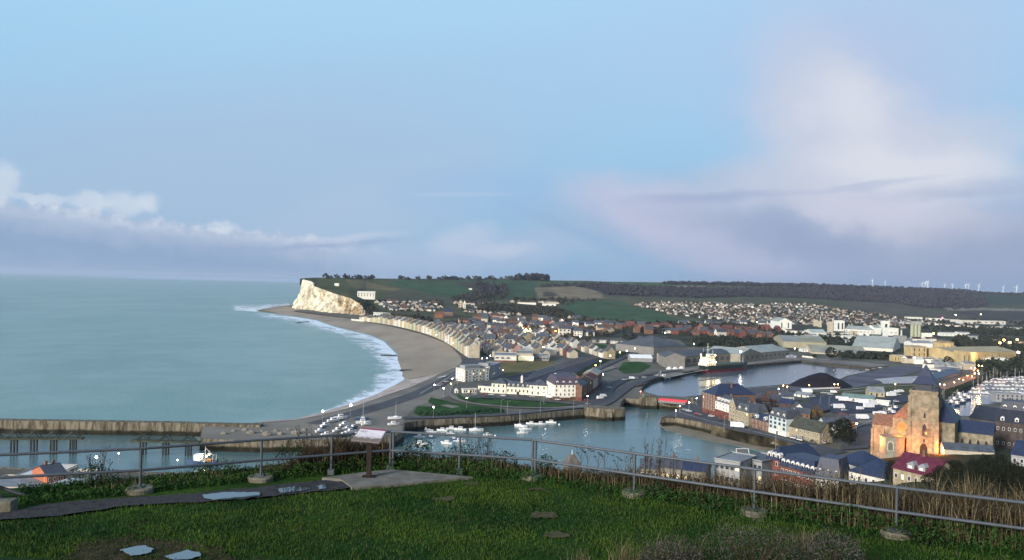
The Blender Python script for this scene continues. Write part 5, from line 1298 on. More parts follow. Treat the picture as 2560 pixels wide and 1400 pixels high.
# ================================================================ TOWN, SUBURBS, TREES
ORD = ['first','second','third','fourth','fifth','sixth','seventh','eighth','ninth','tenth','eleventh','twelfth','thirteenth','fourteenth','fifteenth','sixteenth','seventeenth','eighteenth','nineteenth','twentieth']
for t_, n_ in (('twenty','twentieth'),('thirty','thirtieth'),('forty','fortieth'),('fifty','fiftieth'),('sixty','sixtieth')):
    if t_ != 'twenty': ORD.append(n_)
    ORD += [t_+'-'+o for o in ORD[:9]]
def proto_house(kind, wm, rm, W, Dp, h, rh, roof, wins=0, far=True):
    r = empty({'villa':'seafront_villa','cottage':'cottage'}.get(kind,'town_house'), (0,0,-500)); mb = MB(); wall_mesh(mb, roof, W, Dp, h, rh, z0=-4); 
    # centre on x
    def sh(m_): m_.v = [(v[0]-W/2, v[1], v[2]) for v in m_.v]; return m_
    sh(mb).build('wall', wm, r); rf = sh(roof_mesh(MB(), roof, W, Dp, h, rh, .3 if kind != 'villa' else 0)).build('roof', rm, r)
    if kind == 'villa':
        m2 = MB(); gw_ = W*.5; x = -W*.22; m2.box(x-gw_/2,-.9,-1,x+gw_/2,.0,h+.4); m2.add([(x-gw_/2-.2,-1.1,h+.4),(x+gw_/2+.2,-1.1,h+.4),(x,-1.1,h+rh*.95),(x-gw_/2-.2,Dp*.5,h+.4),(x+gw_/2+.2,Dp*.5,h+.4),(x,Dp*.5,h+rh*.95)],[(0,1,2),(5,4,3),(0,2,5,3),(1,4,5,2)])
        m2.build('front_gable', wm, r)
        for j in range(4):
            plate('window', r, GLASS, x, -.9, 2.2+j*h/4.2, gw_*.55, h/4.2*.6)
            plate('window', r, GLASS, W*.26, 0, 2.2+j*h/4.2, W*.2, h/4.2*.55)
        for j in range(2):
            m2 = MB(); zz = h/4.2*(j+1)+.6; m2.box(W*.03,-.9,zz,W*.47,-.0,zz+.15); m2.box(W*.03,-.92,zz+.15,W*.47,-.85,zz+1); m2.build('balcony', CREAM, r)
        m2 = MB(); m2.box(W*.36,Dp*.4,h,W*.44,Dp*.6,h+rh+1.6); m2.build('chimney', BRICK, rf)
    elif wins:
        nf = max(1, int(h/3)); nc = wins
        for i in range(nc):
            for j in range(nf): plate('window', r, GLASS, -W/2+W*(i+.5)/nc, 0, h/nf*(j+.52), W/nc*.42, h/nf*.5)
        m2 = MB(); m2.box(W*.25,Dp*.4,h,W*.25+.9,Dp*.6,h+rh+1.3); m2.build('chimney', BRICK, rf)
    return r
def kill(r):
    for c in list(r.children): kill(c)
    bpy.data.objects.remove(r)
VP = [proto_house('villa', w_, rm, 14, 13, 14.5, 5.5, 'gx') for w_, rm in ((CREAM,SLATE2),(mat('greenish_render',(.40,.43,.33),.9,.15,.3,.2),SLATE),(PALEW,SLATE2),(STONE,SLATE),(mat('ochre_render',(.42,.34,.20),.9,.15,.3,.2),SLATE2))]
VW = ['cream','greenish','pale grey','buff stone','ochre']
def place(proto, pos, rz, label, group, cat='house', s=(1,1,1)):
    o = copy_tree(proto); o.location = pos; o.rotation_euler.z = rz; o.scale = s; return tag(o, label, cat, group)
def polyline_world(pts, z=TZ): return [G(p[0],p[1],z) for p in pts]
def walk(P, step):
    out = []; acc = 0
    for i in range(len(P)-1):
        a, b = P[i], P[i+1]; L = (b-a).length; t = acc
        while t < L: out.append((a.lerp(b,t/L), math.atan2(b.y-a.y,b.x-a.x))); t += step
        acc = t-L
    return out
# seafront: from the cliff foot to the near corner; facades look at the sea (left of travel)
front = [(914,802),(960,808),(998,814),(1030,821),(1062,829),(1098,840),(1128,853),(1155,868),(1178,884),(1199,896)]
fw = polyline_world(front)
pts = walk(fw, 15.2); n_v = 0
for i, (p, a) in enumerate(pts):
    k = (i*7+i//3) % 5; sz = .78+.34*((i*37) % 11)/11
    if i < 6: sz *= .75
    # local -y must face the sea side: direction of travel is +x
    o = place(VP[k], (p.x, p.y, TZ), a+math.pi, '%s gabled seafront villa facing the beach, %s from the cliff end'%(VW[k], ORD[min(i,len(ORD)-1)]), 'seafront villas', 'villa', (1,1,sz))
    n_v += 1
bld('seafront_block', (933,803), (961,806), 16, 0, 'flat', .5, mat('mint_render',(.52,.56,.48),.9,.1,.3), FLATR, 'white five-storey seafront block near the cliff foot', 'apartment block', hpx=781, win=(6,4), frame=False, ww=3, wh=2, base=(3,DGREY))
# streets behind the seafront, rows parallel to it
mats_town = [(CREAM,SLATE2,'cream'),(BRICK,SLATE,'brick'),(PALEW,SLATE,'pale'),(STONE,SLATE2,'buff'),(PINK,TILE,'pinkish'),(RBRICK,SLATE,'red brick'),(WHITE,SLATE2,'white'),(BRICK,TILE,'brown-roofed brick')]
TP = [proto_house('town', w_, rm, 14, 11, 8.5, 5, 'gx', 3) for w_, rm, _ in mats_town]
TPL = [proto_house('town_plain', w_, rm, 14, 11, 7, 5, 'gx', 0) for w_, rm, _ in mats_town]
CP = [proto_house('cottage', w_, rm, 9.5, 9, 3.6, 4.4, rf, 0) for w_, rm, rf in ((mat('estate_pale',(.44,.42,.38),.9,.15,.3),TILE,'gy'),(mat('estate_cream',(.36,.31,.26),.9,.15,.3),TILE,'gy'),(WHITE,TILE,'gx'),(PALEW,SLATE2,'gx'),(mat('bright_gable',(.60,.58,.52),.9,.08,.3),mat('dark_tile',(.06,.042,.04),.85,.3,.4),'gy'))]
CW = ['white gabled','cream gabled','low white','pale grey','bright gabled']
cnt = dict(ind=n_v)
used_spots = []
def free(p, r=9.5):
    for q in used_spots:
        if abs(q[0]-p[0]) < r and abs(q[1]-p[1]) < r: return False
    used_spots.append((p[0],p[1])); return True
for p,_ in pts: used_spots.append((p.x,p.y))
def offset_row(P, d):
    Q = []
    for i, p in enumerate(P):
        t = P[min(i+1,len(P)-1)]-P[max(i-1,0)]; t.z = 0; t.normalize(); n = Vector((-t.y,t.x,0))   # left of travel
        Q.append(p + n*d)
    return Q
# travel runs toward the camera, sea on the right-hand side, so inland is to the left
rows_b = [(30,.10,1.0,13.5),(58,.16,1.0,15),(92,.22,1.0,16),(130,.30,1.0,18),(175,.38,1.0,21)]
for ri, (off, t0, t1, st) in enumerate(rows_b):
    P = offset_row(fw, off); S = walk(P, st); S = S[int(len(S)*t0):int(len(S)*t1)]
    for i, (p, a) in enumerate(S):
        if rng.uniform() < .12 or not free(p, 9): continue
        k = int(rng.integers(0, 8)); k = k if rng.uniform() < .25 else int(rng.choice([0,2,3,0,2]))
        o = place(TP[k] if p.y < 1500 else TPL[k], (p.x,p.y,TZ), a+math.pi, '%s slate-roofed house, %s from the cliff, %s street behind the seafront'%(mats_town[k][2].split()[-1] if ' ' in mats_town[k][2] else mats_town[k][2], ORD[min(i,len(ORD)-1)], ORD[ri]), 'town houses behind the seafront', 'town house', (1,1,.75+.5*rng.uniform()))
        cnt['ind'] += 1
# mid-town rows on the plain: rows given by pixel lines
pr = [proto_house('town_plain', RBRICK, REDT, 14, 10, 6, 4.5, 'gx', 0)]
mid = [((1215,868),(1300,866),6,(0,2,3)),((1200,848),(1360,855),13,(0,2,3,4)),((1180,832),(1500,840),20,None),((1170,820),(1545,831),24,None),((1150,808),(1560,818),22,None),((1180,797),(1480,806),14,(0,4,6,7)),
       ((1590,832),(1940,846),17,(1,5,2,7)),((1545,820),(1960,828),20,(5,1,4,7)),((1700,814),(1960,818),12,(0,1,6))]
mi_names = ['in the row nearest the retail sheds','beside the small white hall','in the lit street','behind the lit street','below the green slope','at the wooded foot of the slope','behind the port warehouses','in the red-roofed quarter','under the white hillside houses']
for ri, (A, B, n, ks) in enumerate(mid):
    for i in range(n):
        px = A[0]+(B[0]-A[0])*(i+rng.uniform(.2,.8))/n; py = A[1]+(B[1]-A[1])*i/n+rng.uniform(-2.2,2.2)
        p = HP(px, py)
        if not free(p, 11): continue
        k = int(rng.choice(ks)) if ks else int(rng.integers(0,8))
        o = place((pr[0] if ri == 7 and i % 2 else TPL[k] if p.y > 1500 else TP[k]), (p.x,p.y,p.z), rng.uniform(-.35,.35)+(.0 if rng.uniform() < .7 else math.pi/2), '%s town house, %s from the left %s'%('maroon-roofed brick' if ri == 7 and i % 2 else mats_town[k][2], ORD[i], mi_names[ri]), 'town houses on the plain', 'town house', (1+.7*rng.uniform(),1,.8+.7*rng.uniform()))
        cnt['ind'] += 1
kill(pr[0])
# individual landmarks
bld('brick_mansion', (1086,797), (1108,797.5), 16, 0, 'gx', 6, mat('rust_brick',(.22,.10,.06),.9,.2,.2), mat('rust_roof',(.14,.07,.05),.9,.2,.2), 'rust-red brick building on the terrace above the town roofs', 'building', hpx=784, win=(4,2), frame=False)
bld('brick_mansion', (1109,796), (1132,796.6), 14, 0, 'hip', 12, BRICK, BLUESL, 'tall brick house with steep blue-black roof above the seafront', 'building', hpx=779, win=(5,3), frame=True, ww=1.5, wh=2.2)
def hill_bld(name, px, py, W, Dp, h, roof, rh, wm, rm, label, cat='house', group=None, rz=0.0, win=None):
    p = HP(px, py); v = Vector((p.x,p.y,p.z))
    r = empty(name, p, rz, label, cat, group); mb = MB(); wall_mesh(mb, roof, W, Dp, h, rh, z0=-8); mb.build('wall', wm, r); roof_mesh(MB(), roof, W, Dp, h, rh, .4).build('roof', rm, r)
    if win:
        for i in range(win[0]):
            for j in range(win[1]): plate('window', r, GLASS, W*(i+.5)/win[0], 0, h/win[1]*(j+.5), W/win[0]*.45, h/win[1]*.5)
    return r
hill_bld('manor', 893, 741, 52, 14, 10, 'gx', 6, WHITE, PALEW, 'big white long house standing alone on the cliff-top slope', 'house', win=(6,2))
hill_bld('manor', 921, 743, 8, 6, 11, 'gy', 3, STONE, SLATE2, 'dark stone bay in front of the big white cliff-top house', 'house')
hill_bld('villa_with_gable', 1146, 770, 12, 12, 16, 'gy', 9, CREAM, CREAM, 'cream house with tall pointed gable right of the blue-black roof', 'house', win=(2,3))
hill_bld('villa_with_gable', 1158, 771, 7, 7, 15, 'gy', 10, WHITE, SLATE2, 'slim white house with steep needle gable beside the cream one', 'house', win=(1,3))
hill_bld('long_white_roof', 1356, 764, 44, 14, 3, 'gx', 4, WHITE, WHITE, 'long building with white roof on the slope above the dark wood', 'building')
hill_bld('long_white_roof', 1294, 759, 60, 10, 5, 'gx', 3, WHITE, TILE, 'row building with pale wall on the slope, left of the white roof', 'building')
hill_bld('long_white_roof', 1340, 756, 70, 10, 4, 'gx', 3, CREAM, TILE, 'upper pale row building on the slope above the white roof', 'building')
hill_bld('farmhouse', 836, 714, 14, 8, 5, 'gx', 3, WHITE, WHITE, 'tiny pale farmhouse alone in the cliff-top field', 'house')
hill_bld('farmhouse', 1172, 724, 12, 8, 5, 'gx', 3, WHITE, TILE, 'tiny pale farmhouse alone in the upper green field', 'house')
# left hillside bungalows, in rows
lh = [((938,757),(1060,756),8),((950,763),(1090,763),11),((960,768),(1108,770),14),((975,775),(1085,779),11),((1130,760),(1260,766),9),((1150,768),(1280,776),12),((1160,780),(1300,790),12),((1270,756),(1400,760),7)]
LN = ['topmost','second','third','lowest','right-hand upper','right-hand middle','right-hand lower','wood-edge']
for ri, (A, B, n) in enumerate(lh):
    for i in range(n):
        px = A[0]+(B[0]-A[0])*(i+rng.uniform(.25,.75))/n; py = A[1]+(B[1]-A[1])*i/n+rng.uniform(-1,1); p = HP(px,py)
        k = int(rng.integers(0,4)) if ri < 5 else int(rng.choice([1,3,0])); s = .9+.7*rng.uniform()
        place(CP[k], (p.x,p.y,p.z+.2), rng.uniform(-.3,.3), '%s house, %s from the left in the %s row above the seafront'%(CW[k], ORD[i], LN[ri]), 'houses on the slope above the seafront', 'cottage', (s*1.2,1,s*.85)); cnt['ind'] += 1
# right hillside estate: individuals to the budget, the rest one mass
estate = [(1575,760),(1640,757),(1800,758),(1900,763),(1960,757),(2050,764),(2110,775),(2180,783),(2250,797),(2330,805),(2330,822),(2200,822),(2120,815),(2060,812),(1990,812),(1900,806),(1790,800),(1690,788),(1640,778),(1600,768)]
rows = []; y = 760.0
while y < 822: rows.append(y); y += 3.6+(y-760)*.02
cand = []
for ri, ry in enumerate(rows):
    px = 1575.0
    while px < 2340:
        px += rng.uniform(7.5,12.5) if ry < 800 else rng.uniform(9,14)
        py = ry + (px-1900)*.022 + rng.uniform(-1.1,1.1)
        if inpoly(px, py, estate): cand.append((ri, px, py))
print('estate candidates', len(cand), 'individual houses so far', cnt['ind'])
budget = 297-sum(l[2] for l in lh)
cand_sorted = sorted(cand, key=lambda c: HP(c[1],c[2]).y)
indiv = set(id(c) for c in cand_sorted[:max(0,budget)])
mass = MB(); mm = [mat('bright_gable',(0,0,0)), TILE, MATS['estate_pale'], MATS['estate_cream'], SLATE2]; ncol = {}
for c in cand:
    ri, px, py = c; p = HP(px,py); k = int(rng.choice([0,1,1,4,3,0,3,1,5,5,5])) if py > 772 else int(rng.choice([0,4,4,1,3,5])); a = rng.uniform(-.5,.5)+(math.pi/2 if rng.uniform() < .25 else 0); s = .85+.5*rng.uniform()
    if k == 5: continue
    if id(c) in indiv:
        ncol[ri] = ncol.get(ri,0)+1
        place(CP[k], (p.x,p.y,p.z), a, '%s house, %s from the left in the %s row of the hillside estate'%(CW[k], ORD[ncol[ri]-1], ORD[ri]), 'houses of the hillside estate', 'cottage', (s,s,s)); cnt['ind'] += 1
    else:
        roof = 'gy' if k != 2 and k != 3 else 'gx'; m1, m2 = MB(), MB(); wall_mesh(m1, roof, 9.5, 9, 3.6, 4.4, z0=-3); roof_mesh(m2, roof, 9.5, 9, 3.6, 4.4, .3)
        ca, sa = math.cos(a), math.sin(a)
        for q, mi_ in ((m1, {0:3,1:3,2:2,3:3,4:0}[k]),(m2, 1 if k != 3 else 4)):
            mass.add([(p.x+s*((v[0]-4.75)*ca-v[1]*sa), p.y+s*((v[0]-4.75)*sa+v[1]*ca), p.z+s*v[2]) for v in q.v], q.f, mi_)
if mass.v: tag(mass.build('distant_houses', mm), 'mass of small pale gabled houses higher up the hillside estate', 'houses', kind='stuff')
print('houses', cnt['ind'])
for r in VP+TP+TPL+CP: kill(r)
# white retail strip and yards far right
for i,(x0,x1,y,t,m,lb) in enumerate([(2271,2306,798,793,WHITE,'low white warehouse below the fields, leftmost of the far retail strip'),(2325,2362,802,796,WHITE,'white far warehouse just left of the magenta light'),(2366,2398,804,799,PALEW,'pale far warehouse just right of the magenta light'),(2402,2514,809,801,PALEW,'very long pale far warehouse with many openings')]):
    bld('far_warehouse', (x0,y),(x1,y),30,0,'flat',.6,m,FLATR,lb,'warehouse','far retail strip',hpx=t,door=False,win=(8,1) if i == 3 else None,frame=False,ww=5,wh=3)
for i,(x0,x1,y,t) in enumerate([(2395,2424,838,831),(2353,2392,840,833),(2425,2450,848,841),(2006,2030,880,874),(2110,2133,858,851),(2137,2152,860,853)]):
    bld('yard_shed', (x0,y),(x1,y),16,0,'gx',2,FW,PALEW if i%2 else FLATR,'small white yard shed, %s of six scattered around the works'%ORD[i],'shed','white yard sheds around the works',hpx=t,door=False,win=(4,1),frame=False)

# small works buildings filling the valley
wk = [((1960,834),(2180,842),15),((1985,846),(2260,856),17),((2180,850),(2330,862),9),((2190,806),(2330,815),12),((2330,816),(2560,826),14),((2290,862),(2350,880),6),((2250,908),(2400,912),11),((2310,925),(2420,926),7),((2480,860),(2560,868),5)]
WN = ['hill-side','middle','chimney-side','upper','far right','elevator-side','quay-side','spire-side','border-side']
for ri,(A,B,n) in enumerate(wk):
    for i in range(n):
        px = A[0]+(B[0]-A[0])*(i+rng.uniform(.2,.8))/n; py = A[1]+(B[1]-A[1])*i/n+rng.uniform(-2,2); p = HP(px,py)
        k = int(rng.integers(0,5)); W_ = rng.uniform(10,32) if ri < 6 else rng.uniform(7,14); wm_, rm_ = [(FW,PALEW),(PALEW,ROOFG),(CREAM,FLATR),(WHITE,TILE),(GREYM,FLATR)][k]
        hh_ = rng.uniform(4,8); rt = 'gx' if rng.uniform() < .6 else 'flat'; r = empty('works_building', (p.x,p.y,p.z), rng.uniform(-.25,.25), '%s works building, %s from left, %s row of the valley works'%(['white','pale','cream','brown-roofed white','grey'][k],ORD[i],WN[ri]), 'building', 'low works buildings in the valley')
        mb = MB(); D_ = rng.uniform(8,18); wall_mesh(mb, rt, W_, D_, hh_, 2.5 if rt == 'gx' else .4); mb.build('wall', wm_, r); roof_mesh(MB(), rt, W_, D_, hh_, 2.5 if rt == 'gx' else .4, .3).build('roof', rm_, r)
for i,(px,py) in enumerate([(1800,1022),(1835,1018),(1858,1024),(1895,1018),(1925,1014),(1955,1008),(1905,1036),(1945,1040),(1985,1050),(2062,1080),(1870,1010),(1915,1004),(2098,1072),(2086,1088)]):
    p = G(px,py,TZ); k = i%4; W_ = rng.uniform(8,12); r = empty('back_house', p, rng.uniform(-.6,.2), '%s house in the yards behind the old quay, %s from the left'%(['brick','pale','stone','dark brick'][k], ORD[sorted([1800,1835,1858,1895,1925,1955,1905,1945,1985,2062,1870,1915,2098,2086]).index(px)]), 'house', 'yard houses behind the old quay')
    mb = MB(); wall_mesh(mb,'gx',W_,9,5.5,3.4); mb.build('wall', [BRICK,PALEW,STONE,RBRICK][k], r); roof_mesh(MB(),'gx',W_,9,5.5,3.4,.3).build('roof', [SLATE,SLATE2,SLATE,TILE][k], r)
    for j in range(3): plate('window', r, GLASS, W_*(j+.5)/3, 0, 3.6, 1, 1.3)
# ---------------- woods (stuff) and trees (things)
def leaf_cluster(n, r, rz, leaf, seed=0):
    g = np.random.default_rng(seed); d = g.normal(size=(n,3)); d /= np.linalg.norm(d,axis=1)[:,None]; q = d*g.uniform(.35,1,n)[:,None]**.5
    q *= (.65+.6*fbm(q[:,0]*2+seed, q[:,2]*2+q[:,1], 3, seed))[:,None]; C = q*[r,r,rz]
    a = g.normal(size=(n,3)); a /= np.linalg.norm(a,axis=1)[:,None]; b = np.cross(a, g.normal(size=(n,3))); b /= np.linalg.norm(b,axis=1)[:,None]; s = leaf*g.uniform(.6,1.4,n)[:,None]
    return np.stack([C-a*s, C+b*s*.7, C+a*s, C-b*s*.7], 1)
def tmat(name, a, b, c):
    m = bpy.data.materials.new(name); m.use_nodes = True; t = m.node_tree; p = t.nodes['Principled BSDF']
    g = t.nodes.new('ShaderNodeNewGeometry'); n = noise(t, g.outputs['Position'], .03, 3, .6); r = E(t, g.outputs['Random Per Island'])
    k = mixc(t, n.sm(.35,.65), a, b); k = mixc(t, r, k, c); t.links.new(k, p.inputs['Base Color']); p.inputs['Roughness'].default_value = 1; p.inputs['Specular IOR Level'].default_value = .05
    return m
WOODM = tmat('autumn_wood', (.050,.047,.062), (.080,.064,.068), (.036,.040,.050))
BUSHM = tmat('scrub_wood', (.050,.048,.036), (.072,.060,.045), (.03,.038,.026))
def woods(name, polys, n, r, rz, m, lab, leafn=26, py_is_hill=True):
    Q = []; W = []
    pool = [leaf_cluster(leafn, 1, 1, .42, 50+i) for i in range(6)]
    ars = []
    for poly in polys:
        xs = [p[0] for p in poly]; ys = [p[1] for p in poly]; ars.append((max(xs)-min(xs))*(max(ys)-min(ys)))
    tot = sum(ars)
    for poly, ar in zip(polys, ars):
        xs = [p[0] for p in poly]; ys = [p[1] for p in poly]; k = int(n*ar/tot)+1; c = 0; tries = 0
        while c < k and tries < k*12:
            tries += 1; px, py = rng.uniform(min(xs),max(xs)), rng.uniform(min(ys),max(ys))
            if not inpoly(px,py,poly): continue
            p = HP(px,py); s = r*rng.uniform(.6,1.3); h = rz*rng.uniform(.6,1.25)
            W.append(pool[c%6]*[s,s,h]+[p.x,p.y,p.z+h*.75]); c += 1
    V = np.concatenate(W).reshape(-1,3); Qd = np.arange(len(V)).reshape(-1,4)
    return tag(np_mesh(name, V, Qd, m), lab, 'woodland', kind='stuff')
woods('woodland', [FIELDS[14][0], [(1340,716),(1420,712),(1430,716),(1345,719)], [(1180,706),(1215,710),(1265,715),(1268,738),(1205,745),(1190,722)]], 2300, 10, 8, WOODM, 'dark purplish autumn woodland covering the far hillside')
woods('skyline_trees', [[(800,693.5),(935,694.5),(935,697),(800,696)], [(980,696.8),(1280,696.5),(1280,699.5),(980,699)], [(1280,697.5),(1376,699.5),(1376,703),(1280,701)], [(1660,708),(1940,711),(2090,715),(2420,727),(2420,730),(2090,719),(1660,710.5)],[(2440,732),(2700,736),(2700,742),(2440,737)]], 900, 11, 8, WOODM, 'thin dark line of trees along the hilltop skyline')
woods('skyline_copse', [[(1292,696.8),(1370,699),(1370,701.5),(1292,699.5)]], 80, 11, 15, WOODM, 'rounded dark copse rising from the skyline')
woods('slope_woodland', [[(1200,760),(1300,768),(1400,772),(1430,790),(1500,806),(1620,812),(1720,812),(1800,806),(1880,815),(1900,822),(1700,820),(1500,812),(1420,806),(1390,790),(1290,785),(1200,775)],[(1260,745),(1340,748),(1440,750),(1500,752),(1420,762),(1300,758)],[(900,752),(930,768),(945,785),(990,790),(1080,800),(1080,806),(960,800),(925,795)],[(1120,745),(1200,730),(1260,740),(1265,750),(1180,760)]], 1000, 8, 6, BUSHM, 'brown and dark green scrub along the foot of the slopes')
woods('valley_scrub', [[(1720,850),(1760,846),(1960,850),(1955,868),(1850,872),(1740,866)],[(1950,836),(2230,850),(2230,860),(2130,866),(1960,848)],[(2385,845),(2480,845),(2560,860),(2640,880),(2640,905),(2560,900),(2490,880),(2390,870)],[(2280,808),(2560,822),(2620,830),(2620,845),(2400,834),(2260,820)],[(2440,905),(2640,905),(2640,938),(2500,942),(2440,925)],[(2300,798),(2480,800),(2560,806),(2560,814),(2330,808)],[(2085,888),(2240,892),(2240,900),(2100,896)],[(1560,842),(1620,846),(1620,858),(1560,852)]], 1300, 6, 5, tmat('valley_trees', (.030,.040,.028), (.050,.048,.034), (.022,.030,.024)), 'dark trees and scrub among the works in the valley')
woods('scattered_town_trees', [[(1060,812),(1180,804),(1240,850),(1215,870),(1150,845)],[(1180,800),(1560,806),(1960,818),(1960,848),(1590,832),(1360,855),(1220,866)]], 520, 4.5, 5, BUSHM, 'leafless brown garden trees scattered between the town houses')
woods('estate_trees', [estate], 850, 4.5, 4.5, BUSHM, 'dark garden trees between the houses of the hillside estate')
woods('lawn_hedge', [[(1040,1033),(1070,1043),(1150,1036),(1258,1030),(1250,1024),(1160,1030),(1090,1034)]], 130, 1.6, 1.1, tmat('lush_hedge',(.03,.07,.045),(.05,.095,.05),(.02,.05,.025)), 'lush blue-green hedge and shrubs on the harbour lawn')
woods('garden_trees', [[(940,752),(1110,752),(1110,780),(980,782)],[(1130,758),(1300,762),(1300,792),(1160,785)]], 240, 4, 4, BUSHM, 'dark garden trees between the bungalows above the seafront')
def tree_proto(mf, n=420, R=4.5, hz=4.2, trunk=3.0, leaf=.5, seed=1, branches=6):
    r = empty('tree', (0,0,-500)); V = leaf_cluster(n, R, hz, leaf, seed).reshape(-1,3)+[0,0,trunk+hz*.75]
    np_mesh('crown', V, np.arange(len(V)).reshape(-1,4), mf, r)
    mb = MB(); mb.tube((0,0,-1),(0,0,trunk+1),.32,.2,7)
    g = np.random.default_rng(seed)
    for i in range(branches):
        a = g.uniform(0,6.28); mb.tube((0,0,trunk*.7+i*.2),(R*.6*math.cos(a),R*.6*math.sin(a),trunk+hz*g.uniform(.4,1.2)),.13,.04,5,cap=False)
    mb.build('trunk', WOODD, r); return r
BROWNT = tmat('brown_tree', (.055,.042,.032), (.075,.055,.04), (.04,.035,.03)); DARKT = tmat('dark_tree', (.010,.015,.010), (.016,.022,.013), (.02,.022,.014)); YELT = tmat('yellow_tree', (.22,.15,.04), (.30,.22,.09), (.12,.08,.03))
TRP = [tree_proto(BROWNT,380,4.5,4.2,3,.45,1), tree_proto(DARKT,520,4.5,4.6,2.5,.5,2), tree_proto(YELT,600,3.6,3.2,2,.30,3)]
NEART = [tree_proto(DARKT,4200,5.4,4.8,2.4,.20,4,12), tree_proto(DARKT,4200,4.4,6.2,2.2,.20,5,12)]
TN = ['brown leafless tree','dark evergreen tree','yellow-leaved tree']
def tree(k, px, py, s, label, z=TZ, protos=TRP, d=None):
    p = D(px,py,d) if d else G(px,py,z); o = copy_tree(protos[k]); 
    if d: p = Vector((p.x,p.y,z))
    o.location = p; o.rotation_euler.z = rng.uniform(0,6.28); o.scale = (s,s,s*rng.uniform(.85,1.15)); return tag(o, label, 'tree', 'trees')
belt = [(1365,858,0,1.0),(1392,862,0,1.2),(1408,857,0,1.1),(1422,861,1,.8),(1445,856,0,1.0),(1470,858,0,1.3),(1494,860,0,.9),(1520,864,1,.9),(1548,866,1,.8),(1574,868,1,.7)]
for i,(x,y,k,s) in enumerate(belt): tree(k,x,y,s,'%s, %s from the left along the far side of the football pitch'%(TN[k],ORD[i]))
for x,y,k,s,lb in [(2077,902,1,1.9,'big round dark evergreen tree standing by the basin promenade'),(2036,898,1,.7,'small round dark tree left of the big one by the basin promenade'),(1352,878,1,.9,'dark tree at the end of the thin white building'),
  (2370,918,1,1.5,'dark evergreen tree in front of the yellow-lit grain works'),(2385,870,1,1.6,'dark tree behind the tall square grain elevator'),
  (2028,1052,2,1.2,'yellow-leaved tree beside the timber house, largest of the yellow ones'),(2048,1050,2,.9,'smaller yellow-leaved tree right of the largest yellow one'),(2012,1062,2,.7,'orange-yellow low tree above the mossy roof'),
  (1918,1056,0,1.3,'bare brown tree behind the glazed quay house'),(1932,1050,0,1.2,'bare brown tree behind the glazed quay house, the right one'),(1905,1048,0,1.1,'bare brown tree behind the low brick quay house'),
  (2090,1108,1,1.5,'dark tree right of the long cream quay building'),(2108,1098,1,1.3,'dark tree between the quay building and the lit corner'),(2120,1118,1,1.2,'dark bushy tree left of the church aisle')]:
    tree(k,x,y,s,lb)
grove = [(2229,275,1137,1),(2330,215,1190,0),(2352,235,1172,1),(2372,205,1155,0),(2392,240,1140,1),(2412,190,1150,0),(2430,225,1130,1),(2448,170,1140,0),(2462,240,1122,1),(2480,195,1128,0),(2500,225,1118,1),(2518,180,1135,0),(2536,215,1140,1),(2556,170,1152,0),(2580,200,1150,1),(2360,165,1200,1),(2400,150,1195,0),(2440,145,1190,1),(2488,150,1185,0),(2525,148,1190,1),(2570,150,1185,0),(2385,275,1140,0),(2610,190,1150,1)]
for i,(px,d,yt,k) in enumerate(grove):
    z0 = slope_z(px,d)-.5; s = max(.45, (D(px,yt,d).z-z0)/(13.2 if k == 0 else 15.5))
    o = copy_tree(NEART[k]); p = D(px,1200,d); o.location = (p.x,p.y,z0); o.rotation_euler.z = rng.uniform(0,6.28); w_ = max(s, .62)*rng.uniform(.85,1.1); o.scale = (w_,w_,s)
    tag(o, 'round dark tree between the blue roof and the maroon-roofed house' if i == 0 else 'dark tree in the black grove below the church, %s from the left'%ORD[sorted(g[0] for g in grove).index(px)-1], 'tree', 'trees of the dark grove')
for r in TRP+NEART: kill(r)
# ================================================================ GROUND COVER, HARBOUR, PORT
SC.cycles.sample_clamp_indirect = 3.0
ASPH = mat('asphalt', (.065,.066,.075), .85, .2, .06, .3, col2=(.05,.052,.06), cover=.4)
BASPH = mat('dark_asphalt', (.035,.040,.065), .8, .2, .05, .3)
PAVE = mat('paving', (.19,.175,.155), .9, .2, .06, .2, col2=(.15,.14,.13), cover=.4)
TANP = mat('esplanade_surface', (.20,.18,.15), .9, .15, .04, .2, col2=(.15,.14,.125), cover=.45)
LAWNF = mat('mown_grass', (.028,.070,.022), 1, .35, .06, .05, col2=(.045,.070,.025), cover=.35)
HEDGE = mat('rough_grass', (.022,.035,.016), 1, .4, .08, .05)
FIELDM = mat('stubble', (.15,.13,.06), 1, .2, .03, .05, col2=(.11,.11,.05), cover=.4)
RUST = mat('ballast', (.105,.085,.07), .95, .3, .05, .1, col2=(.07,.06,.06), cover=.5, stretch=(1,.3,1))
BLUED = mat('siding_ground', (.045,.05,.07), .9, .3, .05, .1)
SANDM = mat('harbour_sand', (.20,.175,.13), .95, .15, .1, .15, col2=(.12,.12,.09), cover=.35)
MAROON = mat('red_ground', (.14,.05,.045), .9, .2, .1)
z_ = [TZ+.05]
def gs(name, pts, m, z=None):
    z_[0] += .03; return sheet(name, pts, z_[0] if z is None else z, m)
gs('town_gardens', [(935,804),(1180,801),(1560,809),(1960,813),(1965,850),(1700,850),(1590,842),(1370,853),(1260,872),(1205,892),(1180,878),(1130,850),(1060,828),(1000,816)], mat('garden_ground',(.060,.058,.048),1,.4,.03,.05,col2=(.028,.038,.020),cover=.5))
gs('valley_ground', [(1700,850),(1965,850),(1970,813),(2200,806),(2600,808),(2640,905),(2540,920),(2440,925),(2240,905),(2180,893),(2085,884),(1960,878),(1960,866),(1720,868)], mat('valley_turf',(.055,.060,.040),1,.4,.02,.05,col2=(.11,.105,.085),cover=.45))
gs('esplanade', [(655,1058),(740,1051),(800,1039),(880,1019),(1000,978),(1100,936),(1147,917),(1170,925),(1160,950),(1135,962),(1120,990),(1040,1016),(1012,1045),(1006,1080),(860,1098),(640,1101),(502,1096),(507,1066)], TANP)
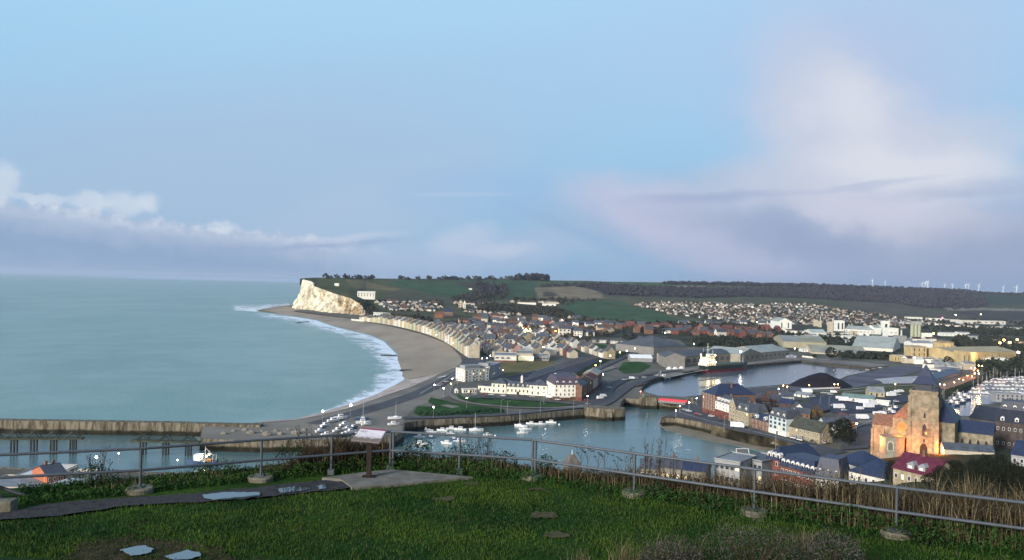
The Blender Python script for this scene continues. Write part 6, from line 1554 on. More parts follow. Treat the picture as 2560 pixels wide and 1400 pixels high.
gs('waste_ground', [(1195,893),(1260,880),(1400,900),(1560,925),(1600,960),(1555,985),(1500,1010),(1180,990),(1150,965),(1170,925)], mat('station_yard',(.10,.10,.085),.9,.25,.04))
ribbon('promenade_road', [(908,801.5),(960,811),(1000,818),(1035,826),(1068,835),(1102,847),(1130,860),(1152,877),(1172,898),(1162,922),(1120,948),(1040,985),(940,1018),(840,1046),(790,1060)], 15, TZ+.30, ASPH)
gs('stubble_field', [(1254,906),(1306,903),(1385,902),(1384,914),(1310,931),(1262,943),(1252,925)], FIELDM)
gs('railway_yard', [(1262,944),(1385,916),(1500,878),(1592,862),(1598,868),(1520,908),(1478,930),(1440,962),(1370,972),(1300,962)], BLUED)
gs('track_bed', [(1385,914),(1500,876),(1600,859),(1590,866),(1500,893),(1440,915),(1385,927)], RUST)
ribbon('hedge_bank', [(1440,945),(1480,918),(1520,899),(1575,876)], (13,13), TZ+.62, HEDGE)
for k in range(5):
    o = ribbon('rail_track', [(1300+10*k,955-7*k),(1400,922-3.5*k),(1500,890-3*k),(1590,866-1.2*k)], 1.6, TZ+.66+.02*k, mat('rail_steel',(.15,.14,.14),.5,.2,.2))
gs('football_pitch', [(1370,863),(1440,856.5),(1510,861),(1535,870),(1480,878),(1410,881),(1368,876)], LAWNF)
gs('lawn', [(1545,924),(1558,906),(1600,903),(1628,914),(1602,930),(1560,934)], LAWNF)
gs('lawn', [(1142,982),(1160,993),(1219,990),(1300,996),(1372,1001),(1448,1011),(1372,1017),(1241,1015),(1175,1008),(1146,996)], LAWNF)
gs('lawn', [(1077,993),(1131,1006),(1197,1014),(1258,1022),(1262,1031),(1153,1037),(1066,1047),(1033,1032),(1044,1015),(1092,1017),(1070,1003)], LAWNF)
ribbon('road', [(1010,1044),(1100,1042),(1262,1035),(1400,1021),(1500,1012),(1545,985),(1580,962),(1640,940)], 9, TZ+.80, ASPH)
ribbon('path', [(1110,972),(1125,985),(1150,1000),(1200,1010),(1300,1018),(1400,1018),(1480,1012)], 5, TZ+.84, PAVE)
ribbon('road', [(1180,992),(1260,995),(1380,1003),(1470,1010),(1520,985),(1500,950),(1470,935),(1530,905),(1590,880),(1640,862)], 9, TZ+.88, ASPH)
ribbon('road', [(1160,925),(1195,905),(1225,893),(1250,872),(1262,850),(1330,836),(1440,834),(1600,836)], 9, TZ+.92, ASPH)
ribbon('road', [(1500,1000),(1530,965),(1570,945),(1620,935),(1700,925)], 10, TZ+.96, ASPH)
gs('quay_surface', [(1624,949),(1650,942),(1675,936),(1747,922),(1870,911),(1959,903),(2003,899),(2060,906),(2182,917),(2230,912),(2060,897),(1980,893),(1850,906),(1715,916),(1640,930)], PAVE)
gs('lawn', [(1100,1013),(1120,1011),(1150,1016),(1130,1020)], PAVE)
# old port side
gs('quay_surface', [(1700,1021),(1757,990),(1800,984),(1870,973),(1960,966),(1990,980),(1900,1000),(1760,1012),(1752,1028),(1850,1062),(1960,1092),(2060,1115),(2120,1130),(2010,1150),(1990,1111),(1937,1096),(1841,1077),(1752,1055),(1700,1043),(1660,1042)], ASPH)
gs('coal_quay', [(1960,963),(2090,957),(2120,942),(2190,925),(2250,915),(2300,915),(2310,925),(2185,960),(2120,972),(1990,978)], mat('coal_quay_surface',(.085,.085,.11),.8,.35,.06,.3,col2=(.17,.17,.19),cover=.25,stretch=(.4,1,1)))
gs('concrete_apron', [(2184,948),(2240,943),(2300,940),(2330,950),(2300,958),(2208,959),(2200,952)], mat('pale_apron',(.38,.38,.40),.8,.15,.1))
gs('verge', [(1990,978),(2110,972),(2200,962),(2330,960),(2350,972),(2270,985),(2120,984),(2010,984)], mat('verge_grass',(.075,.08,.045),1,.3,.1,.05))
gs('car_park', [(2012,989),(2105,988),(2182,1000),(2270,985),(2290,1000),(2240,1010),(2168,1031),(2088,1034),(2035,1015)], BASPH)
gs('paving', [(2088,1036),(2168,1033),(2195,1036),(2184,1056),(2115,1080),(2108,1058)], PAVE)
gs('street', [(2115,1082),(2184,1058),(2240,1015),(2262,1020),(2200,1080),(2170,1120),(2100,1125)], ASPH)
gs('lamp_lit_quay', [(2335,965),(2360,958),(2420,937),(2437,930),(2440,945),(2400,962),(2362,974)], mat('lamplit_paving',(.26,.15,.10),.9,.15,.1))  # the lamps' orange light is put into the quay colour
gs('grass_bank', [(2362,976),(2402,962),(2442,944),(2470,930),(2480,940),(2440,956),(2402,974),(2374,990),(2362,998)], HEDGE)
gs('beach_road_markings', [(1094,945),(1096,943),(1116,938),(1114,941)], FRAME)
strip_mesh('embankment', [(1649,1061),(1700,1064),(1740,1067),(1784,1089),(1838,1102),(1883,1113),(1936,1121),(1990,1140)], [(1655,1043.5),(1686,1042.5),(1720,1049),(1752,1055.5),(1800,1067),(1841,1077.5),(1937,1096.5),(1990,1111.5)], .3, TZ+.2, mat('embankment_scrub',(.075,.065,.04),1,.5,.12,.05,col2=(.015,.014,.010),cover=.5), rows=5, N=60, amp=1.5)
strip_mesh('sand_bank', [(1645,1062),(1652,1070),(1676,1080),(1712,1090),(1784,1107),(1856,1118),(1927,1133),(1990,1152)], [(1655,1060),(1690,1063),(1740,1067),(1784,1089),(1838,1102),(1883,1113),(1936,1121),(1990,1138)], -.05, .6, SANDM, rows=5, N=50, curve=.6)
sheet('near_beach', [(-400,1150),(0,1166),(60,1174),(190,1180),(120,1190),(-400,1170)], .4, SANDM)
# jetties
tag(wall_strip('stone_jetty', [(-700,1034),(0,1051),(200,1054),(420,1057.5),(560,1061),(650,1063)], 8.0, z0=-2, thick=7, side=1, lip=0), kind='structure')
def timber(name, a, b, n, z, lab):
    A, B = G(a[0],a[1],z), G(b[0],b[1],z); r = empty(name, (A.x,A.y,0), 0, lab, 'jetty', 'timber jetties'); o = Vector((A.x,A.y,0))
    A, B = A-o, B-o; gm = mat('weathered_timber',(.055,.062,.045),.9,.35,.5,.1); dk = mat('wet_pile',(.018,.022,.022),.6,.3,.5,.3)
    t = (B-A); t.z = 0; L = t.length; t.normalize(); nn = Vector((-t.y,t.x,0))
    mb = MB(); c = [A-nn*2, B-nn*2, B+nn*2, A+nn*2]; mb.add([(p.x,p.y,z-.9) for p in c]+[(p.x,p.y,z) for p in c], [(3,2,1,0),(4,5,6,7),(0,1,5,4),(1,2,6,5),(2,3,7,6),(3,0,4,7)]); mb.build('deck', gm, r)
    mb = MB()
    for s in (-2,2):
        mb.tube(A+nn*s+Vector((0,0,1.1)), B+nn*s+Vector((0,0,1.1)), .07, n=5)
        for i in range(int(L/4)): p = A+nn*s+t*(i*4); mb.tube(p, p+Vector((0,0,1.1)), .06, n=4)
    mb.build('railing', gm, r)
    for i in range(n):
        p = A+t*(L*(i+.5)/n) if n > 1 else A; mb = MB()
        for s in (-1.6,1.6):
            q = p+nn*s; mb.tube((q.x-.9*t.x,q.y-.9*t.y,-2),(q.x-.9*t.x,q.y-.9*t.y,z-.9),.45,n=7); mb.tube((q.x+.9*t.x,q.y+.9*t.y,-2),(q.x+.9*t.x,q.y+.9*t.y,z-.9),.45,n=7)
            mb.tube(q+Vector((0,0,z-5)), q+t*4.5+Vector((0,0,z-.9-q.z)), .28, n=5); mb.tube(q+Vector((0,0,z-5)), q-t*4.5+Vector((0,0,z-.9-q.z)), .28, n=5)
        mb.build('pile', dk, r)
timber('timber_jetty', (-140,1094), (208,1094), 7, 9, 'timber jetty on braced piles in the harbour channel, long left part')
timber('timber_jetty', (330,1099), (500,1103), 3, 8, 'timber jetty on braced piles joining the stone quay, right part')
# pontoons, buoys, beacon
def beacon():
    g = G(1619,1055,0); r = empty('channel_beacon', g, 0, 'dark beacon post standing in the harbour water before the lock', 'beacon'); mb = MB(); mb.tube((0,0,-1),(0,0,5.2),.5,.4,8); mb.build('post', DGREY, r); mb = MB(); mb.tube((0,0,5.2),(0,0,6.6),.7,.2,8); mb.build('topmark', DGREY, r)
beacon()
# lock and red footbridge
def lock():
    A, B = G(1646,1002,8), G(1712,1008,8); r = empty('lift_bridge', (A.x,A.y,0), 0, 'low bridge over the lock with bright red parapet and pale lattice', 'bridge'); o = Vector((A.x,A.y,0)); A, B = A-o, B-o
    t = (B-A).normalized(); n = Vector((-t.y,t.x,0)); L = (B-A).length
    def beam(d0,d1,z0,z1,m,nm):
        c = [A+n*d0, B+n*d0, B+n*d1, A+n*d1]; mb = MB(); mb.add([(p.x,p.y,z0) for p in c]+[(p.x,p.y,z1) for p in c], [(3,2,1,0),(4,5,6,7),(0,1,5,4),(1,2,6,5),(2,3,7,6),(3,0,4,7)]); mb.build(nm, m, r)
    RP = mat('red_paint',(.55,.03,.06),.5,.1,.5)
    beam(0,7,6.6,7.2,DGREY,'deck'); beam(-.2,0,8.6,9.9,RP,'parapet'); beam(7,7.2,7.2,9.4,RP,'parapet')
    mb = MB()
    for i in range(15): p = A+t*(L*i/14); mb.tube((p.x,p.y,6.9),(p.x,p.y,8.6),.12,n=4)
    for i in range(14): p, q = A+t*(L*i/14), A+t*(L*(i+1)/14); mb.tube((p.x,p.y,6.9),(q.x,q.y,8.6),.09,n=4)
    mb.build('lattice', FRAME, r)
    for (px,py,w_,h_,lb) in ((1622,1003,26,3.2,'left'),(1728,1010,14,2.5,'right')):
        a = G(px-w_*.8,py,6.5); mb = MB(); W = w_*1.6*a.y/F; mb.box(0,0,-7,W,9,h_); mb.box(W*.1,2,h_,W*.25,5,h_+2.6); mb.box(W*.6,2,h_,W*.75,5,h_+2.2); mb.box(-.3,-.3,h_-.5,W+.3,9.3,h_-.1)
        oo = mb.build('lock_pier', M_QUAY); oo.location = a; tag(oo, 'stone lock pier at the %s end of the red-parapet bridge'%lb, 'lock pier')
lock()
def pierhead():
    g = G(1515,1030,6.5); mb = MB(); mb.prism([(14*math.cos(a)*(1 if abs(math.cos(a))<.9 else 1.1), 8*math.sin(a)) for a in [2*math.pi*k/16 for k in range(16)]], -8.5, 2.6)
    o = mb.build('pier_head', M_QUAY); o.location = (g.x, g.y+6, 6.5); tag(o, 'rounded weathered stone pier head at the end of the north quay', 'pier head')
pierhead()
# coal heap
def coal():
    g = G(2052,966,TZ); V = []; n, k = 48, 18
    for j in range(k+1):
        for i in range(n):
            a = 2*math.pi*i/n; rr = j/k; x = 33*rr*math.cos(a); y = 17*rr*math.sin(a)
            h = 12.6*max(0,1-rr**2)**1.15; h += (fbm((x+60)*.08,(y+60)*.11,4,3)-.5)*7*(1-rr)
            V.append((x+2*math.sin(3*a)*rr, y, max(h,-.3) if j < k else -.4))
    Q = [(j*n+i,(j+1)*n+i,(j+1)*n+(i+1)%n,j*n+(i+1)%n) for j in range(k) for i in range(n)]
    o = np_mesh('coal_heap', V, Q, mat('coal',(.012,.011,.017),.8,.4,.4,.2,bump=.3,bscale=1)); o.location = g; tag(o, 'large black coal heap on the quay of the inner basin', 'coal heap')
coal()
# cargo ship
def ship():
    A, B = G(1752,931,3.9), G(1864,923,3.9); rz = math.atan2(B.y-A.y,B.x-A.x); L = (B-A).length
    r = empty('cargo_ship', (A.x,A.y,3.9), rz, 'cargo ship with floodlit white bridge, dark green hull and red waterline', 'ship')
    r.scale = (1,1,1.28)
    HG = mat('hull_green',(.012,.022,.024),.5,.15,.2); HR = mat('hull_red',(.15,.022,.035),.6,.2,.3); SW = mat('ship_white',(.75,.72,.60),.5,.08,.3)
    N = 16; secs = []
    for i in range(N+1):
        t = i/N; b = 6.6*min(1,(t/.08+.45))*(1 if t < .78 else max(.03,1-((t-.78)/.22)**1.7)); sh = 1.2*max(0,(t-.75)/.25)**1.5*2.0+(.8 if t < .2 else 0)
        secs.append((t*L + (2.2 if t > .99 else 0), b, sh))
    for nm, m, z0, z1, fl in (('hull_bottom',HR,-1.2,2.1,.88),('hull',HG,2.1,5.4,1)):
        vs = []; 
        for x,b,sh in secs:
            top = z1+(sh if nm == 'hull' else 0); bb = b*fl
            vs += [(x,-bb,z0),(x,-b if nm=='hull' else -b,top),(x,b,top),(x,bb,z0)]
        if nm == 'hull': vs = [(x, (y*1.0), z) for x,y,z in vs]
        fs = []
        for i in range(N):
            a, b_ = 4*i, 4*i+4
            for k in range(4): fs.append((a+k, b_+k, b_+(k+1)%4, a+(k+1)%4))
        fs += [(0,1,2,3),(4*N+3,4*N+2,4*N+1,4*N)]
        mesh_obj(nm, vs, fs, m, r)
    mb = MB(); mb.box(L*.27,-5,5.5,L*.86,5,7.2); mb.build('hatch_covers', mat('hatch_green',(.09,.12,.10),.7,.2,.2), r)
    for i,(x0,x1,z0,z1,w_) in enumerate([(.03,.235,5.8,8.6,6),(.05,.225,8.6,11.4,5.6),(.06,.215,11.4,14,5.2),(.075,.21,14,16.4,6.8)]):
        mb = MB(); mb.box(L*x0,-w_,z0+.002,L*x1,w_,z1); d = mb.build('superstructure', SW, r)
        for k in range(5): plate('window', d, GLASS, L*x0+(L*(x1-x0))*(k+.5)/5, -w_, (z0+z1)/2, 1.0, .9)
        mb = MB(); mb.box(L*x0-.4,-w_-.4,z1-.15,L*x1+.4,w_+.4,z1+.05)
    mb = MB(); mb.box(L*.04,-1.8,14,L*.075,1.8,18.5); mb.build('funnel', HG, r)
    mb = MB(); x = L*.14; mb.tube((x,0,16.4),(x,0,26),.3,.15); mb.tube((x-.1,-3,20),(x-.1,3,20),.12); mb.tube((x,-2,23),(x,2,23),.1); mb.tube((x+4,-4,16.4),(x+4,-4,20),.15); mb.tube((x-4,3,16.4),(x-4,3,21),.15); mb.build('mast', SW, r)
    mb = MB(); mb.tube((L*.93,0,7.5),(L*.93,0,14),.25,.12); mb.build('foremast', SW, r)
    mb = MB()
    for (x,y,z) in ((.24,-5,9),(.24,3,9),(.1,-6.6,12),(.17,-6.6,9.6),(.2,-7,15.5),(.05,-6.3,9.5)): mb.ball((L*x,y,z), .5, 8, 5)
    mb.build('deck_lamps', mat('lamp_glow_warm',(1,.8,.5),.5,0,1,em=(1,.78,.40),ems=30), r)
    for x,y,z,E_ in ((.13,-15,13,3000),(.245,-10,14,1500),(.02,-10,12,1200)):
        l = bpy.data.lights.new('deck_floodlight','POINT'); l.energy = E_; l.color = (1,.80,.48); l.shadow_soft_size = 1.2; o = bpy.data.objects.new('deck_floodlight', l); COL.objects.link(o); o.location = Matrix.Translation(A) @ Matrix.Rotation(rz,4,'Z') @ Vector((L*x,y,z))
ship()

# low walls, tracks and clutter around the docks
def low_wall(A, B, h, t, m, label, cat='wall', name='boundary_wall'):
    a, rz, L = frame_of(A, B, TZ); mb = MB(); mb.box(0,0,-.5,L,t,h); mb.box(-.1,-.1,h,L+.1,t+.1,h+.25)
    o = mb.build(name, m); o.location = a; o.rotation_euler.z = rz; tag(o, label, cat)
low_wall((2086,890),(2180,889),2.6,.5,CREAM,'long pale boundary wall in front of the long lichen-roofed sheds')
low_wall((2005,893),(2040,897),2.2,.5,PALEW,'short pale wall by the big round dark tree')
low_wall((1430,939),(1462,962),3.5,.6,BRICK,'curved-topped brown wall behind the white hotel')
low_wall((2003,976),(2100,972),1.6,.3,FRAME,'white railings below the coal heap')
low_wall((2110,984),(2200,976),1.6,.3,GREYM,'grey fence line between coal quay and car park')
gs('track_marks', [(1745,950),(1830,940),(1835,942),(1750,953)], PAVE)
for i,(pts,w_) in enumerate([([(1700,1030),(1760,1048),(1850,1070),(1940,1092),(2040,1117)],.5),([(1270,1033),(1400,1022),(1500,1013)],.4),([(1050,984),(1110,950),(1160,920)],.5),([(2010,978),(2100,975),(2200,966),(2330,962)],1.2),([(1990,902),(2060,907),(2180,918)],1.0),([(1660,946),(1740,929),(1860,911),(1980,896)],1.0),([(2120,1075),(2180,1050),(2230,1020)],.5)]):
    ribbon('road_marking', pts, w_, z_[0]+.1+.03*i, mat('road_paint',(.55,.55,.52),.8,.2,.3))
for i,(x0,y0,x1,y1) in enumerate([(1590,936,1640,930),(1650,940,1700,931),(1730,926,1745,922),(1540,950,1570,944),(1500,925,1530,915),(1580,962,1598,957)]):
    gs('yard_patch', [(x0,y0),(x1,y1),(x1+14,y1+3),(x0+10,y0+4)], [PAVE,TANP,RUST][i%3])

rs = [(612,1076,1.6),(628,1083,2.2),(655,1080,1.3),(668,1088,2.6),(690,1078,1.5),(702,1086,1.9),(722,1074,1.2),(740,1084,2.4),(760,1076,1.4),(775,1090,1.8),(560,1085,1.5),(585,1078,1.2)]
for i,(x,y,s) in enumerate(sorted(rs)):
    V = []; n = 9
    for j in range(5):
        for k in range(n):
            a = 2*math.pi*k/n; rr = s*math.sin(math.pi*(j+.5)/5.2)*(.75+.5*vnoise(i*3.1+k*.9, j*1.3)); V.append((rr*1.4*math.cos(a), rr*math.sin(a), s*.9*(1-j/2.2)))
    Q = [(j*n+k,(j+1)*n+k,(j+1)*n+(k+1)%n,j*n+(k+1)%n) for j in range(4) for k in range(n)]+[tuple(range(n))]
    o = mesh_obj('boulder', V, Q, mat('boulder_stone',(.20,.185,.155),.95,.4,.8,.1)); o.location = G(x,y,TZ+.2); tag(o, 'weathered stone boulder on the bare quay by the jetty root, %s from the left'%ORD[i], 'boulder', 'boulders at the jetty root')
# ================================================================ BOATS, VEHICLES, LAMPS
BW = mat('boat_white', (.78,.79,.80), .4, .06, 1, .4); BB = mat('boat_blue', (.05,.09,.18), .5, .1, 1, .4); BK = mat('boat_dark', (.03,.035,.04), .5, .2, 1)
def hull(mb, L, W, h, z0=-.35, mi=0):
    N = 8; vs = []
    for i in range(N+1):
        t = i/N; b = W/2*(.82+.18*min(1,t*4))*(1 if t < .5 else max(.02,1-((t-.5)/.5)**2.2)); sh = .35*h*max(0,t-.4)
        x = (t-.5)*L; vs += [(x,-b*.6,z0),(x+(.06*L if i==N else 0),-b,h+sh),(x+(.06*L if i==N else 0),b,h+sh),(x,b*.6,z0)]
    fs = []
    for i in range(N):
        a, b = 4*i, 4*i+4
        for k in range(4): fs.append((a+k,b+k,b+(k+1)%4,a+(k+1)%4))
    mb.add(vs, fs+[(0,1,2,3),(4*N+3,4*N+2,4*N+1,4*N)], mi); return mb
def motorboat(hm_=BW, L=7.5):
    r = empty('motorboat', (0,0,-500)); hull(MB(),L,2.6,.9).build('hull', hm_, r)
    mb = MB(); mb.box(-L*.18,-.85,.9,L*.16,.85,2.1); c = mb.build('cabin', BW, r); plate('window', c, GLASS, -L*.01, -.85, 1.65, L*.26, .45); plate('window', c, GLASS, -L*.01, .97, 1.65, L*.26, .45)
    mb = MB(); mb.add([(L*.16,-.8,1.0),(L*.16,.8,1.0),(L*.26,.6,1.05),(L*.26,-.6,1.05),(L*.16,-.8,2.0),(L*.16,.8,2.0)],[(0,1,2,3),(4,3,2,5),(0,3,4),(1,5,2),(0,4,5,1)]); mb.build('windscreen', GLASS, r); return r
def sailboat(hm_=BW, L=9, mh=11.5):
    r = empty('sailboat', (0,0,-500)); hull(MB(),L,2.9,1.1).build('hull', hm_, r)
    mb = MB(); mb.box(-L*.05,-.8,1.1,L*.22,.8,1.75); mb.build('cabin', BW, r)
    mb = MB(); mb.tube((L*.1,0,1),(L*.1,0,mh),.11,.07,6); mb.tube((L*.1,-.7,mh*.62),(L*.1,.7,mh*.62),.05,n=4); mb.build('mast', mat('alloy',(.55,.56,.58),.4,.1,1), r)
    mb = MB(); mb.tube((L*.1,0,2.3),(-L*.32,0,2.4),.22,.14,7); mb.build('furled_sail', BB, r)
    mb = MB(); mb.tube((L*.1,0,mh),(L*.5,0,1.3),.025,n=3); mb.tube((L*.1,0,mh),(-L*.48,0,1.2),.025,n=3); mb.build('stays', BK, r); return r
def fishing(L=13):
    r = empty('fishing_boat', (0,0,-500)); hull(MB(),L,4.4,1.9).build('hull', BB, r)
    mb = MB(); mb.box(L*.02,-1.5,1.9,L*.24,1.5,4.6); c = mb.build('wheelhouse', BW, r); plate('window', c, GLASS, L*.13, -1.5, 3.9, L*.17, .7)
    mb = MB(); mb.tube((-L*.1,0,1.9),(-L*.1,0,8),.14,.08,6); mb.tube((-L*.1,0,7.4),(-L*.4,0,4.2),.1,.06,5); mb.tube((-L*.42,-1.6,1.9),(-L*.42,-1.6,4.6),.09); mb.tube((-L*.42,1.6,1.9),(-L*.42,1.6,4.6),.09); mb.tube((-L*.42,-1.6,4.6),(-L*.42,1.6,4.6),.09); mb.build('gantry', BW, r)
    mb = MB(); mb.box(-L*.35,-1.3,1.9,-L*.15,1.3,2.6); mb.build('deck_gear', mat('net_orange',(.30,.14,.05),.9,.3,2), r); return r
PB = dict(m=motorboat(), m2=motorboat(BB,6.5), s=sailboat(), s2=sailboat(BB,10,13.5), f=fishing())
def boat(k, px, py, z, rz, label, group, s=1.0):
    o = copy_tree(PB[k]); g = G(px,py,z); o.location = (g.x,g.y,z); o.rotation_euler.z = rz; o.scale = (s,s,s); return tag(o, label, {'f':'fishing boat','s':'sailboat'}.get(k[0],'motorboat'), group)
KN = dict(m='white motorboat', m2='small blue-hulled motorboat', s='white sailboat', s2='blue sailboat', f='blue fishing boat')
moor = [('m',1061,1075,3.2,1.0),('m',1079,1081,.1,.9),('m',1106,1077,3.0,1.0),('m',1129,1073,.1,1.05),('m',1127,1085,3.2,.75),('m',1151,1075,3.0,1.1),('s',1191,1076,3.3,1.05),('m',1219,1088,.1,.8),('s',1302,1066,2.9,1.0),('m',1313,1074,.1,1.1),('m',1306,1083,.2,1.0),('m',1328,1060,3.0,.95),('m',1352,1061,.1,1.0),('m',1378,1057,3.1,1.0),('m',1048,1094,.1,.9),('m2',1077,1094,3.0,.9),('m',1050,1111,.1,1.1),('m',1117,1109,2.9,1.0),('m',1149,1105,.1,1.1),('m2',1134,1099,3.1,.8)]
for i,(k,x,y,a,s) in enumerate(sorted(moor, key=lambda t:t[1])): boat(k,x,y,.03,a+rng.uniform(-.15,.15),'%s moored in the outer harbour, %s boat from the left'%(KN[k],ORD[i]),'boats moored in the outer harbour',s)
yard = [('m',800,1078,.9,.9),('m2',806,1070,1.0,.9),('m',813,1064,1.0,1),('m',817,1087,.6,.9),('m',833,1052,.7,1.1),('m',845,1077,.9,1),('m',852,1045,.5,1.2),('m',861,1062,.9,1),('m',876,1080,.8,1),('m2',884,1070,.9,1),('s2',904,1048,.2,.9),('m',907,1057,.3,1.2),('m',916,1061,.6,.9),('s',986,1046,.2,1),('m',984,1061,.4,1),('m',940,1090,.3,1),('m',858,1088,.9,.9),('m',893,1088,.7,.9),('m',868,1072,.9,.9)]
for i,(k,x,y,a,s) in enumerate(sorted(yard, key=lambda t:t[1])): boat(k,x,y,TZ+.9,a,'%s laid up in the boat yard, %s boat from the left'%(KN[k],ORD[i]),'boats laid up in the boat yard',s)
def cradle(x,y):
    pass
# marina: rows on pontoons
mrow = [(2476,2560,944,10),(2462,2570,950,12),(2452,2575,957,12),(2440,2580,965,13),(2428,2585,974,13),(2420,2470,984,5),(2500,2590,984,8),(2535,2600,996,5)]
PONT = mat('pontoon_deck', (.22,.22,.20), .9, .2, .5); bi = 0
for ri,(x0,x1,y,n) in enumerate(mrow):
    a, b = G(x0,y+1.2,3.9), G(x1,y+1.2+.0243*(x1-x0)*.5,3.9); t = (b-a).normalized(); nn = Vector((-t.y,t.x,0)); mb = MB(); c = [a-nn*1.2,b-nn*1.2,b+nn*1.2,a+nn*1.2]
    mb.prism([(p.x,p.y) for p in c], 3.7, 4.5); tag(mb.build('pontoon', PONT), 'floating pontoon of the marina, %s from the far side'%ORD[ri], 'pontoon', 'marina pontoons')
    for i in range(n):
        f = (i+.5)/n; px = x0+(x1-x0)*f; py = y+.0243*(x1-x0)*.5*f; k = str(rng.choice(['s','s','s2','m','m','m2']))
        boat(k,px,py-.4,3.92,math.pi/2+rng.uniform(-.1,.1),'%s in the marina, %s from the left at the %s pontoon'%(KN[k],ORD[i],ORD[ri]),'boats in the marina',rng.uniform(.75,1.1))
for i,(x,y,a) in enumerate([(2377,1011,.5),(2391,1015,.6),(2384,1003,.4),(2400,1000,.5),(2410,994,.4),(2405,1008,.5),(2420,1000,.6),(2396,991,.4)]): boat('f',x,y,3.92,a,'fishing boat moored right of the church tower, %s of its cluster'%ORD[i],'fishing boats at the marina entrance',.85)
for i,(x,y,a) in enumerate([(2222,1030,.2),(2236,1024,.3),(2230,1036,.2)]): boat('f',x,y,TZ+.8,a,'boat laid up beside the car park left of the church, %s'%['left one','right one','front one'][i],'boats laid up by the car park',.7)
for i,(k,x,y,a) in enumerate([('f',1655,948,.2),('m',1668,946,.3)]): boat(k,x,y,3.95,a,['small fishing boat moored alone left of the cargo ship','small motorboat moored beside the fishing boat left of the cargo ship'][i],'boats at the basin quay',1.1)
# trawler with lit deck
o = boat('f',505,1163,.03,math.pi-.1,'fishing trawler with blazing deck lights, bow pointing left, in the near channel','working trawler',1.25)
mb = MB()
for x,y,z in ((-1.2,-1.3,3.6),(-.2,1.3,4.4),(-3.0,0,4.8)): mb.ball((x,y,z),.38,8,5)
c = mb.build('deck_lamps', MATS['lamp_glow_warm']); c.parent = o
l = bpy.data.lights.new('trawler_light','POINT'); l.energy = 2600; l.color = (1,.82,.35); l.shadow_soft_size = .5; lo = bpy.data.objects.new('trawler_light', l); COL.objects.link(lo); g = G(511,1158,0); lo.location = (g.x,g.y-2,6)
for i,(x,y) in enumerate([(1364,1073),(1352,1095),(1398,1062),(1238,1090)]):
    mb = MB(); mb.ball((0,0,.2),.7,8,5); oo = mb.build('mooring_buoy', BRICK if i == 1 else BW); oo.location = G(x,y,0); tag(oo, ['pale mooring buoy right of the motorboats','reddish mooring buoy alone on the open harbour water','small white mooring buoy, rightmost','white mooring buoy by the harbour centre'][i], 'buoy', 'mooring buoys')
# cars, vans, lorries
def car(m):
    r = empty('car', (0,0,-500)); mb = MB(); L = 4.3
    mb.add([(-L/2,-.85,.35),(L/2,-.85,.35),(L/2,.85,.35),(-L/2,.85,.35),(-L/2,-.85,.85),(L/2,-.85,.75),(L/2,.85,.75),(-L/2,.85,.85)],[(3,2,1,0),(4,5,6,7),(0,1,5,4),(1,2,6,5),(2,3,7,6),(3,0,4,7)]); mb.build('body', m, r)
    mb = MB(); mb.add([(-1.9,-.8,.84),(1.0,-.8,.80),(1.0,.8,.80),(-1.9,.8,.84),(-1.5,-.65,1.40),(.3,-.65,1.40),(.3,.65,1.40),(-1.5,.65,1.40)],[(4,5,6,7),(0,1,5,4),(1,2,6,5),(2,3,7,6),(3,0,4,7)]); mb.build('cabin', GLASS, r)
    mb = MB(); mb.box(-1.45,-.62,1.402,.28,.62,1.45); mb.build('roof_panel', m, r)
    for x in (-1.35,1.35):
        for y in (-.86,.70): mb = MB(); mb.tube((x,y,.33),(x,y+.16,.33),.33,n=10); mb.build('wheel', BK, r)
    return r
def van(m, L=5.6, h=2.5, nm='van'):
    r = empty(nm, (0,0,-500)); mb = MB(); mb.box(-L/2,-1.0,.4,L/2-1.2,1.0,h); mb.build('box_body', m, r)
    mb = MB(); mb.add([(L/2-1.2,-.95,.4),(L/2,-.95,.4),(L/2,.95,.4),(L/2-1.2,.95,.4),(L/2-1.2,-.95,h*.85),(L/2-.5,-.95,h*.80),(L/2-.5,.95,h*.80),(L/2-1.2,.95,h*.85),(L/2,-.95,h*.5),(L/2,.95,h*.5)],[(0,1,8,5,4),(3,7,6,9,2),(4,5,6,7),(1,2,9,8),(5,8,9,6),(0,3,2,1)]); c = mb.build('cab', m, r); plate('windscreen', c, GLASS, L/2-.2, 0, h*.66, 1.5, h*.25, math.pi/2)
    for x in (-L*.3,L*.3):
        for y in (-1.0,.8): mb = MB(); mb.tube((x,y,.4),(x,y+.2,.4),.4,n=10); mb.build('wheel', BK, r)
    return r
CW_ = mat('car_white',(.75,.76,.78),.35,.03,1,.5); CD = mat('car_dark',(.03,.035,.05),.35,.1,1,.5); CR = mat('car_red',(.30,.02,.03),.35,.1,1,.5); CS = mat('car_silver',(.35,.36,.38),.35,.08,1,.5)
PILE_ = 0
PC = dict(w=car(CW_), d=car(CD), r=car(CR), s=car(CS), v=van(CW_), t=van(CW_,9,3.6,'lorry'))
VN = dict(w='white car', d='dark car', r='red car', s='silver car', v='white van', t='white box lorry')
def veh(k, px, py, rz, label, group): 
    o = copy_tree(PC[k]); g = G(px,py,TZ); o.location = (g.x,g.y,TZ+1.25); o.rotation_euler.z = rz; return tag(o, label, {'v':'van','t':'lorry'}.get(k,'car'), group)
def fleet(items, where, group, rz=0.0):
    for i,(k,x,y) in enumerate(sorted(items, key=lambda t:t[1])): veh(k,x,y,rz+rng.uniform(-.08,.08),'%s %s, %s from the left'%(VN[k],where,ORD[i]),group)
fleet([('w',1228,991),('r',1210,992),('w',1258,994),('d',1270,995),('d',1300,996),('d',1315,996),('s',1330,997),('v',1374,999),('w',1394,1004),('s',1186,990)],'parked before the station','cars before the station')
fleet([('v',1500,1001),('v',1508,996),('w',1523,973),('s',1470,1015),('r',1466,1006)],'near the lock road','vehicles on the lock road',.5)
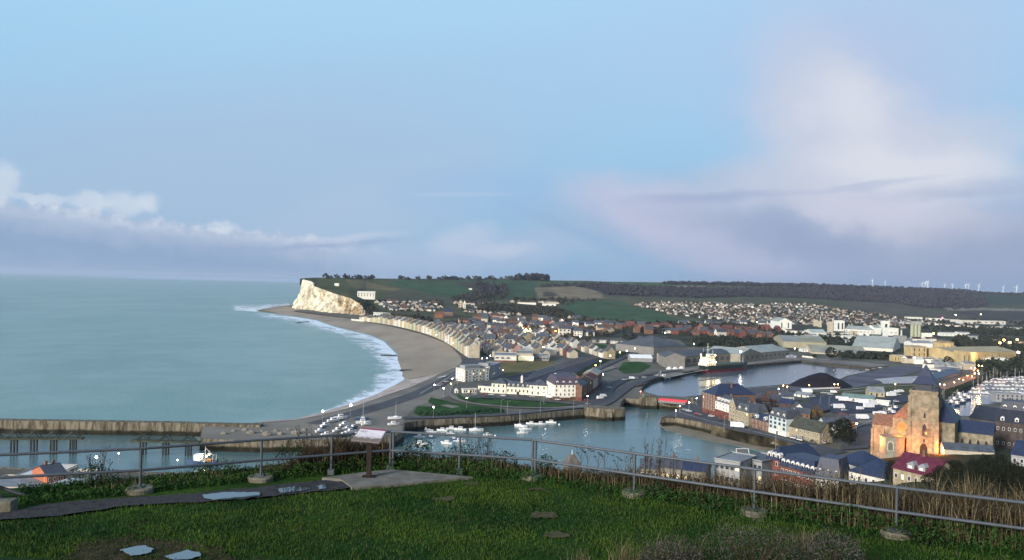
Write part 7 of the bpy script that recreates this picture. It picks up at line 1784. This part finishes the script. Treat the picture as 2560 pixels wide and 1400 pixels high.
fleet([('w',1778,1046),('r',1743,1040),('t',1843,1073),('d',1752,1043),('d',1800,1054),('s',1712,1030),('w',1722,1033),('d',1878,1079)],'on the old port quay','vehicles on the old port quay',-.3)
fleet([('w',1980,1099),('w',1988,1101),('w',1996,1104),('w',2004,1106),('s',2062,1112),('d',2030,1110)],'parked below the long cream building','cars below the cream building',1.0)
fleet([('t',2018,985),('w',2058,987),('w',2068,987),('v',2084,986),('w',2076,990),('d',2046,992),('s',2032,996)],'at the far edge of the car park','vehicles at the far edge of the car park')
fleet([('v',2098,1001),('t',2110,1006),('v',2123,1007),('w',2134,1008),('v',2146,1010),('t',2160,1012)],'in front of the market hall','market vans')
fleet([('t',2098,1025),('t',2172,1023),('t',2180,1017),('w',2084,1018),('v',2150,1028),('w',2110,1030),('d',2128,1028)],'on the dark car park','vehicles on the car park',.2)
fleet([('v',2192,1041),('t',2156,1052),('v',2206,1040),('w',2240,1008)],'on the paving left of the church','vehicles on the paving')
fleet([('v',2222,990),('v',2233,988),('v',2243,985),('v',2252,984),('t',2228,994),('w',2246,991)],'parked beyond the church spire, by the verge','vans by the verge',.3)
fleet([(k,1088+7*i,972-3.4*i) for i,k in enumerate('dwsrwdsw')],'parked along the seafront road','cars along the seafront road',.5)
fleet([(k,1130+6.2*i,862+4.4*i) for i,k in enumerate('wdswrswdw')],'parked under the villas','cars parked under the villas',-1.0)
fleet([(k,2120+16*i,936-2.6*i) for i,k in enumerate('wsdwswd')],'on the coal quay','vehicles on the coal quay')
fleet([(k,1560+10*i,953-1.2*i) for i,k in enumerate('wsvwdw')],'on the apron left of the basin','vehicles on the apron',.2)
for r in list(PB.values())+list(PC.values()): kill(r)
# street lamps
def glow(name, c, e): return mat(name, c, .5, 0, 1, em=c, ems=e)
GLW = dict(w=glow('lamp_glow_white',(1,.93,.80),40), y=glow('lamp_glow_yellow',(1,.80,.25),30), o=glow('lamp_glow_orange',(1,.50,.14),40), m=glow('lamp_glow_magenta',(1,.05,.25),30), r=glow('lamp_glow_red',(1,.10,.06),25))
def lamp_proto(c, h, rad, nm='street_lamp'):
    r = empty(nm, (0,0,-500)); mb = MB(); mb.tube((0,0,-.5),(0,0,h),.14,.09,6); mb.build('pole', GREYM, r)
    if c:
        mb = MB(); mb.ball((0,0,h),rad,10,6); mb.build('lamp_globe', GLW[c], r)
    else:
        mb = MB(); mb.tube((0,0,h),(1.6,0,h+.3),.07,n=5); mb.box(1.4,-.15,h+.2,2.2,.15,h+.38); mb.build('lamp_arm', GREYM, r)
    return r
LP = {}
def lamps(items, where, group, h=8.0, rad=.55):
    for i,(c,x,y) in enumerate(sorted(items, key=lambda t:t[1])):
        rad_ = rad*.72; k = (c,h,rad_)
        if k not in LP: LP[k] = lamp_proto(c,h,rad_)
        z = TZ
        p = G(x,y,z+h); fy = interp(footy, x)
        if p.y > 1900 and y < fy+4:  # on the slope: stand it on the hill
            q = HP(x, y+5); z = q.z; p = Vector((q.x,q.y,0))
        o = copy_tree(LP[k]); o.location = (p.x,p.y,z)
        tag(o, '%s street lamp %s, %s from the left'%({'w':'lit white','y':'lit yellow','o':'lit orange','m':'lit magenta','r':'lit red',None:'unlit'}[c],where,ORD[i]), 'street lamp', group)
lamps([('w',1071,831),('w',1091,837.5),('w',1116,851),('w',1132,858),('w',1166,874),('w',1205,896),('w',1217,895),('w',1226,889),('w',1241,878)],'along the villa front','lamps along the villa front')
lamps([('w',1144,940),('w',1131,947),('y',1127,959),('w',1086,962),('w',1109,971),('w',1084,1018),('w',1167,995),('w',1258,925)],'around the promenade bend','lamps around the promenade bend')
lamps([('w',807,1028),('w',877,1013)],'on the sea dyke','lamps on the sea dyke',8,.9)
lamps([('y',1489,913),('y',1501,903),('y',1525.7,889),('y',1550,881),('y',1567,877),('y',1587,871)],'in the yellow row by the railway','yellow lamps by the railway',8,.8)
lamps([('w',1360,985.5),('w',1375.6,962),('w',1469,990),('w',1490,933),('w',1507.5,936)],'around the white hotel','lamps around the hotel')
lamps([('o',x,y) for x,y in ((1283.5,834),(1292.5,821),(1306.7,821),(1319.5,828),(1325,823),(1331.7,830),(1338,826),(1347,823.5),(1355,827.4),(1365.8,830),(1389,827.4),(1319.5,841.5))],'in the glowing town street','lamps of the glowing town street',8,1.2)
lamps([('w',1354,800),('w',1405.6,803.6),('w',1435.8,807.5),('w',1450.6,841),('w',1358.7,868),('w',1735,860),('w',1892,808),('w',1900,812),('w',1987,871),('w',2087,877),('w',1617,815),('w',1663,832)],'scattered through the town','lamps scattered through the town',8,.9)
lamps([('w',1852,879)],'beside the gable-ended quay warehouse','port mast lamp',16,1.6)
lamps([('o',2452,788),('m',2356,798),('o',2334,834),('w',2389,790),('o',2500,857),('o',2510,850),('o',2525,856),('o',2543,849),('w',2546,881),('w',2507.6,873)],'on the far right outskirts','lamps on the far right outskirts',12,2.2)
lamps([(c,x,y) for c,x,y in (('r',2427.6,920),('o',2437.8,920.6),('r',2435,926),('o',2444.6,926.7),('o',2437,933.5),('o',2447,934),('o',2446.6,913.8),('o',2455,915))],'in the orange cluster above the marina','orange lamps above the marina',6,.8)
lamps([('o',2418.8,939.6),('o',2429.6,941),('o',2397.7,947),('o',2408,949.8),('o',2385.5,956),('y',2361,961.7),('y',2350,960.6)],'on the marina quay','lamps on the marina quay',6,.6)
lamps([('w',2285.8,894),('w',2351,891),('w',2312,889),('w',2392,878.5),('w',2482,887)],'at the yellow-lit grain works','lamps at the grain works',9,1.0)
lamps([('o',2086,960.6),('o',2095,960.6),('o',2238,960.6),('o',2023,963),('w',1947,972),('o',1958,964),('o',1968,966.6),('r',1601.7,978.6)],'along the coal quay','lamps along the coal quay',5,.6)
lamps([('w',1700,1015),('w',1723,1006),('w',1742,995.7),('w',1690,1026.7)],'on the road at the lock','lamps at the lock',6,.5)
lamps([('o',2409,1079)],'blazing right of the church','church street lamp',8,1.1)
lamps([('o',2142,1059)],'blazing at the corner left of the church','corner street lamp',6,.8)
lamps([('w',241,1143)],'on the fish quay','fish quay lamp',9,.75)
lamps([('w',444,1150),('w',297,1133)],'near the trawler channel','channel lamps',9,.4)
lamps([(None,1269,1003),(None,1351,1004),(None,1434,1001),(None,1253,1000),(None,1811,1040),(None,1940,1084),(None,2051,991),(None,2073,992)],'on the quays','unlit quay lamps',10,.1)
for (x,y,E_,c) in ((2409,1079,9000,(1,.42,.12)),(2142,1059,2500,(1,.45,.15)),(1320,826,110000,(1,.50,.18)),(1352,822,110000,(1,.52,.2)),(1852,879,16000,(1,.9,.7)),(2440,926,22000,(1,.3,.08)),(2516,852,90000,(1,.5,.12)),(2385,955,9000,(1,.5,.2)),(2330,880,60000,(1,.75,.35)),(2430,895,50000,(1,.72,.35)),(241,1143,2500,(1,.75,.5))):
    l = bpy.data.lights.new('lamp_light','POINT'); l.energy = E_; l.color = c; l.shadow_soft_size = 1.0; o = bpy.data.objects.new('lamp_light', l); COL.objects.link(o); p = G(x,y,TZ+9); o.location = (p.x,p.y-6,p.z+5)
for r in LP.values(): kill(r)
# red lit sign by the hotel
mb = MB(); mb.box(-2,-.2,2,2,.1,5); mb.tube((-1.5,0,0),(-1.5,0,2),.1); mb.tube((1.5,0,0),(1.5,0,2),.1); o = mb.build('lit_sign', mat('red_sign',(.8,.03,.08),.5,.1,1,em=(1,.03,.10),ems=2.0)); o.location = G(1377,989,TZ); tag(o, 'glowing red sign between the station and the white hotel', 'sign')
# wind turbines on the horizon
def turbine():
    r = empty('wind_turbine', (0,0,-9000)); WT = mat('turbine_white',(.85,.86,.88),.5,.02,.001)
    mb = MB(); mb.tube((0,0,-120),(0,0,0),4,2.4,8); mb.box(-3,-6,-3,3,6,3); mb.build('tower', WT, r)
    for k in range(3):
        a = .5+2*math.pi*k/3; mb = MB(); u = Vector((math.sin(a),0,math.cos(a))); v = Vector((u.z,0,-u.x)); q = [u*2-v*2.5, u*2+v*2.5, u*44+v*.8, u*44-v*.8]
        mb.add([(p.x,-7,p.z) for p in q]+[(p.x,-6,p.z) for p in q], [(0,1,2,3),(7,6,5,4),(0,4,5,1),(1,5,6,2),(2,6,7,3),(3,7,4,0)]); mb.build('blade', WT, r)
    return r
tp = turbine()
for i,(x,y,s) in enumerate([(842,688,.5),(961,690,.5),(2181,701,.8),(2213,705,.7),(2305,710,.8),(2313,707,1),(2319.5,704.5,1),(2362,712,.8),(2381,712,.8),(2414,713,.9),(2421,712,.9),(2447,713,1),(2508,716,1.1),(2541,717,1.1)]):
    o = copy_tree(tp); o.location = D(x,y,12000); o.scale = (s,s,s); o.rotation_euler.z = rng.uniform(-.5,.5); tag(o, 'white wind turbine on the horizon, %s from the left'%ORD[i], 'wind turbine', 'wind turbines on the horizon')
kill(tp)
p = D(1664,711,4150); r = empty('radio_mast', (p.x,p.y,p.z-10), 0, 'thin lattice radio mast on the skyline', 'mast'); mb = MB(); mb.tube((0,0,0),(0,0,42),.9,.4,6); mb.tube((-2,0,36),(2,0,36),.4); mb.tube((-1.5,0,30),(1.5,0,30),.4); mb.build('mast', GREYM, r)
# beach groynes
for i,(a,b) in enumerate([((742,806),(773,804)),((952,889),(992,888)),((1000,927),(1030,925))]):
    A, B = G(a[0],a[1],.5), G(b[0],b[1],1.5); mb = MB(); n = 14
    for k in range(n): q = (B-A)*(k/n); mb.box(q.x-.6,q.y-.8,-1.5,q.x+(B-A).length/n*.9,q.y+.8,1.2+.4*(k%2))
    o = mb.build('groyne', BK); o.location = A; tag(o, 'dark timber groyne running into the surf, %s one'%['farthest','middle','nearest'][i], 'groyne', 'beach groynes')
mb = MB()
A, B = G(878,800,TZ), G(908,803,TZ)
for k in range(11): q = (B-A)*(k/11); mb.box(q.x,q.y,-.5,q.x+2.6,q.y+2.2,2.6)
for i in range(11):
    q = A+(B-A)*(i/11); r = empty('beach_hut', q, 0, 'white beach hut below the cliff, %s from the left'%ORD[i], 'beach hut', 'white beach huts'); mb = MB(); wall_mesh(mb,'gy',2.6,2.4,2.3,.9,z0=-1); mb.build('wall', WHITE, r); roof_mesh(MB(),'gy',2.6,2.4,2.3,.9,.1).build('roof', FRAME, r)
# ================================================================ AIR
def haze():
    m = bpy.data.materials.new('haze_air'); m.use_nodes = True; t = m.node_tree; t.nodes.clear()
    out = t.nodes.new('ShaderNodeOutputMaterial'); v = t.nodes.new('ShaderNodeVolumePrincipled'); v.inputs['Color'].default_value = (.66,.80,1,1); v.inputs['Density'].default_value = .000030; v.inputs['Anisotropy'].default_value = .1
    t.links.new(v.outputs[0], out.inputs['Volume'])
    mb = MB(); mb.box(-38500,-1000,-4,38500,46500,260); o = mb.build('haze', m); tag(o, kind='stuff')
haze()
